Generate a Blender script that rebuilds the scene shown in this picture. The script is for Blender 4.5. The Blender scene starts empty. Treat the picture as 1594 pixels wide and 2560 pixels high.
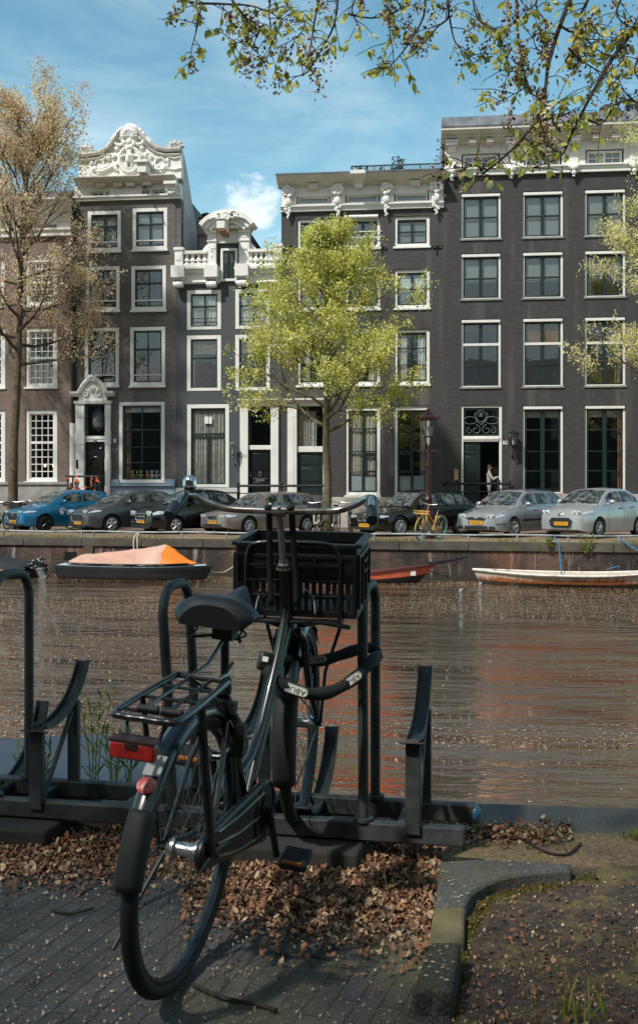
import bpy, math, random
import numpy as np
from mathutils import Vector, Matrix, Euler
PI=math.pi; sin=math.sin; cos=math.cos; rad=math.radians
R=random.Random(11)
SC=bpy.context.scene; C=SC.collection
# ---------- camera model ----------
F=2600.; CXP=797.; HY=1235.; CAMZ=1.28; PSI=rad(6.05); S=1594/1512
SP,CP=sin(PSI),cos(PSI)
FWD=Vector((-SP,CP,0)); RGT=Vector((CP,SP,0)); UP=Vector((0,0,1))
def P(px,py,d): return Vector((0,0,CAMZ))+FWD*d+RGT*((px-CXP)/F*d)-UP*((py-HY)/F*d)
def G(px,py,z=0.): return P(px,py,(CAMZ-z)*F/(py-HY))
def LD(l,d,z=0.): return FWD*d+RGT*l+UP*z       # lateral, depth, height
def FD(qx,Y):
    u=(qx*S-CXP)/F; return Y/(CP+u*SP)
def FX(qx,Y):
    u=(qx*S-CXP)/F; return FD(qx,Y)*(-SP+u*CP)
def FZ(qx,qy,Y): return CAMZ-(qy*S-HY)/F*FD(qx,Y)
# ---------- mesh builder ----------
class MB:
    def __init__(s): s.v=[]; s.f=[]; s.m=[]
    def add(s,vs,fs,mi=0):
        b=len(s.v); s.v.extend([tuple(v) for v in vs])
        for f in fs: s.f.append(tuple(b+i for i in f)); s.m.append(mi)
        return s
    def box(s,c,d,rot=None,mi=0):
        hx,hy,hz=d[0]/2,d[1]/2,d[2]/2
        vs=[Vector((x*hx,y*hy,z*hz)) for x in(-1,1) for y in(-1,1) for z in(-1,1)]
        if rot is not None:
            M=rot if isinstance(rot,Matrix) else Euler(rot).to_matrix()
            vs=[M@v for v in vs]
        c=Vector(c); vs=[v+c for v in vs]
        return s.add(vs,[(0,1,3,2),(4,6,7,5),(0,4,5,1),(2,3,7,6),(0,2,6,4),(1,5,7,3)],mi)
    def bb(s,x0,x1,y0,y1,z0,z1,mi=0):
        return s.box(((x0+x1)/2,(y0+y1)/2,(z0+z1)/2),(abs(x1-x0),abs(y1-y0),abs(z1-z0)),None,mi)
    def quad(s,a,b,c,d,mi=0): return s.add([a,b,c,d],[(0,1,2,3)],mi)
    def tube(s,pts,r,n=8,caps=True,closed=False,mi=0,flat=1.0):
        pts=[Vector(p) for p in pts]; k=len(pts)
        rs=r if isinstance(r,(list,tuple)) else [r]*k
        tang=[]
        for i in range(k):
            if closed: t=pts[(i+1)%k]-pts[i-1]
            else: t=pts[min(i+1,k-1)]-pts[max(i-1,0)]
            if t.length<1e-9: t=Vector((0,0,1))
            tang.append(t.normalized())
        u=tang[0].orthogonal().normalized()
        if abs(tang[0].z)<.95:
            u=tang[0].cross(UP).normalized()
        vs=[]
        for i in range(k):
            t=tang[i]; u=(u-t*u.dot(t))
            u=u.normalized() if u.length>1e-6 else t.orthogonal().normalized()
            w=t.cross(u)
            for j in range(n):
                a=2*PI*j/n; vs.append(pts[i]+(u*cos(a)+w*sin(a)*flat)*rs[i])
        fs=[]
        for i in range(k if closed else k-1):
            i2=(i+1)%k
            for j in range(n):
                j2=(j+1)%n; fs.append((i*n+j,i*n+j2,i2*n+j2,i2*n+j))
        if caps and not closed:
            fs.append(tuple(reversed(range(n)))); fs.append(tuple((k-1)*n+j for j in range(n)))
        return s.add(vs,fs,mi)
    def lathe(s,prof,c=(0,0,0),axis='Z',n=16,mi=0,caps=True,M=None):
        vs=[];k=len(prof)
        for r,h in prof:
            for j in range(n):
                a=2*PI*j/n; x,y=r*cos(a),r*sin(a)
                if axis=='Z': p=Vector((x,y,h))
                elif axis=='Y': p=Vector((x,h,-y))
                else: p=Vector((h,x,y))
                if M is not None: p=M@p
                vs.append(p+Vector(c))
        fs=[]
        for i in range(k-1):
            for j in range(n):
                j2=(j+1)%n; fs.append((i*n+j,i*n+j2,(i+1)*n+j2,(i+1)*n+j))
        if caps:
            if prof[0][0]>1e-6: fs.append(tuple(reversed(range(n))))
            if prof[-1][0]>1e-6: fs.append(tuple((k-1)*n+j for j in range(n)))
        return s.add(vs,fs,mi)
    def ell(s,c,r,n=12,m=8,M=None,mi=0):
        vs=[];c=Vector(c)
        for i in range(m+1):
            t=PI*i/m
            for j in range(n):
                a=2*PI*j/n; p=Vector((r[0]*sin(t)*cos(a),r[1]*sin(t)*sin(a),r[2]*cos(t)))
                if M is not None: p=M@p
                vs.append(p+c)
        fs=[(i*n+j,(i+1)*n+j,(i+1)*n+(j+1)%n,i*n+(j+1)%n) for i in range(m) for j in range(n)]
        return s.add(vs,fs,mi)
    def prism(s,poly,vec,mi=0):
        poly=[Vector(p) for p in poly]; vec=Vector(vec); n=len(poly)
        vs=poly+[p+vec for p in poly]
        fs=[tuple(range(n)),tuple(range(2*n-1,n-1,-1))]
        fs+=[(i,n+i,n+(i+1)%n,(i+1)%n) for i in range(n)]
        return s.add(vs,fs,mi)
    def mould(s,x0,x1,prof,mi=0):       # profile (y,z) swept along X
        return s.prism([(x0,y,z) for y,z in prof],(x1-x0,0,0),mi)
    def grid(s,g,mi=0,flip=False,closed=False):
        nr=len(g); nc=len(g[0]); vs=[p for row in g for p in row]; fs=[]
        for i in range(nr-1):
            for j in range(nc if closed else nc-1):
                j2=(j+1)%nc
                q=(i*nc+j,i*nc+j2,(i+1)*nc+j2,(i+1)*nc+j)
                fs.append(q[::-1] if flip else q)
        return s.add(vs,fs,mi)
def link(o,parent):
    C.objects.link(o)
    if parent is not None: o.parent=parent
    return o
def rootmat(o):
    M=Matrix()
    while o is not None:
        M=Matrix.LocRotScale(o.location,o.rotation_euler,o.scale)@M; o=o.parent
    return M
def obj(name,mb,mats,parent=None,world=False,smooth=True,ang=38,bev=0,recalc=True):
    me=bpy.data.meshes.new(name)
    vs=mb.v
    if world and parent is not None:
        Mi=rootmat(parent).inverted(); vs=[tuple(Mi@Vector(v)) for v in vs]
    me.from_pydata(vs,[],mb.f)
    if not isinstance(mats,(list,tuple)): mats=[mats]
    for m in mats: me.materials.append(m)
    if len(mats)>1: me.polygons.foreach_set('material_index',mb.m)
    if recalc:
        import bmesh
        bm=bmesh.new(); bm.from_mesh(me); bmesh.ops.recalc_face_normals(bm,faces=bm.faces); bm.to_mesh(me); bm.free()
    if smooth:
        me.polygons.foreach_set('use_smooth',[True]*len(me.polygons))
        me.set_sharp_from_angle(angle=rad(ang))
    me.update()
    o=bpy.data.objects.new(name,me); link(o,parent)
    if bev:
        b=o.modifiers.new('Bevel','BEVEL'); b.width=bev; b.segments=2; b.limit_method='ANGLE'; b.angle_limit=rad(40)
    return o
def fastmesh(name,V,Fc,mats,mi=None,parent=None):   # numpy verts (n,3), faces (m,k)
    me=bpy.data.meshes.new(name); V=np.asarray(V,np.float32); Fc=np.asarray(Fc,np.int32); m,k=Fc.shape
    me.vertices.add(len(V)); me.vertices.foreach_set('co',V.ravel())
    me.loops.add(m*k); me.loops.foreach_set('vertex_index',Fc.ravel())
    me.polygons.add(m); me.polygons.foreach_set('loop_start',np.arange(0,m*k,k,dtype=np.int32))
    if not isinstance(mats,(list,tuple)): mats=[mats]
    for x in mats: me.materials.append(x)
    if mi is not None: me.polygons.foreach_set('material_index',np.asarray(mi,np.int32))
    me.update(calc_edges=True); me.validate()
    return link(bpy.data.objects.new(name,me),parent)
def tag(o,label=None,cat=None,group=None,kind=None):
    if label: o['label']=label
    if cat: o['category']=cat
    if group: o['group']=group
    if kind: o['kind']=kind
    return o
def thing(name,label,cat,loc=(0,0,0),rot=(0,0,0),group=None):
    o=bpy.data.objects.new(name,None); o.empty_display_size=.2; C.objects.link(o)
    o.location=loc; o.rotation_euler=rot
    return tag(o,label,cat,group)
def struct(name,mb,mats,**k):
    o=obj(name,mb,mats,**k); o['kind']='structure'; return o
def text_mb(txt,size,depth=.002,align='CENTER'):
    cu=bpy.data.curves.new('t','FONT'); cu.body=txt; cu.size=size; cu.extrude=depth; cu.align_x=align; cu.align_y='CENTER'; cu.resolution_u=2
    ob=bpy.data.objects.new('t',cu); C.objects.link(ob)
    dg=bpy.context.evaluated_depsgraph_get(); me=bpy.data.meshes.new_from_object(ob.evaluated_get(dg))
    mb=MB(); mb.add([v.co.copy() for v in me.vertices],[tuple(p.vertices) for p in me.polygons])
    bpy.data.objects.remove(ob); bpy.data.curves.remove(cu); bpy.data.meshes.remove(me)
    return mb
def xform(mb,M):
    mb.v=[tuple(M@Vector(v)) for v in mb.v]; return mb
# ---------- materials ----------
def lin(c):
    if isinstance(c,str):
        c=c.lstrip('#'); c=[int(c[i:i+2],16)/255 for i in(0,2,4)]
        c=[x/12.92 if x<=.04045 else ((x+.055)/1.055)**2.4 for x in c]
    return (c[0],c[1],c[2],1)
class NT:
    def __init__(s,name):
        s.m=bpy.data.materials.new(name); s.m.use_nodes=True; s.t=s.m.node_tree; s.n=s.t.nodes
        s.bs=s.n['Principled BSDF']; s.out=s.n['Material Output']
        s.tc=None
    def new(s,ty,**k):
        n=s.n.new(ty)
        for a,b in k.items():
            if hasattr(n,a): setattr(n,a,b)
            else: n.inputs[a.replace('_',' ')].default_value=b
        return n
    def l(s,a,b): s.t.links.new(a,b)
    def obj(s,scale=(1,1,1),kind='Object',rot=(0,0,0)):
        if s.tc is None: s.tc=s.n.new('ShaderNodeTexCoord')
        mp=s.n.new('ShaderNodeMapping'); mp.inputs['Scale'].default_value=scale; mp.inputs['Rotation'].default_value=rot
        s.l(s.tc.outputs[kind],mp.inputs['Vector']); return mp.outputs[0]
    def noise(s,vec,scale,detail=4,rough=.55):
        n=s.new('ShaderNodeTexNoise'); n.inputs['Scale'].default_value=scale; n.inputs['Detail'].default_value=detail; n.inputs['Roughness'].default_value=rough
        s.l(vec,n.inputs['Vector']); return n.outputs['Fac']
    def ramp(s,fac,stops,interp='LINEAR'):
        r=s.new('ShaderNodeValToRGB'); r.color_ramp.interpolation=interp; e=r.color_ramp.elements
        while len(e)<len(stops): e.new(.5)
        for i,(p,c) in enumerate(stops): e[i].position=p; e[i].color=lin(c) if isinstance(c,(str,tuple,list)) else (c,c,c,1)
        s.l(fac,r.inputs[0]); return r.outputs[0]
    def mix(s,fac,a,b,bt='MIX'):
        m=s.new('ShaderNodeMix',data_type='RGBA',blend_type=bt)
        for sock,v in ((m.inputs[0],fac),(m.inputs[6],a),(m.inputs[7],b)):
            if isinstance(v,(int,float)): sock.default_value=v
            elif isinstance(v,(str,tuple,list)): sock.default_value=lin(v)
            else: s.l(v,sock)
        return m.outputs[2]
    def math(s,op,a,b=0.):
        m=s.new('ShaderNodeMath',operation=op)
        for sock,v in ((m.inputs[0],a),(m.inputs[1],b)):
            if isinstance(v,(int,float)): sock.default_value=v
            else: s.l(v,sock)
        return m.outputs[0]
    def bump(s,h,strength=.3,dist=.01,prev=None):
        b=s.new('ShaderNodeBump'); b.inputs['Strength'].default_value=strength; b.inputs['Distance'].default_value=dist
        s.l(h,b.inputs['Height'])
        if prev is not None: s.l(prev,b.inputs['Normal'])
        return b.outputs[0]
    def set(s,**k):
        for a,v in k.items():
            sock=s.bs.inputs[a.replace('_',' ')]
            if isinstance(v,(int,float)): sock.default_value=v
            elif isinstance(v,(str,tuple,list)): sock.default_value=lin(v)
            else: s.l(v,sock)
        return s.m
def M(name,col,rough=.6,metal=0.,var=.15,vs=6,bump=.0,bs=60,col2=None,amt=.5,coat=0.,bd=.004):
    t=NT(name); v=t.obj()
    n=t.noise(v,vs,5)
    c1=lin(col)
    if col2 is None: c2=tuple(x*(1-var) for x in c1[:3]); c1b=tuple(min(1,x*(1+var)) for x in c1[:3])
    else: c2=lin(col2)[:3]; c1b=c1[:3]
    c=t.ramp(n,[(amt-.16,c2),(amt+.16,c1b)])
    k=dict(Base_Color=c,Roughness=rough,Metallic=metal)
    if coat: k['Coat_Weight']=coat; k['Coat_Roughness']=.06
    if bump: k['Normal']=t.bump(t.noise(v,bs,3),bump,bd)
    return t.set(**k)
def glass_mat(name,tint=(.015,.018,.018),refl=.17):
    t=NT(name); tr=t.new('ShaderNodeBsdfTransparent'); tr.inputs[0].default_value=(.86,.89,.88,1)
    gl=t.new('ShaderNodeBsdfGlossy'); gl.inputs['Roughness'].default_value=.015
    v=t.obj(); gl_n=t.bump(t.noise(v,1.7,2),.05,.02); t.l(gl_n,gl.inputs['Normal'])
    lw=t.new('ShaderNodeLayerWeight'); lw.inputs[0].default_value=.25
    fac=t.math('ADD',t.math('MULTIPLY',lw.outputs['Facing'],.45),refl)
    mx=t.new('ShaderNodeMixShader'); t.l(fac,mx.inputs[0]); t.l(tr.outputs[0],mx.inputs[1]); t.l(gl.outputs[0],mx.inputs[2])
    t.l(mx.outputs[0],t.out.inputs[0]); return t.m
def leaf_mat(name,col,trans=.35,rough=.5):
    t=NT(name); v=t.obj(); n=t.noise(v,1.3,3)
    c1=lin(col)[:3]; c=t.ramp(n,[(.3,tuple(x*.72 for x in c1)),(.7,tuple(min(1,x*1.25) for x in c1))])
    t.set(Base_Color=c,Roughness=rough)
    tl=t.new('ShaderNodeBsdfTranslucent'); t.l(c,tl.inputs[0])
    mx=t.new('ShaderNodeMixShader'); mx.inputs[0].default_value=trans
    t.l(t.bs.outputs[0],mx.inputs[1]); t.l(tl.outputs[0],mx.inputs[2]); t.l(mx.outputs[0],t.out.inputs[0]); return t.m
def brick_mat(name,c1,c2,mortar,w=.21,h=.06,mort=.008,dirt=.3,bump=.35,rough=.8,axis='XZ'):
    t=NT(name); v=t.obj(rot=(rad(90),0,0) if axis=='XZ' else (0,0,0))
    b=t.new('ShaderNodeTexBrick'); b.inputs['Scale'].default_value=1; b.inputs['Brick Width'].default_value=w; b.inputs['Row Height'].default_value=h
    b.inputs['Mortar Size'].default_value=mort; b.inputs['Bias'].default_value=0; b.inputs['Color1'].default_value=lin(c1); b.inputs['Color2'].default_value=lin(c2); b.inputs['Mortar'].default_value=lin(mortar)
    t.l(v,b.inputs['Vector'])
    o=t.obj(); n=t.noise(o,.7,6,.6); n2=t.noise(t.obj((.6,.6,9)),2.2,4)
    c=t.mix(dirt,b.outputs['Color'],t.ramp(n,[(.3,(.25,.24,.23)),(.7,(1,1,1))]),'MULTIPLY')
    c=t.mix(dirt*.8,c,t.ramp(n2,[(.3,(.45,.43,.42)),(.7,(1,1,1))]),'MULTIPLY'); n4=t.noise(t.obj((1.2,1.2,.10)),1.1,5,.65); c=t.mix(t.ramp(n4,[(.52,0.),(.70,.30)]),c,'#8a837c'); n5=t.noise(t.obj((1,1,1)),.35,3,.6); c=t.mix(t.ramp(n5,[(.45,0.),(.65,.35)]),c,'#2b2726')
    hgt=t.math('ADD',t.math('MULTIPLY',b.outputs['Fac'],-1.),t.math('MULTIPLY',n2,.7))
    return t.set(Base_Color=c,Roughness=rough,Normal=t.bump(hgt,bump,.012))
white=M('white_paint','#e0ded8',.5,var=.06,vs=1.5,bump=.05,bs=30)
white_old=M('white_stucco','#c9c8c3',.75,var=.0,vs=1.1,col2='#a9a7a1',amt=.42,bump=.12,bs=12)
dkgreen=M('dark_green_paint','#1d2a28',.35,var=.2)
black_paint=M('black_paint','#0e1413',.3,var=.2)
iron=M('black_iron','#141817',.45,metal=.3,var=.25)
lead=M('lead_sheet','#6f7478',.6,metal=.1,vs=2,col2='#4d5052',amt=.45,bump=.15,bs=5)
stone=M('grey_stone','#8d8f8c',.8,vs=2,col2='#6a6a66',amt=.45,bump=.2,bs=25)
glass=glass_mat('window_glass')
dark_room=M('dark_room','#191c1b',.9,var=.3,vs=.8)  # darkness of the rooms is put into the base colour
brass=M('brass','#b8914a',.3,metal=.9)
# ---------- camera, world, sun ----------
cam=bpy.data.cameras.new('camera'); co=bpy.data.objects.new('camera',cam); C.objects.link(co); SC.camera=co
co.location=(0,0,CAMZ); co.rotation_euler=(rad(90),0,PSI)
cam.sensor_fit='VERTICAL'; cam.sensor_height=36; cam.lens=F/2560*36; cam.shift_y=-(1280-HY)/2560; cam.clip_start=.05; cam.clip_end=3000
cam.dof.use_dof=True; cam.dof.focus_distance=20; cam.dof.aperture_fstop=11
SUN_EL=rad(50); SUN_AZ=rad(218)     # azimuth clockwise from +Y
sd=Vector((sin(SUN_AZ)*cos(SUN_EL),cos(SUN_AZ)*cos(SUN_EL),sin(SUN_EL)))
SDV=sd.copy(); sun=bpy.data.lights.new('sun','SUN'); sun.energy=3.4; sun.angle=rad(2.4); sun.color=(1,.965,.91)
so=bpy.data.objects.new('sun',sun); C.objects.link(so); so.rotation_euler=(-sd).to_track_quat('-Z','Y').to_euler(); so.location=(0,0,40)
w=bpy.data.worlds.new('World'); SC.world=w; w.use_nodes=True; wt=w.node_tree; wn=wt.nodes
bg=wn['Background']; bg.inputs[1].default_value=.15
sky=wn.new('ShaderNodeTexSky'); sky.sky_type='NISHITA'; sky.sun_disc=False; sky.sun_elevation=SUN_EL; sky.sun_rotation=SUN_AZ
sky.altitude=0; sky.air_density=1.0; sky.dust_density=.6; sky.ozone_density=2.2
def wmix(fac,a,b,bt='MIX'):
    m=wn.new('ShaderNodeMix'); m.data_type='RGBA'; m.blend_type=bt
    for sock,v in ((m.inputs[0],fac),(m.inputs[6],a),(m.inputs[7],b)):
        if isinstance(v,(int,float)): sock.default_value=v
        elif isinstance(v,tuple): sock.default_value=v
        else: wt.links.new(v,sock)
    return m.outputs[2]
tc=wn.new('ShaderNodeTexCoord')
def wnoise(scale,sc,detail,rough,loc=(0,0,0),dist=0.):
    mp=wn.new('ShaderNodeMapping'); mp.inputs['Scale'].default_value=scale; mp.inputs['Location'].default_value=loc
    wt.links.new(tc.outputs['Generated'],mp.inputs[0]); n=wn.new('ShaderNodeTexNoise'); n.inputs['Scale'].default_value=sc
    n.inputs['Detail'].default_value=detail; n.inputs['Roughness'].default_value=rough; n.inputs['Distortion'].default_value=dist
    wt.links.new(mp.outputs[0],n.inputs[0]); return n.outputs[0]
def wramp(f,p0,p1,c0=0.,c1=1.):
    r=wn.new('ShaderNodeMapRange'); r.interpolation_type='SMOOTHSTEP'; r.inputs[1].default_value=p0; r.inputs[2].default_value=p1; r.inputs[3].default_value=c0; r.inputs[4].default_value=c1
    wt.links.new(f,r.inputs[0]); return r.outputs[0]
c=wmix(1.0,sky.outputs[0],(.71,.98,.82,1),'MULTIPLY')
wisp=wramp(wnoise((1,1,2.2),2.6,8,.62,(3.1,.4,1.7),.6),.46,.78,0,.42)
c=wmix(wisp,c,(5.6,6.3,6.6,1))
cdv=(P(600*S,487*S,1.)-Vector((0,0,CAMZ))).normalized(); dp=wn.new('ShaderNodeVectorMath'); dp.operation='DOT_PRODUCT'; wt.links.new(tc.outputs['Generated'],dp.inputs[0]); dp.inputs[1].default_value=tuple(cdv)
bst=wramp(dp.outputs['Value'],  .9990,.99998,0,.17); ad=wn.new('ShaderNodeMath'); ad.operation='ADD'; wt.links.new(wnoise((1,1,2.0),9,9,.6,(1.62,.8,.33),.2),ad.inputs[0]); wt.links.new(bst,ad.inputs[1])
cum=wramp(ad.outputs[0],.64,.74,0,.85)
sep=wn.new('ShaderNodeSeparateXYZ'); wt.links.new(tc.outputs['Generated'],sep.inputs[0])
low=wramp(sep.outputs[2],.40,.24,0,1)
mm=wn.new('ShaderNodeMath'); mm.operation='MULTIPLY'; wt.links.new(cum,mm.inputs[0]); wt.links.new(low,mm.inputs[1])
c=wmix(mm.outputs[0],c,(5.3,5.7,5.8,1))
back=wramp(sep.outputs[1],.05,-.45,0,.75)
c=wmix(back,c,(2.6,2.75,2.85,1))
wt.links.new(c,bg.inputs[0])
SC.view_settings.view_transform='Standard'; SC.view_settings.look='None'; SC.view_settings.exposure=.44; SC.view_settings.gamma=1
SC.cycles.use_denoising=True; SC.cycles.max_bounces=7; SC.cycles.transparent_max_bounces=12; SC.cycles.caustics_reflective=False; SC.cycles.caustics_refractive=False
SC.cycles.sample_clamp_indirect=6
ZS=-.08; ZW=-1.16
# ---------- far quay, street, water ----------
K0=G(0,1343.7,ZS); K1=G(1594,1360.3,ZS); KD=(K1-K0).normalized(); KN=Vector((-KD.y,KD.x,0))   # KN points away from the canal
def K(a,b=0.,z=ZS):      # metres along quay from K0, metres behind its edge
    p=K0+KD*a+KN*b; p.z=z; return p
def onK(px,b=0.):        # along-quay parameter where photo column px meets line b behind edge
    u=(px-CXP)/F; dirv=FWD+RGT*u; o=K0+KN*b
    # solve t*dirv = o + a*KD
    det=dirv.x*(-KD.y)+KD.x*dirv.y
    t=(o.x*(-KD.y)+KD.x*o.y)/det
    q=dirv*t-o; return q.x*KD.x+q.y*KD.y
# street sheet
t=NT('street_clinker'); v=t.obj(rot=(0,0,rad(-7)))
b=t.new('ShaderNodeTexBrick'); b.inputs['Scale'].default_value=1; b.inputs['Brick Width'].default_value=.21; b.inputs['Row Height'].default_value=.1; b.inputs['Mortar Size'].default_value=.006
b.inputs['Color1'].default_value=lin('#6d5f57'); b.inputs['Color2'].default_value=lin('#54473f'); b.inputs['Mortar'].default_value=lin('#2e2a26'); t.l(v,b.inputs[0])
n=t.noise(t.obj(),1.6,6,.7); n3=t.noise(t.obj(),22,4,.7)
cc=t.mix(t.ramp(n3,[(.42,0.),(.62,1.)]),b.outputs[0],'#a58b6d'); cc=t.mix(.5,cc,t.ramp(n,[(.3,(.4,.4,.38)),(.7,(1,1,1))]),'MULTIPLY')
street_m=t.set(Base_Color=cc,Roughness=.85,Normal=t.bump(n3,.4,.02))
mb=MB(); mb.add([K(-60,.28),K(80,.28),K(80,120),K(-60,120)],[(0,1,2,3)]); struct('street',mb,street_m,recalc=False)
# grass verge behind coping
t=NT('verge_soil'); n=t.noise(t.obj(),9,6,.7)
verge_m=t.set(Base_Color=t.ramp(n,[(.3,'#5c4a35'),(.5,'#a08c62'),(.7,'#7e7f3e')]),Roughness=.95,Normal=t.bump(n,.6,.03))
mb=MB(); mb.add([K(-60,.30,ZS+.012),K(80,.30,ZS+.012),K(80,1.15,ZS+.012),K(-60,1.15,ZS+.012)],[(0,1,2,3)]); struct('verge',mb,verge_m,recalc=False)
# quay wall
t=NT('quay_brick'); v=t.obj(rot=(rad(90),0,0))
b=t.new('ShaderNodeTexBrick'); b.inputs['Scale'].default_value=1; b.inputs['Brick Width'].default_value=.23; b.inputs['Row Height'].default_value=.065; b.inputs['Mortar Size'].default_value=.009
b.inputs['Color1'].default_value=lin('#5c463d'); b.inputs['Color2'].default_value=lin('#392d29'); b.inputs['Mortar'].default_value=lin('#5f544a'); t.l(v,b.inputs[0])
o1=t.noise(t.obj((1,1,.35)),1.1,7,.65); o2=t.noise(t.obj((2.2,1,.25)),1.6,6,.7); o3=t.noise(t.obj(),6,5,.7); o4=t.noise(t.obj((1,1,.5)),.55,3)
cc=t.mix(t.ramp(o1,[(.40,.92),(.60,0.)]),b.outputs[0],'#1d1a18')
cc=t.mix(t.ramp(o2,[(.55,0.),(.68,.85)]),cc,'#a3968a')
cc=t.mix(t.ramp(o4,[(.52,0.),(.68,.5)]),cc,'#7a4a34')
cc=t.mix(t.ramp(o3,[(.58,0.),(.75,.5)]),cc,'#54512f')
sx=t.new('ShaderNodeSeparateXYZ'); t.l(t.tc.outputs['Object'],sx.inputs[0])
mr=t.new('ShaderNodeMapRange'); mr.inputs[1].default_value=.0; mr.inputs[2].default_value=.28; mr.inputs[3].default_value=.85; mr.inputs[4].default_value=0.; t.l(sx.outputs[2],mr.inputs[0])
cc=t.mix(mr.outputs[0],cc,'#26261a')
quay_m=t.set(Base_Color=cc,Roughness=.85,Normal=t.bump(t.math('ADD',t.math('MULTIPLY',b.outputs['Fac'],-.8),o3),.5,.02))
t=NT('coping_stone'); o1=t.noise(t.obj((.6,1,1)),2.5,6,.65); o2=t.noise(t.obj(),5,4,.6)
cc=t.mix(t.ramp(o2,[(.5,0.),(.7,.7)]),t.ramp(o1,[(.3,'#2f2b28'),(.7,'#5f574e')]),'#47452a')
coping_m=t.set(Base_Color=cc,Roughness=.85,Normal=t.bump(o1,.4,.02))
yawK=math.atan2(KD.y,KD.x)
qw=thing('quay_wall','weathered brick canal wall under the parked cars with stained stone coping','wall',(K0.x,K0.y,ZW),(0,0,yawK))
zt=ZS-ZW
mb=MB(); mb.bb(-60,80,.04,.5,-1.2,zt-.24); obj('brick_face',mb,quay_m,qw)
mb=MB()
a=-60
while a<80:
    mb.bb(a,min(a+1.95,80),-.02,.42,zt-.24+.003,zt+.02); a+=1.962
obj('coping',mb,coping_m,qw,bev=.015)
mb=MB()
for px in (218,):
    a=onK(px); mb.bb(a-.09,a+.2,-.03,.1,-.4,zt-.245)
obj('stone_pier',mb,coping_m,qw,bev=.01)
mb=MB(); a=onK(176); mb.bb(a-.16,a+.16,.028,.06,.42,.6); mb.bb(a-.2,a+.2,.02,.06,.60,.66); mb.bb(a-.2,a-.16,.02,.06,.42,.6); mb.bb(a+.16,a+.2,.02,.06,.42,.6)
obj('drain_opening',mb,iron,qw)
# water
t=NT('canal_water')
g1=t.noise(t.obj((.40,1.05,1),rot=(0,0,.12)),1.15,2,.5); g2=t.noise(t.obj((.8,2.4,1),rot=(0,0,-.14)),2.2,3,.6); g3=t.noise(t.obj((1,2.2,1)),9,3,.6)
calm=t.ramp(t.noise(t.obj((.12,.3,1)),1.,3),[(.35,.5),(.65,1.)])
h=t.math('MULTIPLY',t.math('ADD',t.math('ADD',g1,t.math('MULTIPLY',g2,.30)),t.math('MULTIPLY',g3,.03)),calm)
murk=t.noise(t.obj(),.3,4,.6)
water_m=t.set(Base_Color=t.ramp(murk,[(.35,'#4a3b2b'),(.65,'#594836')]),Roughness=.05,Normal=t.bump(h,1.0,.24)); bn=t.bs.inputs['Normal'].links[0].from_socket
t.bs.inputs['Specular IOR Level'].default_value=0; t.bs.inputs['Roughness'].default_value=.6
gl=t.new('ShaderNodeBsdfGlossy'); gl.inputs['Roughness'].default_value=.03; gl.inputs[0].default_value=(.97,.96,.93,1); t.l(bn,gl.inputs['Normal']); fr=t.new('ShaderNodeFresnel'); fr.inputs[0].default_value=1.5; t.l(bn,fr.inputs['Normal'])
mx=t.new('ShaderNodeMixShader'); t.l(t.math('MULTIPLY',fr.outputs[0],1.7),mx.inputs[0]); t.l(t.bs.outputs[0],mx.inputs[1]); t.l(gl.outputs[0],mx.inputs[2]); t.l(mx.outputs[0],t.out.inputs[0]); water_m=t.m
if 0: pass
mb=MB(); mb.add([(-90,3.6,ZW),(90,3.6,ZW),(90,60,ZW),(-90,60,ZW)],[(0,1,2,3)]); struct('canal_water',mb,water_m,recalc=False)
# floating debris of petals: thin flecks on the water
rs=np.random.RandomState(4)
def flecks(n,fn,s0,s1,z,mats,name,label,cat):
    V=np.zeros((n*4,3)); 
    for i in range(n):
        x,y=fn(); s=rs.uniform(s0,s1)*min(1.3,.42+math.hypot(x,y)*.034); a=rs.uniform(0,6.28); e=rs.uniform(.5,1)
        ux,uy=cos(a)*s,sin(a)*s; vx,vy=-sin(a)*s*e,cos(a)*s*e
        for k,(p,q) in enumerate(((-1,-1),(1,-1),(1,1),(-1,1))): V[i*4+k]=(x+p*ux*.5+q*vx*.5,y+p*uy*.5+q*vy*.5,z+rs.uniform(0,.004))
    o=fastmesh(name,V,np.arange(n*4).reshape(-1,4),mats,rs.randint(0,len(mats),n))
    return tag(o,label,cat,kind='stuff')
petA=M('petal_tan','#98795f',.8,var=.3,vs=30); petB=M('petal_pale','#b9a58c',.8,var=.2,vs=30); petC=M('petal_brown','#6b4733',.85,var=.3,vs=30)
def drift(x,y): return math.sin(x*.35+y*.21+1)+math.sin(x*.13-y*.47)+.8*math.sin(y*.9+.5*math.sin(x*.4))
def fnw():
    while True:
        if rs.rand()<.30:
            a=rs.uniform(-8,32); b=-abs(rs.normal(0,.9))-.3; p=K(a,b); return p.x,p.y
        px=rs.uniform(-100,1700); d=1/rs.uniform(1/30.,1/4.6) if rs.rand()<.05 else rs.uniform(10,30)
        p=LD((px-CXP)/F*d,d)
        if drift(p.x,p.y)+rs.normal(0,.7)>.3 or d<11: return p.x,p.y
flecks(30000,fnw,.010,.036,ZW+.004,[petA,petB,petC,petA],'floating_petals','tan petals and seeds drifting on the brown canal water','petals')
YF=42.0
X=lambda q,Y=YF: FX(q,Y)
Z=lambda qx,qy,Y=YF: FZ(qx,qy,Y)
brickA=brick_mat('brown_brick','#877067','#76625a','#887b73',w=.22,h=.07,dirt=.35)
brickB=brick_mat('grey_brown_brick','#76716e','#67625f','#5a5653',w=.22,h=.07,dirt=.3,bump=.25)
brickC=M('charcoal_render','#44494b',.75,var=.12,vs=1.2,bump=.15,bs=14)
brickD=brick_mat('dark_brown_brick','#4c4848','#413d3e','#363231',w=.22,h=.07,mort=.006,dirt=.25,bump=.3,rough=.7)
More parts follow.
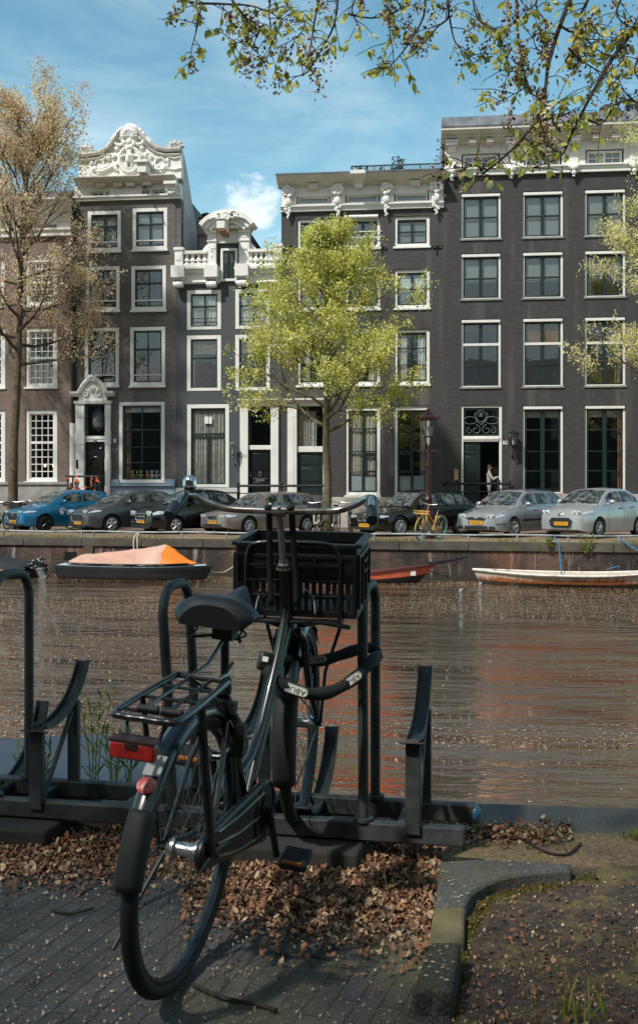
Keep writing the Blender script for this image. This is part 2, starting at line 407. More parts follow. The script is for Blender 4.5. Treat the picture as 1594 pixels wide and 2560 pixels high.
brickE=brick_mat('black_brown_brick','#474445','#3a3738','#312e2e',w=.22,h=.07,mort=.006,dirt=.25,bump=.3,rough=.7)
plinthblue=M('blue_grey_plinth','#8296a3',.6,var=.08,vs=2)
curt=M('white_net_curtain','#dcdcd8',.85,var=.1,vs=4)
curtg=M('grey_curtain','#c9c6be',.85,vs=6,col2='#a5a199')
curtb=M('brown_curtain','#8d7a66',.85,vs=5,col2='#5f4f41')
blind_m=M('grey_blind','#858a8a',.7,var=.12,vs=.8)
pale_m=M('pale_blind','#d5dce0',.7,var=.06,vs=.8)
wood_blind=M('wooden_blind','#a87b58',.6,vs=3,col2='#7c553b')
frost=M('frosted_film','#b9c2c6',.55,var=.04)
def hole_wall(mb,x0,x1,z0,z1,ops,Y,rv,mi=0):
    xs=sorted(set([x0,x1]+[v for o in ops for v in o[:2]])); zs=sorted(set([z0,z1]+[v for o in ops for v in o[2:4]]))
    xs=[v for v in xs if x0<=v<=x1]; zs=[v for v in zs if z0<=v<=z1]
    for i in range(len(xs)-1):
        for j in range(len(zs)-1):
            cx=(xs[i]+xs[i+1])/2; cz=(zs[j]+zs[j+1])/2
            if any(o[0]<cx<o[1] and o[2]<cz<o[3] for o in ops): continue
            mb.quad((xs[i],Y,zs[j]),(xs[i+1],Y,zs[j]),(xs[i+1],Y,zs[j+1]),(xs[i],Y,zs[j+1]),mi)
    for a,b,c,d in [o[:4] for o in ops]:
        mb.quad((a,Y,c),(a,Y,d),(a,Y+rv,d),(a,Y+rv,c),mi); mb.quad((b,Y,d),(b,Y,c),(b,Y+rv,c),(b,Y+rv,d),mi)
        mb.quad((a,Y,d),(b,Y,d),(b,Y+rv,d),(a,Y+rv,d),mi); mb.quad((b,Y,c),(a,Y,c),(a,Y+rv,c),(b,Y+rv,c),mi)
def shell(b,mat,x0,x1,z0,z1,ops,Y=YF,depth=10.5,rv=.26,name='wall'):
    mb=MB(); hole_wall(mb,x0,x1,z0,z1,ops,Y,rv)
    yb=Y+depth
    mb.quad((x0,yb,z0),(x0,Y,z0),(x0,Y,z1),(x0,yb,z1)); mb.quad((x1,Y,z0),(x1,yb,z0),(x1,yb,z1),(x1,Y,z1)); mb.quad((x1,yb,z0),(x0,yb,z0),(x0,yb,z1),(x1,yb,z1))
    o=obj(name,mb,mat,b,world=True,recalc=False,smooth=False)
    mb=MB(); mb.bb(x0+.05,x1-.05,Y+1.6,Y+1.65,z0,z1-.05); obj('dark_backing',mb,dark_room,b,world=True,smooth=False)  # dark sheet added behind the windows so the rooms look unlit
    return o
def curtain_mb(x0,x1,z0,z1,y,amp=.03,wl=.13):
    n=max(6,int((x1-x0)/wl*6)); g=[]
    for zz in (z0,z1): g.append([(x0+(x1-x0)*i/n,y+amp*sin(2*PI*i/6+sin(i*.37)*1.3),zz) for i in range(n+1)])
    return MB().grid(g)
def window(b,x0,x1,z0,z1,Y=YF,fw=.1,fm=None,sm=None,sw=.055,vb=(.5,),hb=(.5,),bar=.045,inset=.05,sill=True,silld=.07,cur=(),panes=None,thick=(),fb=None,ft=None,sillm=None,name='window',mb_extra=None,proud=.0):
    fm=fm or white; sm=sm or dkgreen; ft=fw if ft is None else ft; fb=fw if fb is None else fb
    yf=Y+inset
    mb=MB()
    mb.bb(x0+.002,x0+fw,yf,yf+.14,z0+.002,z1-.002); mb.bb(x1-fw,x1-.002,yf,yf+.14,z0+.002,z1-.002)
    mb.bb(x0+fw,x1-fw,yf+.002,yf+.138,z1-ft,z1-.003); mb.bb(x0+fw,x1-fw,yf+.002,yf+.138,z0+.003,z0+fb)
    wdw=obj(name,mb,fm,b,world=True,bev=.012)
    a,c,d,e=x0+fw,x1-fw,z0+fb,z1-ft
    ys=yf+.05; mb=MB()
    mb.bb(a,a+sw,ys,ys+.06,d,e); mb.bb(c-sw,c,ys,ys+.06,d,e); mb.bb(a+sw,c-sw,ys+.002,ys+.058,e-sw,e-.001); mb.bb(a+sw,c-sw,ys+.002,ys+.058,d+.001,d+sw)
    for v in vb:
        k=bar*(1.0)
        if isinstance(v,tuple): v,k=v
        x=a+(c-a)*v; mb.bb(x-k/2,x+k/2,ys+.004,ys+.05,d+sw,e-sw)
    for v in hb:
        k=bar
        if isinstance(v,tuple): v,k=v
        z=e-(e-d)*v; mb.bb(a+sw,c-sw,ys-.006,ys+.046,z-k/2,z+k/2)
    obj('sash',mb,sm,wdw,bev=.006,world=True)
    if thick:
        mb=MB()
        for v,k in thick: z=e-(e-d)*v; mb.bb(a,c,ys-.03,ys+.03,z-k/2,z+k/2)
        obj('transom_bar',mb,fm,wdw,world=True)
    mb=MB(); mb.quad((a+.01,ys+.066,d+.01),(c-.01,ys+.066,d+.01),(c-.01,ys+.066,e-.01),(a+.01,ys+.066,e-.01)); obj('pane',mb,glass,wdw,world=True,smooth=False)
    if sill:
        mb=MB(); mb.bb(x0-.04,x1+.04,Y-silld,Y+inset-.002,z0-.08,z0+.004); obj('sill',mb,sillm or fm,wdw,world=True,bev=.012)
    yc=ys+.115
    for k in cur:
        ty=k[0]; H=e-d; W=c-a
        if ty=='net': obj('curtain',curtain_mb(a,c,d,e,yc,.025,.12),k[1] if len(k)>1 else curt,wdw,world=True)
        elif ty=='sides':
            f=k[1]; 
            if f[0]>0: obj('curtain',curtain_mb(a,a+W*f[0],d,e,yc,.03,.10),k[2],wdw,world=True)
            if f[1]>0: obj('curtain',curtain_mb(c-W*f[1],c,d,e,yc,.03,.10),k[2],wdw,world=True)
        elif ty=='blind':
            t0,t1=k[1]; mb=MB(); mb.bb(a,c,yc-.012,yc,e-H*t1,e-H*t0); obj('blind',mb,k[2],wdw,world=True)
        elif ty=='slat':
            t0,t1=k[1]; mb=MB(); zz=e-H*t0
            while zz>e-H*t1: mb.box(((a+c)/2,yc,zz-.02),(W-.02,.05,.006),(rad(50),0,0)); zz-=.045
            obj('blind',mb,k[2],wdw,world=True)
        elif ty=='film':
            t0,t1=k[1]; mb=MB(); mb.bb(a+.06,c-.06,ys+.074,ys+.078,e-H*t1,e-H*t0); obj('frosted_film',mb,frost,wdw,world=True)
    return wdw
def rect(cx0,cx1,y0,y1,Y=YF):
    cm=(cx0+cx1)/2; return X(cx0,Y),X(cx1,Y),Z(cm,y1,Y),Z(cm,y0,Y)
def blob(mb,c,r,sx=1,sy=.6,sz=1,n=8,m=5): return mb.ell(c,(r*sx,r*sy,r*sz),n,m)
def rosette(mb,c,r,k=9,rnd=R):
    blob(mb,c,r*.5)
    for i in range(k):
        a=2*PI*i/k+rnd.uniform(-.2,.2); q=rnd.uniform(.6,.85)*r
        blob(mb,(c[0]+q*cos(a),c[1]+rnd.uniform(-.03,.02),c[2]+q*sin(a)),r*rnd.uniform(.28,.42))
def scroll(mb,c,r,turns=1.4,dirn=1,a0=0,th=.05,y=0,n=26):
    pts=[]; rs=[]
    for i in range(n):
        t=i/(n-1); rr=r*(1-.78*t); a=a0+dirn*turns*2*PI*t; pts.append((c[0]+rr*cos(a),c[1],c[2]+rr*sin(a))); rs.append(th*(1.15-.5*t))
    mb.tube(pts,rs,7)
def shellfan(mb,c,r,k=7,spread=PI*.9,h=1.0,th=.07):
    for i in range(k):
        a=PI/2-spread/2+spread*i/(k-1); L=r*(.75+.25*sin(PI*i/(k-1)))
        mb.tube([(c[0],c[1],c[2]),(c[0]+L*.6*cos(a),c[1]-.05,c[2]+L*.6*sin(a)*h),(c[0]+L*cos(a),c[1],c[2]+L*sin(a)*h)],[th*.5,th*1.1,th*.8],6)
def console(mb,x,w,zt,zb,Y,proj):
    H=zt-zb; prof=[(Y,zt),(Y-proj,zt),(Y-proj*1.02,zt-H*.18),(Y-proj*.75,zt-H*.34),(Y-proj*.45,zt-H*.5),(Y-proj*.3,zt-H*.7),(Y-proj*.42,zt-H*.82),(Y-proj*.38,zt-H*.95),(Y,zb)]
    mb.mould(x-w/2,x+w/2,prof)
    for e in (-1,1): mb.lathe([(0,-.02),(proj*.28,-.02),(proj*.28,.02),(0,.02)],(x+e*(w/2),Y-proj*.68,zt-H*.2),'X',10)
def cornice_prof(Y,zt,zb,proj):
    H=zt-zb; return [(Y+.25,zt),(Y-proj,zt),(Y-proj,zt-.16*H),(Y-proj*.93,zt-.2*H),(Y-proj*.86,zt-.42*H),(Y-proj*.66,zt-.55*H),(Y-proj*.62,zt-.7*H),(Y-proj*.3,zt-.82*H),(Y-proj*.22,zb),(Y+.25,zb)]
# ===================== building E (right, black-brown) =====================
xe0=X(1052); xe1=X(1720)
bE=thing('canal_house','tall black-brown brick canal house at the right with lead roof edge and open front door','house',((xe0+xe1)/2,YF,ZS))
ops=[];colsE=[(1092,1187),(1238,1334.5),(1385,1482.5)]
zr=[(Z(1286,562),Z(1286,453)),(Z(1286,706),Z(1286,597)),(Z(1286,916),Z(1286,754)),(Z(1286,1170),Z(1286,962))]
for i,(a,b) in enumerate(colsE):
    for r,(z0,z1) in enumerate(zr):
        if i==0 and r==3: continue
        ops.append((X(a),X(b),z0,z1,i,r))
dE=(X(1092),X(1189.5),Z(1140,1203),Z(1140,961)); ops.append(dE+(9,9))
ztE=Z(1286,411)       # top of brick
shell(bE,brickE,xe0,xe1,ZS,ztE,ops)
for (x0,x1,z0,z1,i,r) in ops:
    if i==9: continue
    k=dict(fw=.09,sw=.07,silld=.05,inset=.09,ft=.13,fb=.05,sillm=stone)
    if r==0: window(bE,x0,x1,z0,z1,vb=((.5,.14),),hb=((.5,.06),),cur=[('blind',(0,1),blind_m)],**k)
    elif r==1: window(bE,x0,x1,z0,z1,vb=((.5,.14),),hb=((.52,.06),),cur=[('blind',(0,.62),blind_m)],**k)
    elif r==2:
        window(bE,x0,x1,z0,z1,vb=((.5,.14),),hb=((.68,.03),),thick=((.345,.1),),cur=[('slat',(0,(.12,.32,.1)[i]),wood_blind)]+([('sides',(0,.22),curtb)] if i==2 else []),**k)
    else:
        window(bE,x0,x1,z0,z1,vb=((.5,.16),),hb=((.25,.04),(.51,.03),(.745,.03)),cur=[('blind',(0,.10),curtg)]+([('sides',(0,.14),wood_blind)] if i==2 else []),**k)
    # shutter box line above
    mb=MB(); mb.bb(x0+.03,x1-.03,YF+.015,YF+.088,z1-.14,z1-.03); obj('lintel_box',mb,white,bE,world=True,bev=.01)
# door E
x0,x1,z0,z1=dE[:4]; mb=MB()
mb.bb(x0+.002,x0+.10,YF+.05,YF+.2,z0,z1-.003); mb.bb(x1-.11,x1-.002,YF+.05,YF+.2,z0,z1-.003); mb.bb(x0+.10,x1-.11,YF+.052,YF+.198,z1-.1,z1-.004)
zl1=Z(1140,1034); zl0=Z(1140,1047); mb.bb(x0+.10,x1-.11,YF+.03,YF+.2,zl0,zl1); mb.bb(x0+.10,x1-.11,YF+.0,YF+.03,zl0+.07,zl1-.05)
df=obj('door_frame',mb,white,bE,world=True,bev=.012)
mb=MB(); a,c=x0+.1,x1-.11; mid=X(1138)
mb.bb(a,mid,YF+.12,YF+.19,z0,zl0-.002)
for (q0,q1) in ((1056,1067),(1070,1077),(1082,1124),(1128,1141),(1146,1152),(1158,1172)):
    zz0,zz1=Z(1118,q1),Z(1118,q0); mb.bb(a+.1,mid-.16,YF+.10,YF+.121,zz0,zz1)
dl=obj('door',mb,dkgreen,bE,world=True,bev=.012)
mb=MB(); 
for i in range(40): mb.ell((mid-.03,YF+.115,z0+.1+(zl0-z0-.2)*i/39),(.014,.014,.014),6,4)
obj('door_studs',mb,iron,dl,world=True)
# transom ironwork
mb=MB(); zc=(zl1+z1-.1)/2; ymid=YF+.13; cx=(a+c)/2; hw=(c-a)/2; hh=(z1-.1-zl1)/2
for (p,q) in (((a,zl1),(a+.08,z1-.1)),((c-.08,zl1),(c,z1-.1)),((a+.08,zl1),(c-.08,zl1+.08)),((a+.08,z1-.18),(c-.08,z1-.1))): mb.bb(p[0],q[0],ymid-.03,ymid+.02,p[1],q[1])
tr=obj('transom_frame',mb,dkgreen,df,world=True)
mb=MB()
for e in(-1,1):
    mb.tube([(cx+e*(.08+.52*hw*0+hw*.5+hw*.38*cos(t)),ymid-.03,zc+hh*.12+hh*.26*sin(t)) for t in [2*PI*i/20 for i in range(20)]],.014,5,closed=True)
    mb.tube([(cx,ymid-.03,zc-hh*.2),(cx+e*hw*.3,ymid-.03,zc+hh*.15),(cx+e*hw*.38,ymid-.03,zc+hh*.5),(cx+e*hw*.3,ymid-.03,zc+hh*.7)],.014,5)
    scroll(mb,(cx+e*hw*.3,ymid-.03,zc-hh*.55),hw*.28,1.2,e,PI/2,.016)
    scroll(mb,(cx+e*hw*.65,ymid-.03,zc-hh*.6),hw*.2,1.1,-e,PI/2,.014)
mb.tube([(cx+hw*.26*cos(t),ymid-.03,zc+hh*.42+hh*.4*sin(t)) for t in [2*PI*i/20 for i in range(20)]],.014,5,closed=True)
rosette(mb,(cx,ymid-.03,zc+hh*.5),.09,7)
obj('transom_ironwork',mb,M('grey_ironwork','#5e6866',.5,var=.2),df,world=True)
mb=MB(); mb.quad((a+.02,YF+.16,zl1+.01),(c-.02,YF+.16,zl1+.01),(c-.02,YF+.16,z1-.11),(a+.02,YF+.16,z1-.11)); obj('transom_pane',mb,glass,df,world=True,smooth=False)
# interior hall behind the open door
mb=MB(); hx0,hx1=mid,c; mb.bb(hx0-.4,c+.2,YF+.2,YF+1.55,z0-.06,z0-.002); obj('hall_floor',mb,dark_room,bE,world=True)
# plinth
mb=MB(); mb.bb(X(1192),xe1,YF-.09,YF+.01,ZS,Z(1300,1186)); mb.bb(X(1192),xe1,YF-.13,YF+.01,Z(1300,1186)+.002,Z(1300,1171.5)); mb.bb(xe0+.02,X(1090),YF-.09,YF+.01,ZS,Z(1075,1186))
obj('plinth',mb,M('stained_plinth','#a39c92',.8,vs=1.4,col2='#8a5f4c',amt=.36),bE,world=True,bev=.01)
# attic entablature
zA0=Z(1286,411.5); zA1=Z(1286,399); zF1=Z(1286,336); zC1=Z(1286,313); zL1=Z(1286,279)
mb=MB(); wa=[(X(1097),X(1181)),(X(1244),X(1327)),(X(1390),X(1474))]
hole_wall(mb,xe0+.02,xe1,zA0,zF1,[(p-.06,q+.06,Z(1286,397)-.03,Z(1286,361.5)+.05) for p,q in wa],YF-.06,.2)
obj('frieze',mb,white,bE,world=True,recalc=False,smooth=False)
mb=MB(); mb.mould(xe0-.06,xe1,[(YF,zA0-.02),(YF-.14,zA0-.02),(YF-.14,zA0+.1),(YF-.17,zA0+.11),(YF-.17,zA1-.02),(YF-.24,zA1),(YF-.24,zA1+.06),(YF,zA1+.06)]); obj('architrave',mb,white,bE,world=True,ang=20)
mb=MB(); mb.mould(xe0-.12,xe1,cornice_prof(YF-.06,zC1,zF1,.75)); 
x=xe0+.9
for q in (1118,1158,1262,1312,1408,1452):
    mb.bb(X(q)-.14,X(q)+.14,YF-.55,YF-.1,zF1-.10,zF1+.03)
obj('cornice',mb,M('cream_cornice','#cfc9bd',.6,var=.06,vs=2),bE,world=True,ang=20)
mb=MB(); mb.prism([(xe0-.1,YF-.78,zC1+.004),(xe0-.1,YF-.80,zC1+.09),(xe0-.1,YF-.45,zL1),(xe0-.1,YF+4,zL1),(xe0-.1,YF+10.5,zC1+.004)],(xe1-xe0+.1,0,0)); rf=obj('roof',mb,lead,bE,world=True,ang=10)
mb=MB()
for i in range(22):
    xx=xe0+.3+i*.95; mb.bb(xx-.012,xx+.012,YF-.82,YF-.80,zC1+.02,zC1+.07)
    t0=Vector((xx,YF-.81,zC1+.1)); t1=Vector((xx,YF-.46,zL1)); mb.tube([t0,t1],.016,5)
obj('lead_seams',mb,lead,rf,world=True)
mb=MB(); q=(1275,1298); mb.bb(X(q[0]),X(q[1]),YF-.75,YF+.3,Z(1286,296),Z(1286,267)); mb.bb(X(q[0])-.06,X(q[1])+.06,YF-.8,YF+.35,Z(1286,267)+.002,Z(1286,264)); obj('hoist_box',mb,white,bE,world=True,bev=.015)
for p,qq in wa: window(bE,p,qq,Z(1286,397),Z(1286,361.5),Y=YF-.06,fw=.05,sm=white,sw=.04,vb=(.25,(.5,.09),.75),hb=(.5,),bar=.03,inset=.1,sill=False,cur=[('blind',(0,1),blind_m)],name='attic_window')
for q in (1070,1211,1358,1501):
    mb=MB(); xx=X(q); zt_=zF1+.05; w_=.34
    mb.bb(xx-w_/2,xx+w_/2,YF-.13,YF-.05,zA1+.09,zt_-.28)
    for e in(-.1,0,.1): mb.tube([(xx+e,YF-.135,zA1+.55),(xx+e,YF-.135,zt_-.32)],.03,6)
    mb.bb(xx-w_/2-.05,xx+w_/2+.05,YF-.5,YF-.05,zt_-.2,zt_-.09); mb.bb(xx-w_/2-.08,xx+w_/2+.08,YF-.55,YF-.05,zt_-.088,zt_-.02)
    mb.mould(xx-w_/2+.02,xx+w_/2-.02,[(YF-.05,zt_-.2),(YF-.42,zt_-.2),(YF-.44,zt_-.27),(YF-.3,zt_-.35),(YF-.14,zt_-.42),(YF-.05,zt_-.42)])
    z_=zA1-.02; blob(mb,(xx,YF-.22,z_-.05),.19,1,.5,.7); blob(mb,(xx-.12,YF-.24,z_),.1); blob(mb,(xx+.12,YF-.24,z_),.1); blob(mb,(xx,YF-.22,z_-.24),.1); blob(mb,(xx,YF-.2,z_-.36),.06)
    obj('bracket',mb,white,bE,world=True)
mb=MB(); cxx=X(1437,YF+3); zb=zL1-.3; mb.lathe([(.2,0),(.2,.9),(.17,.92),(.17,1.0)],(cxx,YF+3,zb),'Z',14); ch=obj('flue_pipe',mb,M('dark_flue','#3d4244',.5,metal=.4),bE,world=True)
zt_=Z(1437,249,YF+3); mb=MB(); mb.lathe([(.18,zt_-.75),(.31,zt_-.6),(.31,zt_-.52),(.2,zt_-.48),(.2,zt_-.3),(.31,zt_-.22),(.31,zt_-.14),(.12,zt_)],(cxx,YF+3,0),'Z',14); obj('flue_cowl',mb,M('dark_flue2','#34393b',.5,metal=.3),ch,world=True)
mb=MB(); xa=X(1489,YF+2.5); zt_=Z(1500,249,YF+2.5); mb.bb(xa,xa+.8,YF+2.2,YF+3.1,zL1-.2,zt_-.12); mb.bb(xa-.08,xa+.88,YF+2.1,YF+3.2,zt_-.118,zt_); obj('chimney',mb,lead,bE,world=True)
mb=MB(); mb.tube([(xe0-.09,YF-.1,zC1-.1),(xe0-.09,YF-.1,zA0-.3)],.05,8); obj('drainpipe',mb,M('zinc_pipe','#7c8285',.5,metal=.4),bE,world=True)
# house number, intercom panel, wall lantern
mb=MB(); xs0,xs1,za,zb=rect(1190.7,1203,1045.7,1053.8); mb.bb(xs0,xs1,YF-.02,YF+.005,za,zb); sg=obj('number_plate',mb,M('enamel_white','#dcdcd6',.3),bE,world=True)
tm=text_mb('108',.13,.002); xform(tm,Matrix.Translation(((xs0+xs1)/2,YF-.023,(za+zb)/2))@Matrix.Rotation(rad(90),4,'X')@Matrix.Shear('XY',4,(.25,0))); obj('number',tm,black_paint,sg,world=True,smooth=False)
mb=MB(); xs0,xs1,za,zb=rect(1075.5,1086,1112,1143.5); mb.bb(xs0,xs1,YF-.05,YF+.005,za,zb); sg=obj('wooden_panel',mb,M('tan_wood','#b08a66',.6,vs=8),bE,world=True,bev=.008)
mb=MB()
for i in range(6): zz=za+.05+i*.062; mb.bb(xs0+.04,xs1-.03,YF-.056,YF-.049,zz,zz+.04)
obj('letter_slots',mb,M('pale_wood','#cdb089',.6),sg,world=True)
def wall_lantern(b,qx,qy0,qy1,w,green):
    m=dkgreen if green else M('grey_lantern','#6d7272',.4,metal=.4)
    Yl=YF-.35; cx=X(qx,Yl); zt_=Z(qx,qy0,Yl); zb=Z(qx,qy1,Yl); H=(zt_-zb); z0=zb+H*.44; z1=zt_-H*.16
    mb=MB(); mb.lathe([(w*.62,z1-.01),(w*.66,z1+.03),(w*.22,z1+H*.11),(w*.1,z1+H*.12),(w*.05,zt_)],(cx,Yl,0),'Z',6)
    mb.lathe([(w*.36,z0-.02),(w*.36,z0+.02),(w*.12,z0-H*.07),(.01,z0-H*.12)],(cx,Yl,0),'Z',6)
    for i in range(6):
        a=2*PI*i/6; mb.tube([(cx+w*.34*cos(a),Yl+w*.34*sin(a),z0),(cx+w*.58*cos(a),Yl+w*.58*sin(a),z1)],.012,5)
    mb.tube([(cx,Yl,z0-H*.1),(cx,Yl+.1,zb+H*.1),(cx,YF,zb+H*.05)],.022,6); mb.tube([(cx,Yl,z0-H*.05),(cx,YF+.01,z0-H*.05)],.018,6)
    mb.lathe([(.07,-.03),(.07,.0)],(cx,YF,zb+H*.05),'Y',10); mb.ell((cx,Yl,z0-H*.14),(.04,.04,.04),8,6)
    l=obj('wall_lantern',mb,m,b,world=True)
    mb=MB(); mb.lathe([(w*.33,z0),(w*.56,z1)],(cx,Yl,0),'Z',6,caps=False); obj('lantern_glass',mb,glass,l,world=True,smooth=False)
    mb=MB(); mb.lathe([(.04,z0),(.05,z0+.12),(.02,z0+.2)],(cx,Yl,0),'Z',8); obj('bulb',mb,M('milk_glass','#d5d3c8',.3),l,world=True)
wall_lantern(bE,1216,1018,1086,.38,True)
# ===================== building D =====================
xd0=X(667); xd1=xe0-.004
bD=thing('canal_house','dark brown brick canal house with white bracketed cornice and roof terrace behind the green tree','house',((xd0+xd1)/2,YF,ZS))
d1,d2,d3=(704,784.5),(818,901),(934,1018.5)
zr=[(Z(976,584.5),Z(976,512)),(Z(976,730.5),Z(976,638)),(Z(976,911.5),Z(976,780)),(Z(976,1175),Z(976,962))]
ops=[]
for i,(a,b) in enumerate((d1,d2,d3)):
    for r,(z0,z1) in enumerate(zr):
        if i==0 and r==3: continue
        ops.append((X(a),X(b),z0,z1,i,r))
dD=(X(704),X(766),Z(735,1174),Z(735,962)); ops.append(dD+(9,9))
ztD=Z(860,497)
shell(bD,brickD,xd0,xd1,ZS,ztD,ops)
for (x0,x1,z0,z1,i,r) in ops:
    if i==9: continue
    k=dict(fw=.13,sw=.07,silld=.06,inset=.07)
    if r==0: window(bD,x0,x1,z0,z1,vb=((.5,.1),),hb=((.5,.05),),cur=[('sides',((.3,.0),(0,.22),(0,.12))[i],curt),('blind',(0,1),blind_m)][:2],**k)
    elif r==1: window(bD,x0,x1,z0,z1,vb=((.5,.1),),hb=((.5,.05),),cur=[('blind',(0,.62),pale_m),('blind',(.62,1),blind_m)],**k)
    elif r==2: window(bD,x0,x1,z0,z1,vb=((.5,.1),),hb=((.32,.04),(.66,.04)),cur=[('sides',(.32,.3),curt)],**k)
    else:
        window(bD,x0,x1,z0,z1,vb=((.5,.09),),hb=((.22,.05),(.5,.05),(.75,.04)),ft=.18,cur=([('net',M('cream_curtain','#c9c3b6',.85,var=.08))] if i==1 else [('sides',(0,.22),M('cream_curtain2','#c5bda9',.85,var=.15,vs=8))])+[('film',(.8,.985))],**k)
        xa,xb=x0+.12,x1-.12; xm=(xa+xb)/2; mb=MB(); H=z1-z0
        p0,p1=((xm,xb) if i==1 else (xa,xm)); zz0=z1-H*.745; zz1=z1-H*.52
        for (u0,u1,v0,v1) in ((p0,p0+.08,zz0,zz1),(p1-.08,p1,zz0,zz1),(p0+.08,p1-.08,zz0,zz0+.09),(p0+.08,p1-.08,zz1-.09,zz1)): mb.bb(u0,u1,YF+.075,YF+.119,v0,v1)
        obj('casement',mb,dkgreen,bD,world=True)
    if i==1 and r<2:      # awning rolls
        mb=MB(); mb.tube([(x0-.02,YF-.06,z1+.01),(x1-.08,YF-.06,z1+.01)],.075,10); obj('awning_roll',mb,white,bD,world=True)
        if r==0:
            mb=MB()
            for f in(.48,.66): mb.tube([(x0+.2,YF-.02,z1-(z1-z0)*f),(x1+.06,YF-.02,z1-(z1-z0)*f)],.022,6)
            obj('window_guard',mb,white,bD,world=True)
def panel_door(b,x0,x1,zb,zt_,Y,panels,knob=True,m=None,arch=False):
    mb=MB(); mb.bb(x0,x1,Y+.1,Y+.16,zb,zt_)
    W=x1-x0
    for (u0,u1,v0,v1) in panels:
        a,c=x0+W*u0,x0+W*u1; d=zb+(zt_-zb)*v0; e=zb+(zt_-zb)*v1
        mb.bb(a,c,Y+.082,Y+.101,d,e); mb.bb(a+.05,c-.05,Y+.07,Y+.083,d+.05,e-.05)
    d_=obj('door',mb,m or black_paint,b,world=True,bev=.012)
    return d_
# door D + shared entablature over doors C and D
x0,x1,z0,z1=dD[:4]
mb=MB(); pl0,pl1=X(682),X(704)
mb.bb(pl0,pl1,YF-.12,YF+.15,ZS,Z(735,962)); mb.bb(pl0+.1,pl1-.1,YF-.14,YF-.121,ZS+.8,Z(735,985)); pr0,pr1=X(766),X(775); mb.bb(pr0,pr1,YF-.1,YF+.15,ZS,Z(735,962))
zl0,zl1=Z(735,1072),Z(735,1058.5); mb.bb(x0,x1,YF-.02,YF+.15,zl0,zl1)
df=obj('door_frame',mb,white,bD,world=True,bev=.012)
panel_door(bD,x0,x1,z0,zl0-.002,YF,((.12,.88,.7,.95),(.12,.88,.3,.64),(.12,.88,.04,.24)),m=dkgreen)
mb=MB(); mb.quad((x0,YF+.1,zl1),(x1,YF+.1,zl1),(x1,YF+.1,z1),(x0,YF+.1,z1)); obj('transom_pane',mb,glass,df,world=True,smooth=False)
obj('curtain',curtain_mb(x0+.02,x1-.3,zl1,z1-.2,YF+.24),curtg,df,world=True)
# plinth D
mb=MB(); mb.bb(X(776),xd1,YF-.07,YF+.005,ZS,Z(900,1179)); obj('plinth',mb,M('cream_plinth','#b5aea3',.8,vs=2,col2='#8f8a82',amt=.4),bD,world=True,bev=.01)
zA0=Z(860,497.5); zA1=Z(860,488); zF1=Z(860,440); zC1=Z(860,421.5); zL=Z(860,418)
wa=[(X(706),X(780)),(X(821),X(897)),(X(937),X(1013.5))]
mb=MB(); hole_wall(mb,xd0+.02,xd1-.02,zA0,zF1,[(p-.05,q+.05,Z(860,480.5),Z(860,462.5)) for p,q in wa],YF-.05,.2); obj('frieze',mb,white,bD,world=True,recalc=False,smooth=False)
mb=MB(); mb.mould(xd0-.03,xd1,[(YF,zA0-.02),(YF-.12,zA0-.02),(YF-.12,zA0+.07),(YF-.15,zA0+.08),(YF-.15,zA1-.03),(YF-.22,zA1-.01),(YF-.22,zA1+.04),(YF,zA1+.04)]); obj('architrave',mb,white,bD,world=True,ang=20)
mb=MB(); mb.mould(xd0-.12,xd1-.005,cornice_prof(YF-.05,zC1,zF1,.65)); 
for q in (745,984): mb.mould(X(q)-.2,X(q)+.2,[(YF-.05,zF1+.04),(YF-.4,zF1+.04),(YF-.36,zF1-.13),(YF-.05,zF1-.13)])
obj('cornice',mb,M('cream_cornice2','#d0cabe',.6,var=.06,vs=2),bD,world=True,ang=20)
mb=MB(); mb.mould(X(852)-.3,X(852)+.3,[(YF-.1,zC1+.03),(YF-.98,zC1+.03),(YF-.98,zC1-.12),(YF-.8,zC1-.17),(YF-.1,zC1-.17)]); mb.mould(X(852)-.22,X(852)+.22,[(YF-.1,zF1+.15),(YF-.62,zF1+.15),(YF-.5,zF1-.02),(YF-.1,zF1-.02)]); mb.bb(X(852)-.15,X(852)+.15,YF-.45,YF-.05,zF1-.16,zF1-.018); obj('hoist_beam',mb,white,bD,world=True,bev=.01)
mb=MB(); mb.bb(xd0-.14,xd1-.006,YF-.74,YF+10.4,zC1+.003,zL); obj('roof',mb,lead,bD,world=True)
for p,qq in wa: window(bD,p,qq,Z(860,480.5),Z(860,462.5),Y=YF-.05,fw=.04,sm=white,sw=.03,vb=(),hb=(),inset=.08,sill=False,cur=[('blind',(0,1),blind_m)],name='attic_window')
for q in (685,800,915.6,1034):
    xx=X(q); mb=MB(); rr=random.Random(q)
    mb.bb(xx-.2,xx+.2,YF-.11,YF-.04,zA1,zF1)
    rosette(mb,(xx,YF-.26,zF1-.2),.25,12,rr); rosette(mb,(xx,YF-.18,zA1+.16),.17,10,rr)
    for i in range(9): blob(mb,(xx+rr.uniform(-.14,.14)*(1-i/10),YF-.18,zA1-.05-i*.05),.08-.005*i)
    blob(mb,(xx,YF-.2,zF1-.62),.14,1,.7,1.5)
    obj('bracket',mb,white,bD,world=True)
# wall anchors
for q in (686,905,1035):
    mb=MB(); xx=X(q); zz=Z(q,590 if q!=905 else 592); scroll(mb,(xx-.09,YF-.03,zz+.1),.1,.8,1,PI,.025); scroll(mb,(xx+.09,YF-.03,zz+.1),.1,.8,-1,0,.025); mb.tube([(xx,YF-.03,zz+.1),(xx,YF-.03,zz-.25)],.025,6); obj('wall_anchor',mb,iron,bD,world=True)
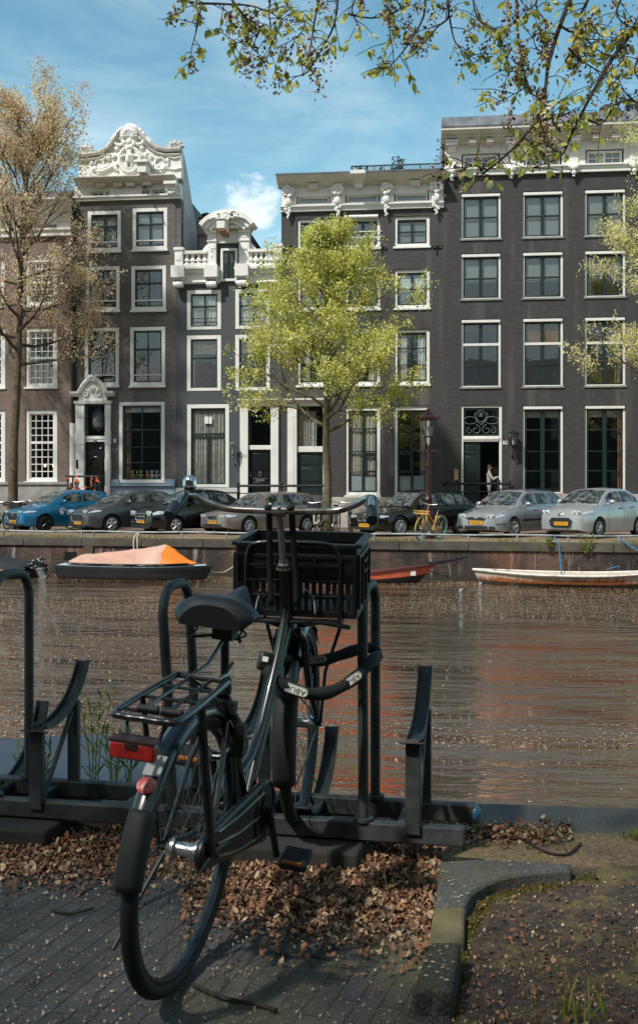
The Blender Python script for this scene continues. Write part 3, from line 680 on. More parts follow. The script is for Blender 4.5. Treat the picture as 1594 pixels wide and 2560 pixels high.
# roof terrace
Yt=YF+1.5; xa,xb=X(833,Yt),X(1050,Yt); zt_=Z(940,391,Yt); zb=zL+.0
tr=thing('terrace_railing','thin grey metal railing round the roof terrace above the white cornice','railing',(xa,Yt,zb))
mb=MB(); mb.tube([(xa,Yt,zt_),(xb,Yt,zt_)],.035,6); mb.tube([(xa,Yt,zt_),(xa,Yt+4,zt_)],.03,6); mb.tube([(xa,Yt,zb+.15),(xb,Yt,zb+.15)],.025,6); obj('rail',mb,M('grey_rail','#53616a',.5,metal=.3),tr,world=True)
mb=MB(); n=44
for i in range(n+1): xx=xa+(xb-xa)*i/n; mb.tube([(xx,Yt,zb),(xx,Yt,zt_)],.013 if i%11 else .03,5)
for i in range(14): mb.tube([(xa,Yt+.28*i,zb),(xa,Yt+.28*i,zt_)],.013,5)
obj('balusters',mb,M('grey_rail2','#53616a',.5,metal=.3),tr,world=True)
def bush(name,label,cat,base,h,rx,n,ls,mats,seed,pot=None,group=None,stems=8):
    r=np.random.RandomState(seed); t=thing(name,label,cat,base,group=group)
    if pot:
        mb=MB(); mb.lathe([(pot*.75,0),(pot,pot*1.5),(pot*1.08,pot*1.5),(pot*1.08,pot*1.7),(pot*.9,pot*1.7)],(0,0,0),'Z',14); obj('pot',mb,M('terracotta','#6d5a50',.8),t); z0=pot*1.6
    else: z0=0
    mb=MB(); pts=[]
    for i in range(stems):
        a=r.uniform(0,6.28); q=r.uniform(.3,1)*rx; hh=h*r.uniform(.6,1)
        p0=Vector((0,0,z0-.02)); p1=Vector((q*.4*cos(a),q*.4*sin(a),z0+hh*.5)); p2=Vector((q*cos(a),q*sin(a),z0+hh)); mb.tube([p0,p1,p2],[.02,.013,.005],5)
        for k in range(n//stems):
            f=r.uniform(.15,1); p=(p0.lerp(p1,f*2) if f<.5 else p1.lerp(p2,f*2-1)); pts.append(p+Vector(r.normal(0,rx*.12,3)))
    obj('stems',mb,M('stem_brown','#4c4232',.8),t)
    V,Fc=leafquads(np.array([tuple(p) for p in pts]),ls,r); fastmesh('foliage',V,Fc,mats,r.randint(0,len(mats),len(Fc)),t); return t
def leafquads(Pn,ls,r,asp=.55,up=0.):
    n=len(Pn); d=r.normal(size=(n,3)); d[:,2]+=up; d/=np.linalg.norm(d,axis=1)[:,None]; e=np.cross(d,r.normal(size=(n,3))); e/=np.linalg.norm(e,axis=1)[:,None]+1e-9
    L=ls*r.uniform(.65,1.3,(n,1)); a=d*L; b=e*L*asp*.5
    V=np.stack([Pn,Pn+a*.5+b,Pn+a,Pn+a*.5-b],1).reshape(-1,3); return V,np.arange(4*n).reshape(-1,4)
lfG=leaf_mat('leaf_grey_green','#4f5c4a'); lfG2=leaf_mat('leaf_dark_green','#37482f')
for q,h,w_,lab in ((852,.7,.4,'low potted shrub at the left corner of the roof terrace'),(943,1.08,.36,'tallest potted shrub on the roof terrace above the railing'),(910,.6,.4,'small potted shrub at the middle of the roof terrace')):
    bush('potted_shrub',lab,'plant',(X(q,Yt+.6),Yt+.6,zL),h,w_,420,.12,[lfG,lfG2],int(q),pot=.22,group='plants on the roof terrace')
# ===================== building C =====================
xc0=X(417); xc1=xd0-.004
bC=thing('canal_house','low charcoal canal house with white balustrade and round topped dormer beside the grey gabled house','house',((xc0+xc1)/2,YF,ZS))
ops=[]; zr=[(Z(484,782),Z(484,688)),(Z(484,927.5),Z(484,795.5))]
for i,(a,b) in enumerate(((443.5,524.5),(558,640))):
    for r,(z0,z1) in enumerate(zr): ops.append((X(a),X(b),z0,z1,i,r))
ops.append((X(444),X(543.6),Z(494,1156),Z(494,959),0,2)); dC=(X(589),X(642.5),Z(616,1174),Z(616,965)); ops.append(dC+(9,9))
ztC=Z(540,668)
shell(bC,brickC,xc0,xc1,ZS,ztC,ops)
for (x0,x1,z0,z1,i,r) in ops:
    if i==9: continue
    k=dict(fw=.16,sw=.05,silld=.03,inset=-.02,sill=False,fb=.13)
    if r==0: window(bC,x0,x1,z0,z1,vb=((.52,.05),),hb=((.38,.07),(.74,.02),(.86,.02)),cur=[('net',)],**k)
    elif r==1: window(bC,x0,x1,z0,z1,vb=(),hb=((.38,.06),),cur=([('blind',(0,.3),curtb),('sides',(.12,.0),curtg)] if i==0 else [('blind',(0,.28),curtb)]),**k)
    else:
        wd=window(bC,x0,x1,z0,z1,vb=((.5,.0),),hb=((.34,.09),),cur=[('net',curtg)],**k)
        mb=MB(); xm=(x0+x1)/2; mb.bb(xm-.035,xm+.035,YF+.03,YF+.09,z0+.15,z1-(z1-z0)*.36); obj('mullion',mb,dkgreen,wd,world=True)
        mb=MB(); a,c,d,e=rect(484.5,502,988,1005); mb.bb(a,c,YF+.06,YF+.098,d,e); obj('ventilator',mb,white,wd,world=True,bev=.01)
mb=MB(); pl0,pl1=X(570),X(589); pr0,pr1=X(642.5),X(661)
zT=Z(616,965)
for a,c in((pl0,pl1),(pr0,pr1)): mb.bb(a,c,YF-.12,YF+.12,ZS,zT); mb.bb(a-.03,c+.03,YF-.15,YF+.1,ZS,ZS+.9)
x0,x1,z0,z1=dC[:4]; zl0,zl1=Z(616,1066.5),Z(616,1056); mb.bb(x0,x1,YF-.02,YF+.15,zl0,zl1)
df=obj('door_frame',mb,white,bC,world=True,bev=.012)
mb=MB(); zE0=Z(616,964.5); zE1=Z(616,947); mb.mould(X(566),X(776),[(YF+.02,zE0+.002),(YF-.14,zE0+.002),(YF-.14,zE0+.1),(YF-.22,zE1-.12),(YF-.32,zE1-.06),(YF-.32,zE1),(YF+.02,zE1)]); obj('door_cornice',mb,white,bC,world=True,ang=20)
d_=panel_door(bC,x0,x1,z0,zl0-.002,YF,((.12,.88,.55,.95),(.12,.88,.04,.3)))
mb=MB(); xm=(x0+x1)/2; zz=z0+(zl0-z0)*.46; mb.tube([(xm+.06*cos(t),YF+.04,zz+.08*sin(t)) for t in [2*PI*i/14 for i in range(14)]],.014,6,closed=True); mb.ell((xm,YF+.05,zz+.09),(.03,.03,.03),8,6); mb.ell((x0+.08,YF+.04,zz-.06),(.045,.045,.045),8,6); mb.ell((x0+.06,YF+.05,zz+.08),(.03,.03,.03),8,6)
obj('door_knocker',mb,M('nickel','#b9b6ab',.3,metal=.8),d_,world=True)
mb=MB(); zz=z0+(zl0-z0)*.33; mb.bb(xm-.18,xm+.18,YF+.075,YF+.1,zz-.04,zz+.04); mb.bb(xm-.3,xm+.3,YF+.06,YF+.1,zz+.05,zz+.08); obj('letter_slot',mb,M('dull_metal','#7d7a72',.4,metal=.6),d_,world=True)
mb=MB(); mb.quad((x0,YF+.1,zl1),(x1,YF+.1,zl1),(x1,YF+.1,z1),(x0,YF+.1,z1)); obj('transom_pane',mb,glass,df,world=True,smooth=False)
tm=text_mb('112',.17,.003); xform(tm,Matrix.Translation((X(579),YF-.125,Z(579,1082)))@Matrix.Rotation(rad(90),4,'X')); obj('house_number',tm,M('grey_number','#6e6c68',.5),bC,world=True,smooth=False)
wall_lantern(bC,552,1046,1100,.24,False)
mb=MB(); mb.bb(xc0+.01,X(568),YF-.1,YF+.005,Z(494,1167),Z(494,1157)); mb.bb(xc0+.01,X(568),YF-.05,YF+.005,ZS,Z(494,1167)-.002); obj('plinth',mb,M('pale_plinth','#b9bbb8',.7,vs=2),bC,world=True,bev=.01)
# balustrade: cq maps the zoomed crop to the q grid
cq=lambda x,y:(398.4+.1882*x,474.3+.1882*y)
def czx(x,Y=YF): return X(cq(x,0)[0],Y)
def czz(x,y,Y=YF): q=cq(x,y); return Z(q[0],q[1],Y)
mb=MB()
for a,c,xr in ((92,640,370),(868,1440,1120)):
    x0,x1=czx(a),czx(c); zt_=czz(xr,858); zb=czz(xr,1062); H=zt_-zb
    mb.mould(x0-.05,x1+(.05 if a<500 else -.1),[(YF+.1,zb),(YF-.12,zb),(YF-.16,zb+.06),(YF-.12,zb+.12),(YF-.10,zb+.14),(YF-.10,zb+H*.62),(YF-.25,zb+H*.66),(YF-.28,zb+H*.8),(YF-.38,zb+H*.86),(YF-.38,zt_),(YF+.1,zt_)])
for xm,zt0 in ((152,855),(567,850),(950,835)):
    x0=czx(xm); zt_=czz(xm,zt0); zz=czz(xm,1105 if xm<200 else 1085); w_=.42
    mb.bb(x0-w_/2-.06,x0+w_/2+.06,YF-.5,YF,zt_-.48,zt_+.003)
    console(mb,x0,w_,zt_-.48,zz+.12,YF,.42)
    mb.lathe([(.0,-.2),(.13,-.2),(.15,0),(.13,.2),(.0,.2)],(x0,YF-.3,zt_-.75),'X',10); blob(mb,(x0,YF-.14,zz+.08),.12)
obj('balcony_cornice',mb,white,bC,world=True,ang=25)
for (pa,pc,yt_,xr) in ((105,207,618,150),(1345,1442,572,1390)):
    mb=MB(); x0,x1=czx(pa),czx(pc); zb=czz(xr,858)+.004; zt_=czz(xr,yt_); mb.bb(x0,x1,YF-.3,YF+.1,zb,zt_-.12); mb.bb(x0-.04,x1+.04,YF-.34,YF+.14,zt_-.118,zt_); mb.bb(x0+.06,x1-.06,YF-.32,YF-.299,zb+.25,zt_-.3); obj('balustrade_post',mb,white,bC,world=True,bev=.012)
for (a,c,xr,ys,n) in ((208,510,360,655,4),(1015,1345,1180,632,5)):
    x0,x1=czx(a),czx(c); zb=czz(xr,858)+.004; z1=czz(xr,815); z2=czz(xr,ys+38); z3=czz(xr,ys)
    mb=MB(); mb.bb(x0,x1,YF-.26,YF+.06,zb,z1); mb.bb(x0,x1,YF-.26,YF+.06,z2,z3); obj('balustrade_rail',mb,white,bC,world=True,bev=.012)
    H=z2-z1
    for i in range(n):
        xx=x0+(x1-x0)*(i+.5)/n; mb=MB(); mb.lathe([(.1,z1),(.1,z1+.05),(.06,z1+.08),(.13,z1+H*.3),(.12,z1+H*.4),(.05,z1+H*.7),(.09,z1+H*.86),(.06,z1+H*.9),(.1,z2-.03),(.1,z2)],(xx,YF-.1,0),'Z',10); obj('baluster',mb,white,bC,world=True)
# dormer
x0,x1=czx(513),czx(1030); zb=czz(760,1000); zt_=czz(760,390)
mb=MB(); mb.bb(x0+.05,x1-.05,YF+.03,YF+5,ztC-.2,zt_+.02); dm=obj('dormer',mb,brickC,bC,world=True)
mb=MB(); wx=(czx(617),czx(905)); mb.bb(wx[0],wx[1],YF-.1,YF+.028,czz(760,545),zt_); 
for a,c in((513,617),(905,1032)):
    p0,p1=czx(a),czx(c); zz=czz(760,845); mb.bb(p0,p1,YF-.22,YF+.3,zz,zt_); mb.bb(p0-.03,p1+.03,YF-.25,YF+.3,zz,zz+.1); zz2=czz(760,520); mb.bb(p0-.03,p1+.03,YF-.26,YF+.3,zz2-.05,zz2); mb.bb(p0-.02,p1+.02,YF-.3,YF+.3,zt_-.13,zt_-.002)
    rosette(mb,((p0+p1)/2,YF-.23,zz2-.3),.12,7); blob(mb,((p0+p1)/2,YF-.22,zz2-.62),.05,1,.5,2); mb.bb(p0+.1,p1-.1,YF-.235,YF-.219,zz2+.08,zt_-.2)
obj('dormer_pilasters',mb,white,dm,world=True,bev=.01)
# curved side scrolls
for e,xx in((-1,x0),(1,x1)):
    mb=MB(); mb.prism([(xx,YF,czz(760,800)),(xx+e*.32,YF,czz(760,800)),(xx+e*.3,YF,czz(760,640)),(xx+e*.14,YF,czz(760,570)),(xx,YF,czz(760,540))],(0,.2,0))
    obj('dormer_scroll',mb,white,dm,world=True)
mb=MB(); ea,ec=czx(470),czx(1075); ze0,ze1=zt_+.002,czz(760,348); mb.mould(ea+.1,ec-.1,[(YF+.4,ze0),(YF-.3,ze0),(YF-.36,ze0+.06),(YF-.36,ze1),(YF+.4,ze1)])
# segmental pediment
pa,pc=czx(425),czx(1112); zp=czz(760,335); zap=czz(760,165); W2=(pc-pa)/2; H=zap-zp; Rr=(W2*W2+H*H)/(2*H); xc=(pa+pc)/2; zc=zap-Rr; th=math.asin(W2/Rr)
def arc(r,n=24,f=1.): return [(xc+r*sin(-th*f+2*th*f*i/n),zc+r*cos(-th*f+2*th*f*i/n)) for i in range(n+1)]
def arcband(r0,r1,y0,y1,f=1.):
    A=arc(r1,24,f); B=arc(r0,24,f)
    for i in range(24):
        q=[A[i],A[i+1],B[i+1],B[i]]; mb.add([(x,y0,z) for x,z in q]+[(x,y1,z) for x,z in q],[(0,1,2,3),(7,6,5,4),(0,4,5,1),(2,6,7,3),(1,5,6,2),(3,7,4,0)])
arcband(Rr-.16,Rr,YF-.62,YF+.4); arcband(Rr-.34,Rr-.162,YF-.5,YF+.4,.96); arcband(Rr-.5,Rr-.342,YF-.42,YF+.35,.9)
A=arc(Rr-.45,20,.9); mb.prism([(x,YF-.3,z) for x,z in A]+[(A[-1][0],YF-.3,ze1+.002),(A[0][0],YF-.3,ze1+.002)],(0,.6,0))
obj('pediment',mb,white,dm,world=True,ang=30)
mb=MB(); rosette(mb,(xc,YF-.66,zap-.28),.2,9)
for e in(-1,1):
    scroll(mb,(xc+e*.28,YF-.62,zap-.25),.2,1.2,e,0,.05); mb.tube([(xc+e*.3,YF-.62,zap-.3),(xc+e*.55,YF-.6,zap-.33),(xc+e*.8,YF-.58,zap-.42)],[.07,.06,.02],6)
obj('pediment_carving',mb,white,dm,world=True)
mb=MB(); x_,z_=czx(735),czz(760,440); mb.bb(x_-.17,x_+.17,YF-1.15,YF-.05,z_-.02,z_+.34); mb.bb(x_-.21,x_+.21,YF-1.2,YF-.05,z_+.342,z_+.4); obj('hoist_beam',mb,white,dm,world=True,bev=.02)
mb=MB(); mb.bb(x_-.14,x_+.14,YF-1.12,YF-.05,z_-.1,z_-.022); obj('hoist_board',mb,M('worn_wood','#8a6a4c',.8,vs=8),dm,world=True)
a,c,d,e=czx(665),czx(877),czz(760,998),czz(760,612)
mb=MB(); f=.1; Y0=YF-.06; mb.bb(a,a+f,Y0,YF+.029,d,e); mb.bb(c-f,c,Y0,YF+.029,d,e); mb.bb(a+f,c-f,Y0+.002,YF+.029,e-f,e-.002); mb.bb(a-.06,c+.06,Y0-.06,YF+.029,d-.1,d); wd=obj('loft_door_frame',mb,white,dm,world=True,bev=.01)
mb=MB(); xm=(a+c)/2
for u0,u1 in((a+f,xm-.01),(xm+.01,c-f)):
    mb.bb(u0,u1,YF-.03,YF+.025,d,e-f-.002); mb.bb(u0+.09,u1-.09,YF-.045,YF-.029,d+.25,d+1.0)
obj('loft_door',mb,dkgreen,wd,world=True,bev=.008)
for u0,u1 in((a+f,xm-.01),(xm+.01,c-f)): obj('loft_pane',MB().bb(u0+.08,u1-.08,YF-.038,YF-.029,e-f-.5,e-f-.15),blind_m,wd,world=True)
mb=MB(); mb.prism([(xc0,YF+.3,ztC-.05),(xc0,YF+10.4,ztC+.3),(xc0,YF+10.4,ztC-.05)],(xc1-xc0,0,0)); obj('roof',mb,lead,bC,world=True)
# party chimney behind
Yc=YF+3.1; a,c=X(471,Yc),X(500,Yc); zt_=Z(480,529,Yc); mb=MB(); mb.bb(a,c+.5,Yc,Yc+1.2,ztC-.1,zt_); chm=obj('chimney',mb,M('grey_plaster','#9c9794',.8,vs=1.5,col2='#7c7774'),bC,world=True)
mb=MB(); mb.bb(a-.03,c+.53,Yc-.04,Yc+1.25,Z(480,560,Yc),Z(480,555,Yc)); mb.bb(a-.06,c+.56,Yc-.06,Yc+1.27,zt_+.002,zt_+.14); obj('chimney_band',mb,M('red_band','#7a4c42',.8),chm,world=True)
for q,qt,r in ((474,507,.1),(485,499,.13),(494,510,.1)):
    xx=X(q,Yc); zq=Z(q,qt,Yc); mb=MB(); mb.lathe([(r,zt_+.14),(r,zq-.1)],(xx,Yc+.4,0),'Z',10); pt=obj('chimney_pot',mb,M('pot_brown','#7c4d3f',.8),chm,world=True)
    # cowl stays one mesh with its pot's part
    mb=MB(); mb.lathe([(r*1.7,zq-.12),(r*1.7,zq-.06),(r*.5,zq)],(xx,Yc+.4,0),'Z',10); mb.lathe([(r*1.2,zq-.32),(r*1.6,zq-.28),(r*1.6,zq-.24),(r*1.1,zq-.2)],(xx,Yc+.4,0),'Z',10); obj('chimney_cowl',mb,iron,chm,world=True)
# ===================== building B =====================
bq=lambda x,y:(170.7+.2007*x,265.6+.2007*y)
def bx(x,Y=YF): return X(bq(x,0)[0],Y)
def bz(x,y,Y=YF): q=bq(x,y); return Z(q[0],q[1],Y)
xb0=X(178.5); xb1=xc0-.004; xb1t=X(429)
bB=thing('canal_house','grey brick canal house under a carved white bell gable with black panelled door','house',((xb0+xb1)/2,YF,ZS))
ops=[(*rect(208.5,287,500.5,596),0,0),(*rect(314.6,397,493.5,592.5),1,0),(*rect(204,284,632,737),0,1),(*rect(311.7,394,630.5,736),1,1),(*rect(201.5,282.5,777.5,915),0,2),(*rect(308.7,392,775.5,915),1,2),(*rect(282.6,390.8,953,1146),1,3)]
dB=(*rect(203,251,961,1165),9,9); ops.append(dB)
ztB=Z(300,474)
shell(bB,brickB,xb0,xb1,ZS,ztB,ops)
# right return: dark pier that carries the gable edge
mb=MB(); mb.bb(xb1+.0,xb1t,YF+.02,YF+.5,Z(423,640),ztB); obj('corner_pier',mb,brickB,bB,world=True)
for (x0,x1,z0,z1,i,r) in ops:
    if i==9: continue
    k=dict(fw=.15,sw=.06,silld=.10,inset=-.015)
    if r==0: window(bB,x0,x1,z0,z1,vb=((.5,.06),),hb=((.36,.08),),thick=((.83,.05),),cur=[('blind',(0,.9),blind_m)],**k)
    elif r==1: window(bB,x0,x1,z0,z1,vb=((.5,.03),),hb=((.36,.07),),thick=((.83,.05),),cur=([('sides',(.18,0),curt)] if i==0 else []),**k)
    elif r==2: window(bB,x0,x1,z0,z1,vb=((.5,.02),),hb=((.36,.07),),thick=((.86,.04),),cur=[],**k)
    else:
        k['sill']=False
        wd=window(bB,x0,x1,z0,z1,vb=((.5,.05),),hb=((.33,.05),(.56,.02),(.77,.02)),cur=[('blind',(.02,.09),curt),('sides',(.2,0),curtb)],**k)
        # windowsill inside for the toy bears
        mb=MB(); mb.bb(x0+.15,x1-.15,YF+.11,YF+.4,z0+.1,z0+.16); obj('inner_sill',mb,white,wd,world=True); bearbase=(x0,x1,z0+.16)
# door surround B
mb=MB(); x0,x1,z0,z1=dB[:4]
for a,c in ((X(181.5),X(202.8)),(X(251.2),X(264.5))):
    zz=ZS; H=(z1+.05-ZS)/9
    for i in range(9): mb.bb(a+(.012 if i%2 else 0),c-(.012 if i%2 else 0),YF-.16+(.012 if i%2 else 0),YF+.1,zz+.006,zz+H-.006); zz+=H
    mb.bb(a+.02,c-.02,YF-.13,YF+.1,ZS,z1)
zl0,zl1=Z(227,1048),Z(227,1034); mb.bb(x0,x1,YF-.02,YF+.15,zl0,zl1); mb.bb(x0,x1,YF-.05,YF-.019,zl0+.1,zl0+.2)
df=obj('door_frame',mb,white,bB,world=True,bev=.014)
mb=MB(); cx=(X(181.5)+X(264.5))/2; zb=z1+.05; w2=(X(264.5)-X(181.5))/2
mb.mould(cx-w2-.04,cx+w2+.04,[(YF+.05,zb),(YF-.22,zb),(YF-.25,zb+.12),(YF+.05,zb+.12)])
n=20; pts=[(cx-w2*.78+2*w2*.78*i/n, zb+.42+.62*sin(PI*i/n)**.8) for i in range(n+1)]
mb.prism([(cx-w2*.8,YF-.16,zb+.121)]+[(x,YF-.16,z) for x,z in pts]+[(cx+w2*.8,YF-.16,zb+.121)],(0,.2,0))
mb.tube([(x,YF-.2,z) for x,z in pts],.1,8)
for e in(-1,1): mb.mould(cx+e*w2*.74,cx+e*(w2+.16),[(YF+.05,zb+.3),(YF-.24,zb+.3),(YF-.36,zb+.42),(YF-.36,zb+.5),(YF+.05,zb+.5)]); scroll(mb,(cx+e*.3,YF-.2,zb+.42),.16,1.1,e,PI/2,.035)
shellfan(mb,(cx,YF-.22,zb+.95),.3,7,PI*.95,.8,.07); blob(mb,(cx,YF-.2,zb+.62),.14)
obj('door_pediment',mb,white,df,world=True,ang=30)
d_=panel_door(bB,x0,x1,z0,zl0-.002,YF,((.14,.86,.04,.14),))
mb=MB(); xm=(x0+x1)/2; H=zl0-z0; zz=z0+H*.5
mb.tube([(xm+.28*cos(t),YF+.08,zz+.4*sin(t)) for t in [2*PI*i/24 for i in range(24)]],.04,8,closed=True); rosette(mb,(xm,YF+.09,zz),.1,6)
for e in(-1,1): scroll(mb,(xm+e*.17,YF+.08,zz+.86),.16,1.2,-e,PI/2,.04); mb.tube([(xm+e*.4,YF+.08,zz-1.1),(xm+e*.4,YF+.08,zz+.7),(xm,YF+.08,zz+1.05)],.025,6)
shellfan(mb,(xm,YF+.08,zz+.98),.16,5); obj('door_carving',mb,black_paint,d_,world=True)
mb=MB(); mb.quad((x0,YF+.1,zl1),(x1,YF+.1,zl1),(x1,YF+.1,z1),(x0,YF+.1,z1)); obj('transom_pane',mb,glass,df,world=True,smooth=False)
mb=MB(); zz=(zl1+z1)/2; mb.lathe([(.05,.62),(.16,.5),(.22,.42),(.3,.3),(.33,0),(.28,-.2),(.12,-.32),(.02,-.4)],(xm,YF+.45,zz-.05),'Z',14); mb.tube([(xm,YF+.45,zz+.5),(xm,YF+.45,z1)],.02,6); obj('hall_lamp',mb,M('glass_globe','#8f8f88',.15,var=.3,vs=4),df,world=True)
tm=text_mb('114',.2,.003); xform(tm,Matrix.Translation((X(273.3),YF-.006,Z(273,1066)))@Matrix.Rotation(rad(90),4,'X')); obj('house_number',tm,M('number_grey','#a5a19a',.5),bB,world=True,smooth=False)
mb=MB(); a,c,d,e=rect(269.5,276,1040,1050); mb.bb(a,c,YF-.03,YF+.005,d,e); obj('bell_plate',mb,white,bB,world=True,bev=.008)
mb=MB(); a,c,d,e=rect(183.5,188.5,1090,1111); mb.bb(a,c,YF-.19,YF-.161,d,e); obj('intercom',mb,iron,bB,world=True,bev=.008)
mb=MB(); a,c=X(265.5),xb1-.01; zt_=Z(340,1137); z2=Z(340,1147.5); mb.bb(a,c,YF-.1,YF+.004,ZS,z2-.1); mb.bb(a,c,YF-.2,YF+.004,z2-.098,z2); mb.bb(a,X(284),YF-.12,YF+.004,z2+.002,zt_); mb.bb(X(391),c,YF-.12,YF+.004,z2+.002,zt_); obj('plinth',mb,plinthblue,bB,world=True,bev=.01)
mb=MB(); a,c=X(262),X(415); mb.bb(X(200),X(253),YF-.35,YF+.1,ZS,z0-.004); obj('doorstep',mb,M('step_brown','#6e5b53',.8),bB,world=True,bev=.012)
# entablature + gable
x0,x1=xb0-.02,xb1t
zW0=bz(660,1040); zW1=bz(660,1012); zF=bz(660,870); zC=bz(660,800)
mb=MB(); wns=[(bx(225),bx(380)),(bx(405),bx(548)),(bx(780),bx(918)),(bx(955),bx(1098))]; w0,w1=bz(660,995),bz(660,932)
hole_wall(mb,x0,x1,zW0,zF,[(p,q,w0,w1) for p,q in wns],YF-.05,.2); mb.quad((x1,YF-.05,zW0),(x1,YF+.5,zW0),(x1,YF+.5,zF),(x1,YF-.05,zF)); obj('frieze',mb,white,bB,world=True,recalc=False,smooth=False)
for p,q in wns: window(bB,p,q,w0,w1,Y=YF-.05,fw=.035,sm=white,sw=.03,vb=((.5,.05),),hb=(),inset=.06,sill=False,name='attic_window')
mb=MB(); mb.mould(x0-.12,x1,[(YF,zW0-.02),(YF-.13,zW0-.02),(YF-.13,zW0+.1),(YF-.2,zW1),(YF-.2,zW1+.07),(YF,zW1+.07)]); obj('architrave',mb,white,bB,world=True,ang=20)
mb=MB(); mb.mould(bx(70),bx(1245),cornice_prof(YF-.05,zC,zF,.55))
for xx in (370,570,715,910): mb.bb(bx(xx)-.17,bx(xx)+.17,YF-.36,YF-.1,zF-.1,zF+.05)
obj('cornice',mb,M('cream_cornice3','#cdc7bb',.65,var=.08,vs=2),bB,world=True,ang=20)
obj('frieze_panel',MB().bb(bx(640)-.7,bx(640)+.7,YF-.1,YF-.05,zW1+.1,zF-.12),white,bB,world=True)
mb=MB(); console(mb,bx(1190),.4,zF,zW1+.05,YF-.05,.4); rosette(mb,(bx(1190),YF-.3,zW1+.22),.2,9); mb.bb(bx(1190)-.26,bx(1190)+.26,YF-.5,YF,zF-.12,zF+.002); obj('bracket',mb,white,bB,world=True)
out=[(80,520),(210,508),(330,488),(420,440),(470,380),(520,318),(555,262),(600,222),(650,190),(690,182),(740,196),(790,225),(830,270),(865,315),(930,380),(1000,425),(1100,452),(1290,445)]
poly=[(bx(x),YF+.02,bz(x,y)) for x,y in out]
mb=MB(); zg=zC+.002; mb.prism([(poly[0][0],YF+.02,zg)]+poly+[(poly[-1][0],YF+.02,zg)],(0,.4,0)); gb=obj('gable',mb,white,bB,world=True,ang=25)
mb=MB(); gp=[Vector((p[0],YF-.06,p[2])) for p in poly]
mb.tube(gp,.11,8); mb.tube([p+Vector((0,.04,-.2)) for p in gp],.07,8)
obj('gable_moulding',mb,M('weathered_white','#b8b4ac',.75,vs=2,col2='#857f78',amt=.4),gb,world=True)
mb=MB(); yr=YF-.02
cx,cz=bx(682),bz(682,560); rx=bx(800)-bx(682); rz=bz(682,420)-bz(682,560)
mb.tube([(cx+rx*cos(t),yr,cz+rz*1.05*sin(t)) for t in [2*PI*i/32 for i in range(32)]],.075,8,closed=True); mb.tube([(cx+rx*.82*cos(t),yr+.02,cz+rz*.87*sin(t)) for t in [2*PI*i/32 for i in range(32)]],.04,8,closed=True)
# relief figure
blob(mb,(cx,yr-.05,cz+rz*.55),.12,1,.7,1.1); mb.tube([(cx,yr-.04,cz+rz*.42),(cx+.02,yr-.06,cz+.1),(cx-.02,yr-.04,cz-rz*.25)],[.13,.18,.14],8)
for e in(-1,1): mb.tube([(cx+e*.14,yr-.03,cz+rz*.35),(cx+e*.34,yr-.03,cz+rz*.2),(cx+e*.38,yr-.02,cz+rz*(.3 if e>0 else .05))],[.06,.05,.04],6); mb.tube([(cx+e*.07,yr-.03,cz-rz*.2),(cx+e*.1,yr-.04,cz-rz*.5),(cx+e*.08,yr-.03,cz-rz*.72)],[.09,.07,.05],6)
mb.tube([(cx+rx*.6*cos(t),yr-.02,cz-rz*.45+rz*.35*sin(t)) for t in [PI+PI*i/12 for i in range(13)]],.05,6)
# crest shell and scrolls
shellfan(mb,(cx,yr-.06,bz(682,300)),1.05*(bz(682,180)-bz(682,300)),11,PI*1.0,1.0,.11)
for e in(-1,1):
    scroll(mb,(cx+e*(bx(790)-cx),yr-.02,bz(682,335)),.30,1.2,-e,PI/2,.085); scroll(mb,(cx+e*(bx(870)-cx),yr,bz(682,590)),.42,.75,e,PI*.9 if e<0 else .3,.05); scroll(mb,(cx+e*(bx(1065)-cx),yr,bz(682,610)),.40,.7,-e,-PI/2,.05)
    for (px,py,s) in ((830,430,.1),(800,500,.08),(870,520,.09),(930,540,.09),(960,640,.1),(1000,560,.08),(1100,660,.1),(1130,590,.08),(1010,660,.09),(850,660,.09)): blob(mb,(cx+e*(bx(px)-cx),yr,bz(682,py)),s*1.2)
    mb.tube([(cx+e*(bx(p)-cx),yr-.01,bz(682,q)) for p,q in ((820,690),(880,640),(960,680),(1040,700),(1130,670))],[.05,.08,.07,.08,.03],6)
rosette(mb,(cx,yr-.06,bz(682,355)),.32,11); rosette(mb,(cx,yr-.05,bz(682,420)),.2,9)
a=bx(1215); mb.tube([(a-.3,yr,bz(1215,530)),(a,yr,bz(1215,550)),(a+.3,yr,bz(1215,530)),(a+.26,yr,bz(1215,600)),(a+.3,yr,bz(1215,665)),(a,yr,bz(1215,680)),(a-.3,yr,bz(1215,665)),(a-.26,yr,bz(1215,600))],.04,6,closed=True)
rr=random.Random(3)
for i in range(40):      # acanthus along the crown
    t=rr.random(); k=int(t*(len(gp)-7))+3; p=gp[min(k,len(gp)-1)].lerp(gp[min(k+1,len(gp)-1)],rr.random()); blob(mb,(p.x,p.y-.03,p.z+.04),rr.uniform(.06,.13))
obj('gable_carving',mb,white,gb,world=True)
for x_,y_ in ((162,440),(1213,392)):
    mb=MB(); xx,zz=bx(x_),bz(x_,y_+58); mb.bb(xx-.24,xx+.24,YF,YF+.4,zz-.1,zz+.1); shellfan(mb,(xx,YF+.15,zz+.08),.42,7,PI*1.15,.9,.1); mb.ell((xx,YF+.2,zz+.25),(.24,.16,.22),10,8); obj('shell_finial',mb,white_old,gb,world=True)
mb=MB(); x_=bx(880); zz=bz(880,700); mb.bb(x_-.18,x_+.2,YF-.75,YF+.05,zz-.28,zz+.1); mb.bb(x_-.3,x_+.32,YF-.85,YF+.05,zz+.102,zz+.22); obj('hoist_beam',mb,white,gb,world=True,bev=.03)
mb=MB(); mb.tube([(bx(870),YF-.1,bz(870,905)),(bx(915),YF-.9,bz(915,965))],.04,6); obj('flag_holder',mb,iron,bB,world=True)
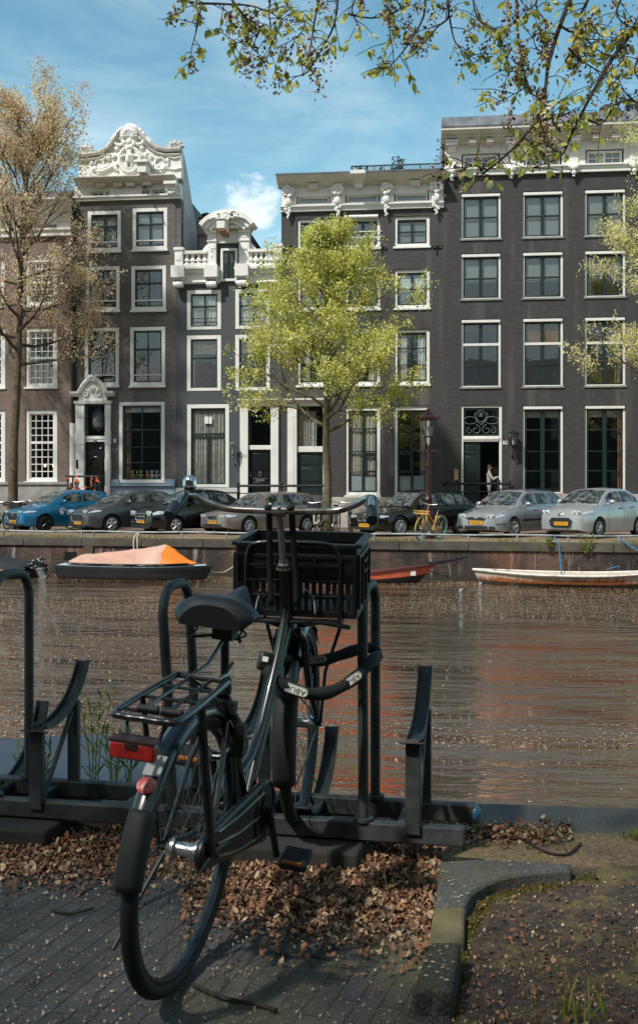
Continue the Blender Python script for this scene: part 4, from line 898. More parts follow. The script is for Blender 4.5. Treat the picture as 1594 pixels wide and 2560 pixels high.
# curved plastered side wall and roof behind the gable
mb=MB(); prof=[]
for t_,y_ in ((0,360),(.35,372),(.8,400),(1.25,430),(1.7,462),(2.3,492),(3.0,520),(4.5,545),(8,552),(10.4,552)): prof.append((YF+.42+t_,Z(429,y_,YF+.4)))
poly=[(xb1t,YF+.42,Z(429,640,YF))]+[(xb1t,y,z) for y,z in prof]+[(xb1t,YF+10.8,Z(429,640,YF))]
mb.prism(poly,(-.35,0,0)); obj('side_wall',mb,white_old,bB,world=True)
mb=MB(); cxm=(xb0+xb1)/2; zr_=bz(660,330); mb.prism([(xb0+.3,YF+.45,ztB),(xb0+.3,YF+.45,ztB+1),(cxm,YF+.45,zr_),(xb1-.3,YF+.45,ztB+1),(xb1-.3,YF+.45,ztB)],(0,10,0)); obj('roof',mb,M('slate','#3d3f42',.6),bB,world=True)
# toy bears on the sill (plain generic bears)
cols=['#8a8a86','#d58a2a','#2f6b58','#e0b04a','#c98b63','#c9ccd0','#b9bcc0','#d5d5d2']; labs=['grey','orange','green','yellow','tan','silver grey, third from the right','pale grey, second from the right','white, rightmost']
for i,q in enumerate((296,314,326,336,350,361,372,383)):
    t_=thing('toy_bear','small %s toy bear standing in the shop window of the grey gabled house'%labs[i] if i<5 else 'small toy bear (%s) in the row on the window sill'%labs[i],'toy',(X(q,YF+.22),YF+.22,bearbase[2]),group='toy bears on the window sill')
    m=M('bear_paint',cols[i],.4,var=.05); mb=MB(); mb.ell((0,0,.17),(.055,.045,.075),8,6); mb.ell((0,0,.30),(.065,.055,.06),8,6)
    for e in(-1,1): mb.ell((e*.05,0,.365),(.026,.018,.026),6,5); mb.tube([(e*.055,0,.22),(e*.085,-.01,.13)],.02,6); mb.tube([(e*.03,0,.12),(e*.035,-.01,0)],.025,6)
    obj('body',mb,m,t_)
    mb=MB(); mb.ell((0,-.052,.285),(.025,.02,.018),6,5); obj('snout',mb,M('snout_pale','#d8cdb8',.6),t_)
# ===================== building A =====================
xa1=X(175)-.05; xa0=X(-160)
bA=thing('canal_house','red brown brick canal house at the left edge with white small-paned sash windows','house',((xa0+xa1)/2,YF,ZS))
ops=[]; ca,cb=X(60),X(136); wA=cb-ca; pitch=X(60)-X(-62.5)
for r,(q0,q1) in enumerate(((611,724),(776,918),(971,1142))):
    z0,z1=Z(98,q1),Z(98,q0)
    for i in (0,-1):
        ops.append((ca+i*pitch,cb+i*pitch,z0,z1,i,r))
ztA=Z(100,560)
shell(bA,brickA,xa0,xa1,ZS,ztA,ops)
for (x0,x1,z0,z1,i,r) in ops:
    window(bA,x0,x1,z0,z1,fw=.17,sw=.05,sm=white,vb=(.25,.5,.75),hb=[(1-j/((6,8,9)[r]),.10 if j==(3,4,5)[r] else .035) for j in range(1,(6,8,9)[r])],bar=.035,inset=.06,silld=.06,fb=.12,cur=([('sides',(.32,.0),M('red_brown_drape','#7c5a4c',.85,vs=8,col2='#4e382f'))] if r==2 else []))
zz=Z(100,1143); mb=MB(); mb.bb(xa0,xa1,YF-.12,YF+.004,ZS+1.0,zz-.12); mb.bb(xa0,xa1,YF-.18,YF+.004,zz-.118,zz); mb.bb(xa0,xa1,YF-.08,YF+.004,ZS,ZS+.998); obj('plinth',mb,M('plinth_grey','#9a9993',.8,vs=1.8,col2='#777671'),bA,world=True,bev=.012)
zA0=ztA; zF=Z(100,505); zC=Z(100,481)
mb=MB(); mb.bb(xa0,xa1-.02,YF-.06,YF+.02,zA0+.002,zF); mb.mould(xa0,xa1,[(YF,zA0-.03),(YF-.16,zA0-.03),(YF-.16,zA0+.14),(YF-.24,zA0+.2),(YF-.24,zA0+.28),(YF,zA0+.28)]); obj('frieze',mb,white,bA,world=True,ang=20)
mb=MB(); mb.mould(xa0,xa1,cornice_prof(YF-.05,zC,zF,.7)); obj('cornice',mb,white,bA,world=True,ang=20)
mb=MB(); mb.bb(X(84),X(136),YF-.075,YF-.058,Z(110,548),Z(110,534)); obj('attic_panel',mb,M('attic_grille','#77746c',.6),bA,world=True)
mb=MB(); mb.prism([(xa0,YF-.7,zC+.004),(xa0,YF-.6,zC+.2),(xa0,YF+5,zC+2.0),(xa0,YF+10.5,zC+.004)],(xa1-xa0,0,0)); obj('roof',mb,M('slate2','#45464a',.6),bA,world=True)
# lit wall lamps inside the ground floor window
lampm=NT('lamp_glow'); lampm.set(Base_Color='#ffd9a0',Emission_Color=(1,.75,.45),Emission_Strength=2.5); lampm=lampm.m
for q in (107.5,127.5):
    mb=MB(); mb.ell((X(q,YF+.7),YF+.7,Z(q,1104,YF+.7)),(.055,.055,.07),8,6); obj('lit_lamp',mb,lampm,bA,world=True)
# plain brick houses across the road behind the camera (seen only in reflections)
bH=thing('canal_house','long row of brick houses behind the viewer, reflected in the windows','house',(0,-15,0)); mb=MB(); mb.bb(-45,45,-25,-14,0,11.5); obj('wall',mb,brickE,bH,world=True); mb=MB(); mb.prism([(-45.3,-13.7,11.502),(-45.3,-19.5,14.5),(-45.3,-25.3,11.502)],(90.6,0,0)); obj('roof',mb,lead,bH,world=True)
mb=MB(); xx=(xa1+xb0)/2; mb.tube([(xx,YF-.06,Z(172,1005)),(xx,YF-.06,Z(172,470))],.1,8); obj('downpipe',mb,iron,bA,world=True)
mb=MB(); mb.tube([(xx-.03,YF-.07,ZS),(xx-.03,YF-.07,Z(172,1004))],.12,8); obj('downpipe_base',mb,white,bA,world=True)
def paint(name,col,metal=.35,rough=.32): return M(name,col,rough,metal,var=.05,vs=2,coat=.7)
tyre_m=M('tyre_rubber','#17181a',.85,var=.2); rim_m=M('alloy_rim','#b4b8ba',.4,metal=.25,var=.08); rimd_m=M('dark_alloy_rim','#4a4e52',.35,metal=.8)
lampglass=M('headlamp_glass','#c9cfd2',.12,metal=.35,var=.25,vs=14,coat=.8); chrome=M('chrome','#c4c8ca',.16,metal=.95,var=.05); trim_m=M('black_plastic','#1a1c1d',.55)
plate_m=M('yellow_plate','#d99a17',.5,var=.04); orange_l=M('orange_lens','#c8622a',.3); red_l=M('red_lens','#8e1f1a',.25,coat=.5)
t=NT('car_glass'); lw=t.noise(t.obj(),5,5,.65); carglass=t.set(Base_Color=t.ramp(lw,[(.40,'#1c2122'),(.62,'#7b8485')]),Roughness=.05,Metallic=.4,IOR=1.6,Normal=t.bump(t.noise(t.obj(),3.,3),.12,.03))  # mottled reflections are painted into the glass base colour
interp=lambda s,tab:float(np.interp(s,[a for a,_ in tab],[b for _,b in tab]))
def smooth(tab,s,w=.06): return sum(interp(s+d*w,tab) for d in(-1,-.5,0,.5,1))/5
def car(label,px,py,ang,pm,L=4.1,W=1.7,H=1.5,wb=2.5,fo=.8,wr=.31,hood=((0,.66),(.12,.74),(1.0,.93)),belt=((1.0,.93),(3.2,1.0),(4.1,.98)),ws=(.95,1.75),rf=(2.9,3.55),win=((1.35,2.2),(2.27,3.0),(3.05,3.3)),plate='XX-00-XX',rim=rim_m,spokes=5,grille='std',light=(.20,.28,.10),lightz=.70,rails=False,tail=.95,tilt_wheel=0,name='parked_car',trimline=False,spokew=.06,mirror_m=None,emblem=None,lz2=None):
    """ang: heading (image-plane frame) measured as degrees from straight away, rear lies that way"""
    p=G(px,py,ZS); yaw=rad(ang)
    back=FWD*cos(yaw)+RGT*sin(yaw)                       # front -> rear
    fx=-back; left=Vector((-fx.y,fx.x,0))
    # p is contact of the front left wheel's outer face; origin = centre of car on the ground
    xw=L/2-fo
    org=p-fx*xw-left*(W/2-.08); org.z=ZS
    rt_=thing(name,label,'car',org,(0,0,math.atan2(fx.y,fx.x)))
    zb0=.2; Ra=wr+.055; s1=fo; s2=fo+wb
    ss=sorted(set([round(v,3) for v in list(np.linspace(0,.3,7))+list(np.linspace(.3,L-.25,40))+list(np.linspace(L-.25,L,6))+[c+Ra*math.cos(a) for c in(s1,s2) for a in np.linspace(0,PI,13)]+[c+e for c in (s1,s2) for e in(-Ra-.012,Ra+.012)]]))
    def wid(s):
        f=min(1,max(0,s/.55)); r=min(1,max(0,(L-s)/.45)); return W/2*(1-.17*(1-f)**2.2-.11*(1-r)**2.2)
    def ztop(s):
        a=smooth(hood,s,.08) if s<ws[0] else (smooth(belt,s,.08))
        if s>L-.02: a-=.03
        return a
    def zbot(s):
        z=zb0+.05*max(0,1-s/.25)+.1*max(0,1-(L-s)/.4)
        for c in(s1,s2):
            d=abs(s-c)
            if d<Ra: z=max(z,wr+math.sqrt(Ra*Ra-d*d))
        return z
    def sec(s,t):       # t 0..1 bottom to shoulder edge on left side, 1..2 to centre
        w_=wid(s); zt_=ztop(s); zb=zbot(s); h=zt_-zb
        if t<=1:
            zz=zb+h*t*.97; g=(zz-.2)/(max(zt_,.75)-.2)
            prof=interp(g,[(-.1,.93),(0,.955),(.25,.985),(.5,1.0),(.72,.985),(.88,.95),(1,.90)])
            return Vector((L/2-s,w_*prof,zz))
        u=t-1; return Vector((L/2-s,w_*.90*(1-u),zt_-h*.03+(.03*h+.035*(1 if s<ws[0]+.1 else .3))*math.sin(min(1,u*1.3)*PI/2)))
    tl=[0,.1,.22,.36,.5,.64,.76,.86,.94,1.0,1.06,1.18,1.4,1.7,2.0]
    g=[]
    for s in ss:
        row=[sec(s,t) for t in tl]; row=[Vector((row[0].x,0,row[0].z))]+row
        full=row+[Vector((v.x,-v.y,v.z)) for v in reversed(row[1:-1])]; g.append(full)
    # pull nose and tail in at their edges for rounding
    mb=MB(); mb.grid(g,closed=True); n=len(g[0]); b0=len(mb.v)
    for k,row,dx in((0,g[0],.035),(1,g[-1],-.035)):
        c=sum(row,Vector())/n; inner=[c+(v-c)*.90+Vector((dx,0,0)) for v in row]; base=0 if k==0 else (len(g)-1)*n
        i0=len(mb.v); mb.v+= [tuple(v) for v in inner]
        for j in range(n): mb.f.append((base+j,base+(j+1)%n,i0+(j+1)%n,i0+j)); mb.m.append(0)
        mb.f.append(tuple(i0+j for j in range(n))); mb.m.append(0)
    body=obj('body',mb,pm,rt_,ang=42)
    # greenhouse
    gs=sorted(set(list(np.linspace(ws[0],ws[1],10))+list(np.linspace(ws[1],rf[0],9))+list(np.linspace(rf[0],rf[1],8))))
    roof=[(ws[0],0.),(ws[0]+(ws[1]-ws[0])*.5,.55),(ws[1],.93),((ws[1]+rf[0])/2,1.0),(rf[0],.93 if rf[1]-rf[0]>.3 else .96),(rf[1],.02)]
    def gh(s,t):
        zb=ztop(s)-.02; k=smooth(roof,s,.1) if ws[0]+.12<s<rf[1]-.12 else interp(s,roof); zt_=zb+.02+(H-zb)*k*1.0
        wb_=wid(s)*.90; wt=W/2*.66; h=(zt_-zb)
        wtop=wb_+(wt-wb_)*min(1,h/(H-zb))
        if t<=1: return Vector((L/2-s,wb_+(wtop-wb_)*t+.03*math.sin(t*PI)*min(1,h*2),zb+h*t*.96))
        u=t-1; return Vector((L/2-s,wtop*(1-u),zb+h*.96+h*.04*math.sin(u*PI/2)+.02*math.sin(u*PI/2)))
    tg=[0,.25,.5,.75,.92,1.0,1.08,1.25,1.5,1.75,2.0]
    mb=MB(); g=[]
    for s in gs:
        row=[gh(s,t) for t in tg]; g.append(row+[Vector((v.x,-v.y,v.z)) for v in reversed(row[:-1])])
    mb.grid(g); obj('roof',mb,pm,body,ang=40)
    def patch(fn,s0,s1_,t0,t1,ns,nt,off,mb=None,side=0):
        mb=mb or MB()
        for e in ((1,-1) if not side else (side,)):
            rows=[]
            for i in range(ns+1):
                s=s0+(s1_-s0)*i/ns; a=t0(s) if callable(t0) else t0; b=t1(s) if callable(t1) else t1; r=[]
                for j in range(nt+1):
                    t_=a+(b-a)*j/nt; p_=fn(s,t_); q=fn(s+.02,t_)-fn(s-.02,t_); w_=fn(s,min(2,t_+.02))-fn(s,max(0,t_-.02)); nn=q.cross(w_)
                    nn=nn.normalized() if nn.length>1e-9 else Vector((0,1,0))
                    if nn.dot(p_-Vector((p_.x*.3,0,.5)))<0: nn=-nn
                    v=p_+nn*off; r.append(Vector((v.x,v.y*e,v.z)))
                rows.append(r)
            mb.grid(rows)
        return mb
    def hgt(s): return max(.02,gh(s,1).z-gh(s,0).z)
    # glass
    mb=MB(); d=(ws[1]-ws[0]); rows=[]
    for i in range(9):
        s=ws[0]+d*(.05+.85*i/8); row=[gh(s,1.06+.94*j/8)+Vector((.006,0,.006)) for j in range(9)]; rows.append(row+[Vector((v.x,-v.y,v.z)) for v in reversed(row[:-1])])
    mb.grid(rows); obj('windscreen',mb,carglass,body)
    for k,(a,b) in enumerate(win):
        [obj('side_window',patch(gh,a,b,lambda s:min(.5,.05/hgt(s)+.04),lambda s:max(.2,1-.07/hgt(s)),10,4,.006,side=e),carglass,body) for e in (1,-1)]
    mb=MB(); rows=[]; d=rf[1]-rf[0]
    for i in range(6):
        s=rf[0]+d*(.12+.75*i/5); row=[gh(s,1.08+.92*j/6)+Vector((-.006,0,.006)) for j in range(7)]; rows.append(row+[Vector((v.x,-v.y,v.z)) for v in reversed(row[:-1])])
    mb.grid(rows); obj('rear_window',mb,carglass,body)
    # seams
    mb=MB()
    for a,_ in list(win[:2])+[(win[1][1]+.03,0)]: patch(sec,a-.02,a-.006,.12,1.0,1,8,.002,mb=mb)
    patch(sec,.04,ws[0],1.02,1.035,12,1,.002,mb=mb)
    obj('panel_gaps',mb,trim_m,body)
    if trimline: [obj('side_moulding',patch(sec,fo+Ra+.12,L-.75,.42,.50,10,1,.012,side=e),trim_m,body) for e in(1,-1)]
    for k in(0,1):
        for e in(1,-1): obj('door_handle',patch(sec,win[k][1]-.25,win[k][1]-.07,.83+.01*k,.87+.01*k,4,1,.025,side=e),trim_m,body)
    # underbody
    mb=MB(); mb.bb(-L/2+.3,L/2-.3,-W/2+.25,W/2-.25,.17,.5); mb.bb(-L/2+.15,L/2-.15,-.45,.45,.2,.45); obj('underbody',mb,trim_m,rt_)
    # wheels
    def wheel(x,y,turn=0):
        e=1 if y>0 else -1; Mr=Matrix.Rotation(turn,3,'Z')
        mb=MB(); mb.lathe([(wr*.66,-.095),(wr*.93,-.1),(wr,-.07),(wr,.07),(wr*.93,.1),(wr*.66,.095)],(x,y,wr),'Y',26,M=Mr,caps=False); w_=obj('wheel',mb,tyre_m,rt_)
        mb=MB(); o=e*.092
        mb.lathe([(wr*.68,-.08*e),(wr*.68,o),(wr*.60,o*1.1),(wr*.56,o*.3),(.0,o*.2)],(x,y,wr),'Y',26,M=Mr,caps=False)
        for i in range(spokes):
            a=2*PI*i/spokes+.3
            for da in ((-.16,.16) if spokes==5 else (0,)):
                r0,r1=.04,wr*.62; pts=[Vector((r*cos(a+da*(r/r1)),o*(.75+.3*(1-r/r1)),r*sin(a+da*(r/r1)))) for r in(r0,(r0+r1)/2,r1)]
                mb.tube([Mr@p_+Vector((x,y,wr)) for p_ in pts],[spokew*.55,spokew*.5,spokew*.45],6,flat=.5)
        mb.lathe([(.055,o*.6),(.05,o*1.1),(0,o*1.15)],(x,y,wr),'Y',12,M=Mr,caps=False); obj('rim',mb,rim,w_)
        mb=MB(); mb.lathe([(wr*.55,o*.05),(0,o*.05)],(x,y,wr),'Y',20,M=Mr,caps=False); obj('brake_disc',mb,trim_m,w_)
    for e in(1,-1): wheel(L/2-s1,e*(W/2-.11),tilt_wheel); wheel(L/2-s2,e*(W/2-.11))
    # mirrors
    for e in(1,-1):
        v=gh(win[0][0]-.02,.12); mb=MB(); c=(v.x-.06,e*(W/2+.06),v.z+.07); mb.ell(c,(.07,.11,.075),12,8); mb.tube([(v.x-.05,e*(v.y-.02),v.z),(v.x-.06,e*(W/2+.0),v.z+.03)],.03,6); obj('wing_mirror',mb,mirror_m or pm,rt_)
    # front face
    xf=L/2+.036; fw_=wid(0)
    for e in(1,-1):
        lx,ly,lz=light; z_=lightz; mb=MB(); f0,f1=fw_*.50,fw_*.885
        def tz(s_,z): 
            zb=zbot(s_); return max(.1,min(.985,(z-zb)/((ztop(s_)-zb)*.97)))
        patch(sec,.008,lx*1.9,lambda q:tz(q,z_-lz*.62*(1-q/(lx*2.3))),lambda q:tz(q,z_+lz*.62*(1-q/(lx*6))),10,5,.012,mb=mb,side=e)
        mb.prism([(xf-.05,e*f0,z_-lz*.15),(xf-.05,e*(f0+.09),z_-lz*.62),(xf-.05,e*f1,z_-lz*.62),(xf-.05,e*f1,z_+lz*.6),(xf-.05,e*(f0+.02),z_+lz*.5)],(.062,0,0))
        hl=obj('headlight',mb,lampglass,rt_)
        mb=MB(); mb.ell((xf+.008,e*(f0+.13),z_-.01),(.012,.055,lz*.40),12,8); mb.ell((xf+.008,e*(f0+.27),z_-.01),(.012,.05,lz*.40),12,8); obj('lamp_reflector',mb,chrome,hl)
    def face(y0,y1,z0,z1,x,d,mb): mb.bb(x-d,x+d,y0,y1,z0,z1)
    mb=MB(); zn=hood[0][1]
    def ring(mb,pts,r,x): mb.tube([Vector((x,y,z)) for y,z in pts],r,6,closed=True)
    def poly(mb,pts,x,d=.02): mb.prism([(x-d,y,z) for y,z in pts],(2*d,0,0))
    gm=MB(); cm=MB()
    if grille=='std':
        pts=[(-.34,zn-.03),(.34,zn-.03),(.30,zn-.13),(-.30,zn-.13)]; poly(gm,pts,xf); ring(cm,pts,.012,xf+.02); poly(gm,[(-.55,.24),(.55,.24),(.6,.36),(-.6,.36)],xf)
    elif grille=='shield':
        pts=[(-.36,zn-.04),(.36,zn-.04),(.42,zn-.16),(.26,zn-.36),(0,zn-.40),(-.26,zn-.36),(-.42,zn-.16)]; poly(gm,pts,xf); ring(cm,pts[1:]+pts[:1],.02,xf+.02)
        poly(gm,[(-.6,.22),(.6,.22),(.66,.30),(-.66,.30)],xf-.01)
    elif grille=='mouth':
        pts=[(-.38,zn-.08),(.38,zn-.08),(.45,zn-.18),(.36,zn-.34),(-.36,zn-.34),(-.45,zn-.18)]; poly(gm,pts,xf); ring(cm,pts,.016,xf+.02)
        poly(gm,[(-.5,.2),(.5,.2),(.55,.27),(-.55,.27)],xf-.01)
    elif grille=='split':
        pts=[(-.33,zn-.02),(.33,zn-.02),(.28,zn-.24),(-.28,zn-.24)]; poly(gm,pts,xf); ring(cm,pts,.02,xf+.02); cm.bb(xf,xf+.035,-.31,.31,zn-.135,zn-.10); poly(gm,[(-.5,.2),(.5,.2),(.6,.32),(-.6,.32)],xf-.01)
    elif grille=='kidney':
        for e in(1,-1):
            pts=[(e*.02,zn-.02),(e*.26,zn-.02),(e*.30,zn-.08),(e*.26,zn-.17),(e*.05,zn-.17),(e*.02,zn-.12)]; poly(gm,pts,xf); ring(cm,pts,.018,xf+.02)
        poly(gm,[(-.5,.22),(.5,.22),(.5,.33),(-.5,.33)],xf-.01)
    elif grille=='box':
        pts=[(-.24,zn-.02),(.24,zn-.02),(.22,zn-.17),(-.22,zn-.17)]; poly(gm,pts,xf); ring(cm,pts,.022,xf+.02); cm.tube([(xf+.03,.2,zn-.15),(xf+.03,-.2,zn-.04)],.012,5); poly(gm,[(-.5,.27),(.5,.27),(.5,.35),(-.5,.35)],xf)
    elif grille=='oval':
        pts=[(-.40,zn-.24),(-.30,zn-.14),(.30,zn-.14),(.40,zn-.24),(.36,zn-.42),(.24,zn-.47),(-.24,zn-.47),(-.36,zn-.42)]; poly(gm,pts,xf); ring(cm,pts,.012,xf+.02)
    elif grille=='slim':
        pts=[(-.36,zn-.05),(-.2,zn-.02),(.2,zn-.02),(.36,zn-.05),(.25,zn-.12),(-.25,zn-.12)]; poly(gm,pts,xf); ring(cm,pts,.012,xf+.02); poly(gm,[(-.42,.27),(.42,.27),(.42,.37),(-.42,.37)],xf-.01)
        for e in(1,-1): poly(gm,[(e*.47,.27),(e*.70,.27),(e*.66,.36),(e*.47,.36)],xf-.012)
    gr=obj('grille',gm,trim_m,rt_); obj('grille_surround',cm,chrome,gr)
    if emblem:
        mb=MB(); z_=zn-.08
        if emblem=='chevrons':
            for k in(0,.045): mb.tube([(xf+.015,.1,zn-.06+k-.03),(xf+.02,0,zn+.0+k-.03),(xf+.015,-.1,zn-.06+k-.03)],.012,5)
        elif emblem=='bowtie': mb.bb(xf+.03,xf+.045,-.09,.09,zn-.135,zn-.10); mb.bb(xf+.03,xf+.046,-.04,.04,zn-.15,zn-.085)
        elif emblem=='oval': mb.ell((xf+.02,0,zn-.05),(.012,.07,.03),14,8)
        elif emblem=='ring': mb.tube([(xf+.03,.07*cos(t_),zn-.10+.055*sin(t_)) for t_ in [2*PI*i/16 for i in range(16)]],.01,5,closed=True); mb.tube([(xf+.03,-.05,zn-.08),(xf+.03,0,zn-.12),(xf+.03,.05,zn-.08)],.008,5)
        elif emblem=='disc': mb.ell((L/2+.02,0,zn+.03),(.02,.04,.04),12,8)
        obj('emblem',mb,chrome,rt_)
    zp=.36 if lz2 is None else lz2
    mb=MB(); mb.bb(xf+.008,xf+.03,-.26,.26,zp-.055,zp+.055); pl=obj('number_plate',mb,plate_m,rt_)
    mb=MB(); mb.bb(xf+.03,xf+.032,-.26,-.215,zp-.054,zp+.054); obj('plate_band',mb,M('blue_band','#22347e',.5),pl)
    tm=text_mb(plate,.095,.001); xform(tm,Matrix.Translation((xf+.0325,.02,zp))@Matrix.Rotation(rad(90),4,'Z')@Matrix.Rotation(rad(90),4,'X')); obj('plate_text',tm,trim_m,pl,smooth=False)
    [obj('bumper_moulding',patch(sec,.02,.40,.40,.45,8,1,.012,side=e),trim_m if grille in('slim',) else pm,body) for e in(1,-1)]
    for e in(1,-1):
        mb=MB(); mb.ell((L/2-.02,e*fw_*.72,.33),(.04,.08,.045),10,6); obj('fog_lamp',mb,lampglass,rt_)
        mb=MB(); mb.ell((-L/2+.06,e*W/2*.80,tail),(.06,.10,.12),10,8); obj('tail_light',mb,red_l,rt_)
    # wipers
    mb=MB()
    for y0,y1 in((.45,-.15),(-.1,-.65)):
        a=gh(ws[0]+.06,1.9); mb.tube([(a.x+.03,y0,gh(ws[0]+.05,1.5).z+.02),(a.x-.12,y1,gh(ws[0]+.16,1.5).z+.03)],.014,5)
    obj('wiper',mb,trim_m,body)
    if rails:
        for e in(1,-1):
            mb=MB(); a=gh(ws[1]+.25,1.0); b=gh(rf[0]-.05,1.0); m_=gh((ws[1]+rf[0])/2,1.0); mb.tube([(a.x+.1,e*a.y,a.z-.01),(a.x,e*a.y,a.z+.06),(m_.x,e*m_.y,m_.z+.065),(b.x,e*b.y,b.z+.06),(b.x-.12,e*b.y,b.z-.01)],.02,6); obj('roof_rail',mb,trim_m,rt_)
    # fallen petals on bonnet and roof
    rr=np.random.RandomState(int(px)); V=[];Fc=[]
    for i in range(70):
        s=rr.uniform(.15,ws[0]) if i<45 else rr.uniform(ws[1],rf[0]); u=rr.uniform(1.1,1.95); fn=sec if i<45 else gh; v=fn(s,u); e=rr.choice((-1,1)); c=Vector((v.x,v.y*e,v.z+.012)); k=rr.uniform(.008,.02); b=len(V); V+=[c+Vector((k,0,0)),c+Vector((0,k*.7,0)),c-Vector((k,0,0)),c-Vector((0,k*.7,0))]; Fc.append((b,b+1,b+2,b+3))
    mb=MB(); mb.add(V,Fc); pe=obj('fallen_petals',mb,petB,rt_,smooth=False); pe['kind']='stuff'
    return rt_,sec,L
blueP=paint('blue_car_paint','#0f6f9a',.3,.28); greyP=paint('dark_grey_paint','#4b4f51',.45); blackP=paint('black_car_paint','#0c0d0e',.1,.2); taupeP=paint('bronze_grey_paint','#8b837c',.5); silverP=paint('silver_paint','#a6a9ab',.45,.30); silver2P=paint('light_silver_paint','#b4b7b9',.45,.30); 
cb,sec,L=car('blue hatchback with white lettering on its door, parked leftmost',112,1329,46,blueP,L=4.06,W=1.69,H=1.5,wb=2.57,fo=.8,wr=.305,hood=((0,.72),(.15,.78),(1.05,.98)),belt=((1.0,.98),(3.0,1.08),(4.06,1.02)),ws=(1.0,1.95),rf=(3.2,3.95),win=((1.5,2.35),(2.42,3.15)),plate='GZ-806-K',rim=rimd_m,grille='shield',emblem='ring',light=(.24,.27,.07),lightz=.72)
def decal(par,sec,L,s,t,txt,size,off=.008):
    v=sec(s,t); n=(sec(s,t+.03)-sec(s,t-.03)).normalized(); tx=(sec(s+.05,t)-sec(s-.05,t)).normalized(); nn=tx.cross(n); 
    if nn.y<0: nn=-nn
    Mx=Matrix((tx,nn.cross(tx),nn)).transposed().to_4x4(); Mx.translation=v+nn*off; return Mx
Mx=decal(cb,sec,L,1.66,.62,'',.2); tm=text_mb('bakc',.27,.002,'LEFT'); xform(tm,Mx); obj('door_lettering',tm,M('white_decal','#e4e6e6',.5),cb,smooth=False)
mb=MB()
for k,(r0,r1) in enumerate(((.125,.1),(.085,.06),(.045,.0))):
    n=14; a0=k*.9; pts=[(r0*cos(a0+5*i/n),r0*sin(a0+5*i/n)) for i in range(n+1)]; qts=[(r1*cos(a0+5*i/n),r1*sin(a0+5*i/n)) for i in range(n+1)]
    for i in range(n): mb.add([Mx@Vector((p[0]-.18,p[1]+.05,.002)) for p in (pts[i],pts[i+1],qts[i+1],qts[i])],[(0,1,2,3)])
obj('door_logo',mb,M('white_decal2','#e4e6e6',.5),cb,smooth=False)
car('dark grey hatchback parked between the blue car and the black saloon',278,1332.5,49,greyP,L=4.04,W=1.73,H=1.48,wb=2.49,fo=.82,wr=.315,hood=((0,.74),(.15,.80),(1.05,1.0)),belt=((1.0,1.0),(3.0,1.08),(4.0,1.0)),ws=(1.0,1.9),rf=(3.1,3.9),win=((1.45,2.3),(2.37,3.1),(3.15,3.4)),plate='TX-634-Z',grille='mouth',spokes=5,light=(.22,.28,.09),lightz=.76,spokew=.09)
car('black saloon with large clear headlights and chrome bar grille, parked left of the handlebar',438,1335.5,49,blackP,L=4.31,W=1.71,H=1.5,wb=2.48,fo=.83,wr=.30,hood=((0,.72),(.12,.80),(1.1,.98)),belt=((1.0,.98),(3.0,1.04),(4.3,1.04)),ws=(1.05,1.85),rf=(2.95,3.7),win=((1.45,2.25),(2.32,3.05)),plate='41-GZ-SR',grille='split',emblem='bowtie',light=(.22,.27,.125),lightz=.72,spokew=.085,lz2=.44)
car('bronze grey estate car parked behind the bicycle handlebar',621,1337,48,taupeP,L=4.51,W=1.72,H=1.42,wb=2.55,fo=.88,wr=.30,hood=((0,.66),(.12,.73),(1.25,.90)),belt=((1.2,.90),(3.2,.94),(4.5,.92)),ws=(1.2,1.95),rf=(3.7,4.35),win=((1.65,2.4),(2.47,3.2),(3.27,3.85)),plate='85-PG-ND',grille='box',light=(.17,.27,.085),lightz=.63,spokes=10,spokew=.04,lz2=.43)
car('black estate car parked behind the maroon lamp post',998,1341.5,52,blackP,L=4.48,W=1.74,H=1.43,wb=2.73,fo=.77,wr=.32,hood=((0,.66),(.12,.73),(1.3,.92)),belt=((1.25,.92),(3.2,.97),(4.4,.95)),ws=(1.25,2.0),rf=(3.75,4.35),win=((1.7,2.5),(2.57,3.3),(3.37,3.95)),plate='31-NT-KX',grille='kidney',emblem='disc',light=(.15,.29,.07),lightz=.64,spokes=12,spokew=.035,rails=True)
car('silver estate car with black roof rails and side mouldings',1280,1344,42,silverP,L=4.45,W=1.70,H=1.48,wb=2.61,fo=.85,wr=.31,hood=((0,.66),(.12,.74),(1.15,.95)),belt=((1.1,.95),(3.2,1.0),(4.4,.98)),ws=(1.1,1.9),rf=(3.75,4.35),win=((1.5,2.3),(2.37,3.15),(3.22,3.9)),plate='18-PB-RZ',grille='slim',emblem='oval',light=(.2,.27,.11),lightz=.68,rails=True,trimline=True,tilt_wheel=rad(-22),lz2=.47)
car('light silver rounded hatchback with chevron badge, parked rightmost',1493,1346.5,45,silver2P,L=3.94,W=1.73,H=1.53,wb=2.46,fo=.78,wr=.315,hood=((0,.78),(.15,.86),(.95,1.02)),belt=((.9,1.02),(2.8,1.08),(3.9,1.02)),ws=(.9,1.75),rf=(2.9,3.75),win=((1.35,2.2),(2.27,2.95),(3.0,3.25)),plate='22-ZHK-3',grille='oval',emblem='chevrons',light=(.23,.26,.125),lightz=.80,spokes=7,spokew=.06,lz2=.46)
